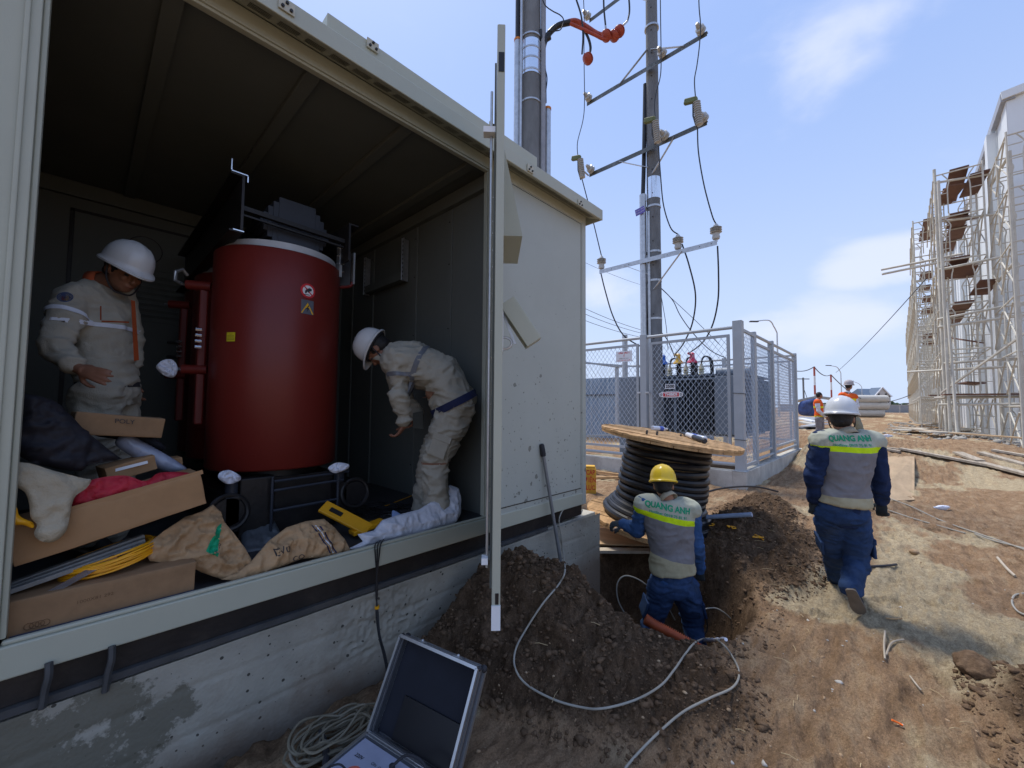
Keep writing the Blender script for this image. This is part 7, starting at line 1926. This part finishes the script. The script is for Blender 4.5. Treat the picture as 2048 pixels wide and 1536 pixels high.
for i in range(20):
    x = 22.4+1.75*i; y = -1.30 if i < 3 else -.80
    nl = 6 if i < 3 else (6 if i < 6 else 5)
    zb_ = hz1(x, y)-.05 if i < 40 else 0
    for k in range(nl):
        z = zb_+FH*k
        inst('frame', frame_me, (x+rs.uniform(-.03, .03), y, z))
        if i % 2 == 0 or k % 2: inst('cross_brace', brace_me, (x, y, z))
        if k % 2 == 0: inst('cross_brace', brace_me, (x, y-FWD, z))
        if i < 12: inst('ledger', led_me, (x, y, z+FH-.12)); inst('ledger', led_me, (x, y-FWD, z+FH-.12))
        if (k == nl-1 and i in (0, 1, 3, 4)) or (k in (2, 4) and i in (0, 1, 2, 5, 7)) or (k == 3 and i in (0, 4, 6)) or (k == 0 and i in (1, 3, 8)): 
            inst('board', board_me, (x, y+rs.uniform(-.08, .08), z+FH-.05))
for x in (19.6, 21.35, 23.1):
    for k in range(6):
        inst('frame', frame_me, (x, -2.72, .1+FH*k)); 
        if x < 23: inst('cross_brace', brace_me, (x, -2.72, .1+FH*k)); inst('ledger', led_me, (x, -2.72, FH*(k+1))); inst('ledger', led_me, (x, -2.72-FWD, FH*(k+1)))
# nearer end: posts, long ledgers and boards reaching across to the wall
for (x, y, h) in ((23.0, -2.75, 10.5), (20.2, -2.85, 9.9), (20.3, -3.9, 9.9), (23.1, -3.2, 9.0), (22.4, -1.30, 10.9), (22.2, -1.38, 10.3), (21.7, -1.35, 4.2)):
    so('standard', MB().tube([(x, y, -.1), (x+rs.uniform(-.06, .06), y, h)], .048, 7), M_RUST)
for (a, b) in (((22.4, -1.3, 10.35), (22.9, -2.8, 10.35)), ((22.4, -1.3, 8.8), (22.9, -2.8, 8.8)), ((23.0, -2.75, 9.9), (20.2, -2.85, 9.8)), ((23.0, -2.75, 6.2), (20.2, -2.85, 6.3)), ((22.3, -1.2, 5.0), (22.0, -3.6, 5.3)), ((22.3, -1.2, 4.7), (22.0, -3.6, 4.85)), ((22.2, -1.2, 2.2), (20.6, -3.9, 4.9)),
               ((22.2, -1.0, 2.0), (22.0, -4.0, 2.05)), ((21.9, -1.1, 1.75), (21.6, -3.9, 1.8)), ((23.6, .35, 7.6), (23.0, -2.0, 7.55)), ((23.6, .33, 7.4), (23.0, -2.0, 7.4)), ((21.2, -1.5, .0), (22.2, -1.45, 5.6)), ((22.3, -1.3, 3.3), (22.2, -3.3, 3.4)), ((22.3, -1.3, 6.9), (22.2, -2.9, 7.0)), ((22.6, -.3, 3.05), (22.3, -3.3, 3.1))):
    so('long_tube', MB().tube([a, b], .045, 6), M_RUST)
for (c, d_, rt_) in (((23.5, -1.75, 10.15), (1.6, .52, .05), (.10, .06, .2)), ((23.4, -2.4, 10.3), (1.7, .50, .05), (-.05, .12, .1)), ((23.2, -1.9, 9.0), (1.2, .6, .05), (.25, -.25, .5)), ((23.6, -1.9, 7.0), (1.7, .9, .05), (.1, .05, .0)), ((23.3, -2.5, 6.2), (1.5, .5, .05), (.08, .15, .1)), ((24.5, -2.0, 4.4), (1.9, .6, .05), (.3, -.2, .2)), ((22.0, -2.3, 2.12), (.5, 2.2, .05), (0, 0, .1)), ((23.9, -2.1, 2.6), (1.5, .5, .05), (.1, 0, .1))):
    so('board', MB().box(c, d_, Matrix.Rotation(rt_[2], 3, 'Z') @ Matrix.Rotation(rt_[1], 3, 'Y') @ Matrix.Rotation(rt_[0], 3, 'X')), M_RUSTP)
# loose tubes and sheets at the scaffold foot
rs = random.Random(33)
for k in range(16):
    x, y = rs.uniform(20.5, 34), rs.uniform(-3.2, -.2); a = rs.uniform(0, pi); l_ = rs.uniform(.5, 1.6); z = hz1(x, y)
    m_ = rs.choice([M_WOOD2, M_CONC2, M_RUST, M_PLY])
    o = obj('scrap_timber', MB().bar((x-cos(a)*l_, y-sin(a)*l_, z+.05+rs.uniform(0, .1)), (x+cos(a)*l_, y+sin(a)*l_, z+.08+rs.uniform(0, .2)), rs.uniform(.08, .6), .04), m_)
    tag(o, 'scrap boards and sheets littering the ground under the scaffold', 'scrap', 'scrap boards under the scaffold')
x, y, z = scatter(1500, 19, 40, -3.3, .5, lambda x, y, rs: rs.rand(x.size) < np.where(y < -1, .9, .25), 55)
sz = .03+.10*np.random.RandomState(2).rand(len(x))**3
stuff(tag(clods('rubble', np.stack([x, y, z+sz*.2], 1), sz, mat('rubble_grey', (.34, .32, .28), .95, var=.3, vscale=3), 61), 'grey building rubble under the scaffold', 'rubble'))

# ------------------------------------------------------------------ far things
def far(px, py, dep): return PD(px, py, dep)
M_PIPE = mat('pipe_concrete', (.50, .50, .49), .8, var=.08, vscale=2)
grp = 'concrete pipes stacked beyond the orange workers'
pd_ = 43.0
ax_ = Vector((RT.x, RT.y, 0)).normalized(); bk = Vector((FW.x, FW.y, 0)).normalized()
pm = MB(); R1, R0, L1 = .40, .31, 3.4
n = 20; vs_ = []; fs_ = []
ringsP = [(0, R1), (L1, R1), (L1, R0), (.0, R0)]
for h_, r_ in ringsP:
    for k in range(n): a = 2*pi*k/n; vs_.append(ax_*h_+bk*(r_*cos(a))+Vector((0, 0, r_*sin(a))))
for i in range(4):
    j = (i+1) % 4
    for k in range(n): fs_.append((i*n+k, i*n+(k+1) % n, j*n+(k+1) % n, j*n+k))
pm.add(vs_, fs_); pipe_me = pm.mesh('concrete_pipe'); pipe_me.materials.append(M_PIPE); pipe_me.shade_smooth(); pipe_me.set_sharp_from_angle(angle=radians(40))
rowl = ('bottom', 'middle', 'top')
for row, (pxr, pyc, cnt) in enumerate(((1764, 827, 6), (1773, 812, 5), (1772, 798, 2))):
    for j in range(cnt):
        c = far(pxr, pyc, pd_)+bk*(.84*j)+ax_*(.10*j)+Vector((0, 0, 0))
        o = bpy.data.objects.new('concrete_pipe', pipe_me); COL.objects.link(o); o.location = c-ax_*L1
        tag(o, ('front pipe of the %s row in the concrete pipe stack' % rowl[row]) if j == 0 else ('concrete pipe in the %s row behind the front one' % rowl[row]), 'pipe', grp)
wall = thing('boundary_wall', 'low grey block wall closing the site far behind the pipes', 'wall', tuple(far(1840, 822, 92)))
w0, w1 = far(1560, 820, 96), far(1990, 824, 90); w0.z = w1.z = .3
q0 = Vector(wall.location); nseg = 14
for i in range(nseg):
    a, b = w0.lerp(w1, i/nseg)-q0, w0.lerp(w1, (i+.97)/nseg)-q0
    obj('wall_bay', MB().bar(a+Vector((0, 0, 1.0)), b+Vector((0, 0, 1.0)), .2, 2.0), mat('grey_block', (.30, .31, .32), .9, var=.12, vscale=.6) if 'grey_block' not in bpy.data.materials else bpy.data.materials['grey_block'], wall)
    obj('pier', MB().bar(a+Vector((0, 0, 0)), a+Vector((0, 0, 2.15)), .35, .35), M_CONC2, wall)
obj('coping', MB().bar(w0-q0+Vector((0, 0, 2.05)), w1-q0+Vector((0, 0, 2.05)), .3, .12), M_CONC2, wall)
# house
ho_ = far(1757, 800, 150); house = thing('house', 'distant house with a blue grey gabled roof above the wall', 'house', (ho_.x, ho_.y, 1.9)); 
Mh = Matrix((ax_, bk, Vector((0, 0, 1)))).transposed()
def hh(x, y, z): return ax_*x+bk*y+Vector((0, 0, z))
M_HROOF = mat('roof_slate', (.10, .14, .20), .7, var=.1); M_HWALL = mat('house_wall', (.50, .48, .45), .8)
obj('wall', MB().box(hh(0, 4, 2), (9.0, 8, 4.2), Mh), M_HWALL, house)
f = MB(); f.add([hh(-5, -.5, 4.1), hh(5, -.5, 4.1), hh(5, 8.5, 4.1), hh(-5, 8.5, 4.1), hh(-4.3, 4, 7.0), hh(4.3, 4, 7.0)], [(0, 1, 5, 4), (1, 2, 5), (2, 3, 4, 5), (3, 0, 4)]); obj('roof', f, M_HROOF, house)
f = MB(); f.add([hh(-2.9, -1.6, 4.1), hh(2.9, -1.6, 4.1), hh(0, -1.6, 7.1)], [(0, 1, 2)]); obj('gable', f, M_HWALL, house)
f = MB(); f.add([hh(-3.2, -1.8, 3.9), hh(0, -1.8, 7.3), hh(0, 3, 7.3), hh(-3.2, 2, 3.9), hh(3.2, -1.8, 3.9), hh(3.2, 2, 3.9)], [(0, 1, 2, 3), (1, 4, 5, 2)]); obj('gable_roof', f, M_HROOF, house)
for s_ in (-1, 1): obj('barge_board', MB().bar(hh(3.2*s_, -1.85, 3.9), hh(0, -1.85, 7.35), .2, .35), M_WHITE, house)
for x in (-1.3, 1.3): obj('window', MB().box(hh(x, -1.65, 4.7), (.7, .06, .8), Mh), M_DGREY, house)
for x in (-3.2, 3.2): obj('window', MB().box(hh(x, -.04, 2.5), (1.2, .06, 1.5), Mh), M_DGREY, house)
for k, (px, py, w, h, dep, lab, c_) in enumerate(((1816, 806, 9, 14, 240, 'tiny white far building left of the scaffold foot', (.60, .62, .65)), (1800, 812, 14, 6, 260, 'low pale far building beside the house', (.50, .54, .60)))):
    p = far(px, 816, dep); t_ = thing('far_building', lab, 'building', (p.x, p.y, 0)); ww, hh_ = w*dep/FPX, (816-py+h)*dep/FPX*.6
    obj('wall', MB().box((0, 0, hh_/2), (ww, ww, hh_), Mh), mat('far_wall_%s' % 'ab'[k], c_, .8), t_); obj('roof', MB().box((0, 0, hh_+.3), (ww*1.1, ww*1.1, .6), Mh), M_DGREY, t_)
def treeline():
    rs = np.random.RandomState(3); pts = []; sz = []
    for i in range(1500):
        a = rs.uniform(1590, 1860); d = rs.uniform(150, 175); p = far(a, 815, d); h = rs.rand()*(2.2+1.2*sin(a*.05))
        pts.append((p.x, p.y, .4+h)); sz.append(rs.uniform(.25, .7))
    return clods('treeline', np.array(pts), sz, mat('far_foliage', (.06, .10, .055), .9, var=.4, vscale=1), 9, .8)
stuff(tag(treeline(), 'low green scrub far behind the boundary wall', 'bushes'))
def lamp(px, py0, arm_px, top_py, dep, lab):
    b = far(px, 815, dep); t_ = thing('street_lamp', lab, 'street lamp', (b.x, b.y, .3)); ztop = far(px, top_py+8, dep).z
    e = far(arm_px, top_py, dep)-Vector((b.x, b.y, .3)); h = ztop-.3
    obj('column', MB().tube([(0, 0, 0), (0, 0, h*.6), (0, 0, h*.93)], [.12, .09, .07], 8), M_GALV, t_, smooth=True)
    obj('arm', MB().tube(catmull([Vector((0, 0, h*.93)), e*.12+Vector((0, 0, h*.99-e.z*.12)), e*.35+Vector((0, 0, (h*1.06-e.z*.35))) , e*1.0], 6), .06, 6), M_GALV, t_, smooth=True)
    obj('lantern', MB().box(e, (.9, .3, .12), Mh), M_DGREY, t_)
lamp(1558, 700, 1508, 643, 44, 'curved street lamp rising just behind the mesh enclosure')
lamp(1684, 790, 1657, 731, 75, 'curved street lamp above the man in the pale cap')
lamp(1725, 800, 1703, 762, 105, 'faint curved street lamp left of the distant house')
def rpole(px, top, bot, dep, lab, w=.06):
    b = far(px, bot, dep); z1_ = far(px, top, dep).z; t_ = thing('striped_pole', lab, 'pole', (b.x, b.y, 0)); n_ = 7; 
    for i in range(n_): obj('stripe', MB().cyl((0, 0, z1_*i/n_), (0, 0, z1_*(i+1)/n_), w, n=10), M_RPOLE if (n_-i) % 2 else M_WHITE, t_, smooth=True)
    return Vector((b.x, b.y, z1_))
t1_ = rpole(1631, 733, 820, 27, 'red and white striped pole left of the two in the distance')
t2_ = rpole(1664, 749, 820, 32, 'red and white striped pole right of the two in the distance')
t3_ = rpole(1317, 563, 800, 15.5, 'red and white striped pole directly behind the utility pole', .08)
def ln_(lab, a, b, s_, r_, nm='overhead_wire'): return tag(obj(nm, MB().tube(sag(a, b, s_), r_, 4, cap=False), M_WIRE), lab, 'wire')
ln_('sagging wire from the enclosure to the left striped pole', far(1560, 728, 22), t1_, .35, .03); ln_('sagging wire between the two striped poles', t1_, t2_, .3, .03)
ln_('sagging wire from the right striped pole towards the house', t2_, far(1742, 802, 48), .5, .035); ln_('sagging wire from the house towards the scaffold', far(1742, 802, 48), far(1835, 783, 30), .4, .03)
ln_('long guy wire sloping down from the scaffold top', Vector((24, -1.0, 7.0)), far(1672, 745, 40), .2, .018)
for k, (a, b) in enumerate((((1170, 617), (1290, 662)), ((1170, 628), (1290, 668)), ((1170, 641), (1290, 676)), ((1170, 525), (1290, 572)))):
    ln_(('highest of the three close wires left of the utility pole', 'middle of the three close wires left of the utility pole', 'lowest of the three close wires left of the utility pole', 'single faint wire above the left line insulator')[k], far(*a, 26), far(*b, 30), .1, .016 if k < 3 else .010)
pe = Vector(t3_)
for k, (l_, r_) in enumerate((([(1320, 574), (1345, 600), (1360, 630), (1385, 665), (1420, 700), (1452, 716)], .016), ([(1322, 577), (1350, 603), (1395, 645), (1440, 690)], .010), ([(1318, 660), (1335, 680), (1350, 715)], .02), ([(1322, 590), (1332, 650), (1336, 700)], .012))):
    tag(obj('service_wire', MB().tube(catmull([far(a, b, 15.3-.3*i) for i, (a, b) in enumerate(l_)], 5), r_, 5), M_WIRE, smooth=True), ('wavy dark wire from the striped pole down over the transformer', 'straight thin wire from the striped pole down to the right', 'short dark wire hanging behind the utility pole', 'thin wire dropping beside the utility pole')[k], 'wire')
fp = far(1608, 815, 60); pt = thing('far_pole', 'distant power pole with a short cross arm and stay', 'pole', (fp.x, fp.y, 0)); zt2 = far(1608, 755, 60).z
obj('shaft', MB().cyl((0, 0, 0), (0, 0, zt2), .12, n=8), M_POLE, pt); obj('cross_arm', MB().bar(-ax_*.9+Vector((0, 0, zt2-.2)), ax_*.9+Vector((0, 0, zt2-.2)), .12, .12), M_DGREY, pt); obj('stay', MB().cyl((0, 0, zt2*.75), tuple(ax_*1.5), .04, n=5), M_DGREY, pt)
# tarpaulin shelter and sheet pile beyond the enclosure
tp = G(1622, 838, 0); dd = 24.0
def F_(px, py, d=dd): return PD(px, py, d)
g = crumple('blue_tarpaulin', [F_(*p) for p in ((1598, 806), (1612, 800), (1630, 797), (1640, 806), (1642, 826), (1624, 832), (1598, 828))], -FW, mat('tarp_blue', (.06, .10, .26), .55, var=.2, vscale=2), .12, step=.08, seed=91, fold=.10, fs=2.2, edge=.4); tag(g, 'blue tarpaulin shelter behind the bareheaded man', 'tarpaulin')
tag(obj('shelter_roof', MB().poly([F_(1596, 800), F_(1634, 792), F_(1664, 796), F_(1664, 800, 26), F_(1634, 796, 26), F_(1596, 804, 26)], .05, UP), M_FENCE), 'pale roof sheet over the blue tarpaulin', 'sheet')
rs = random.Random(44)
for k in range(9):
    a, b = 1600+rs.uniform(0, 28), 836+k*3.6; p = PD(a, b, 20-.25*k); q_ = PD(a+rs.uniform(22, 36), b+rs.uniform(-3, 3), 20-.25*k)
    tag(obj('stacked_sheet', MB().bar(p, q_, 1.0, .06, up=(rs.uniform(-.2, .2), 0, 1)), rs.choice([M_CONC2, M_GALV, M_WHITE, M_DGREY])), 'pale sheets piled beside the bareheaded man', 'sheet', 'sheets piled beyond the enclosure')
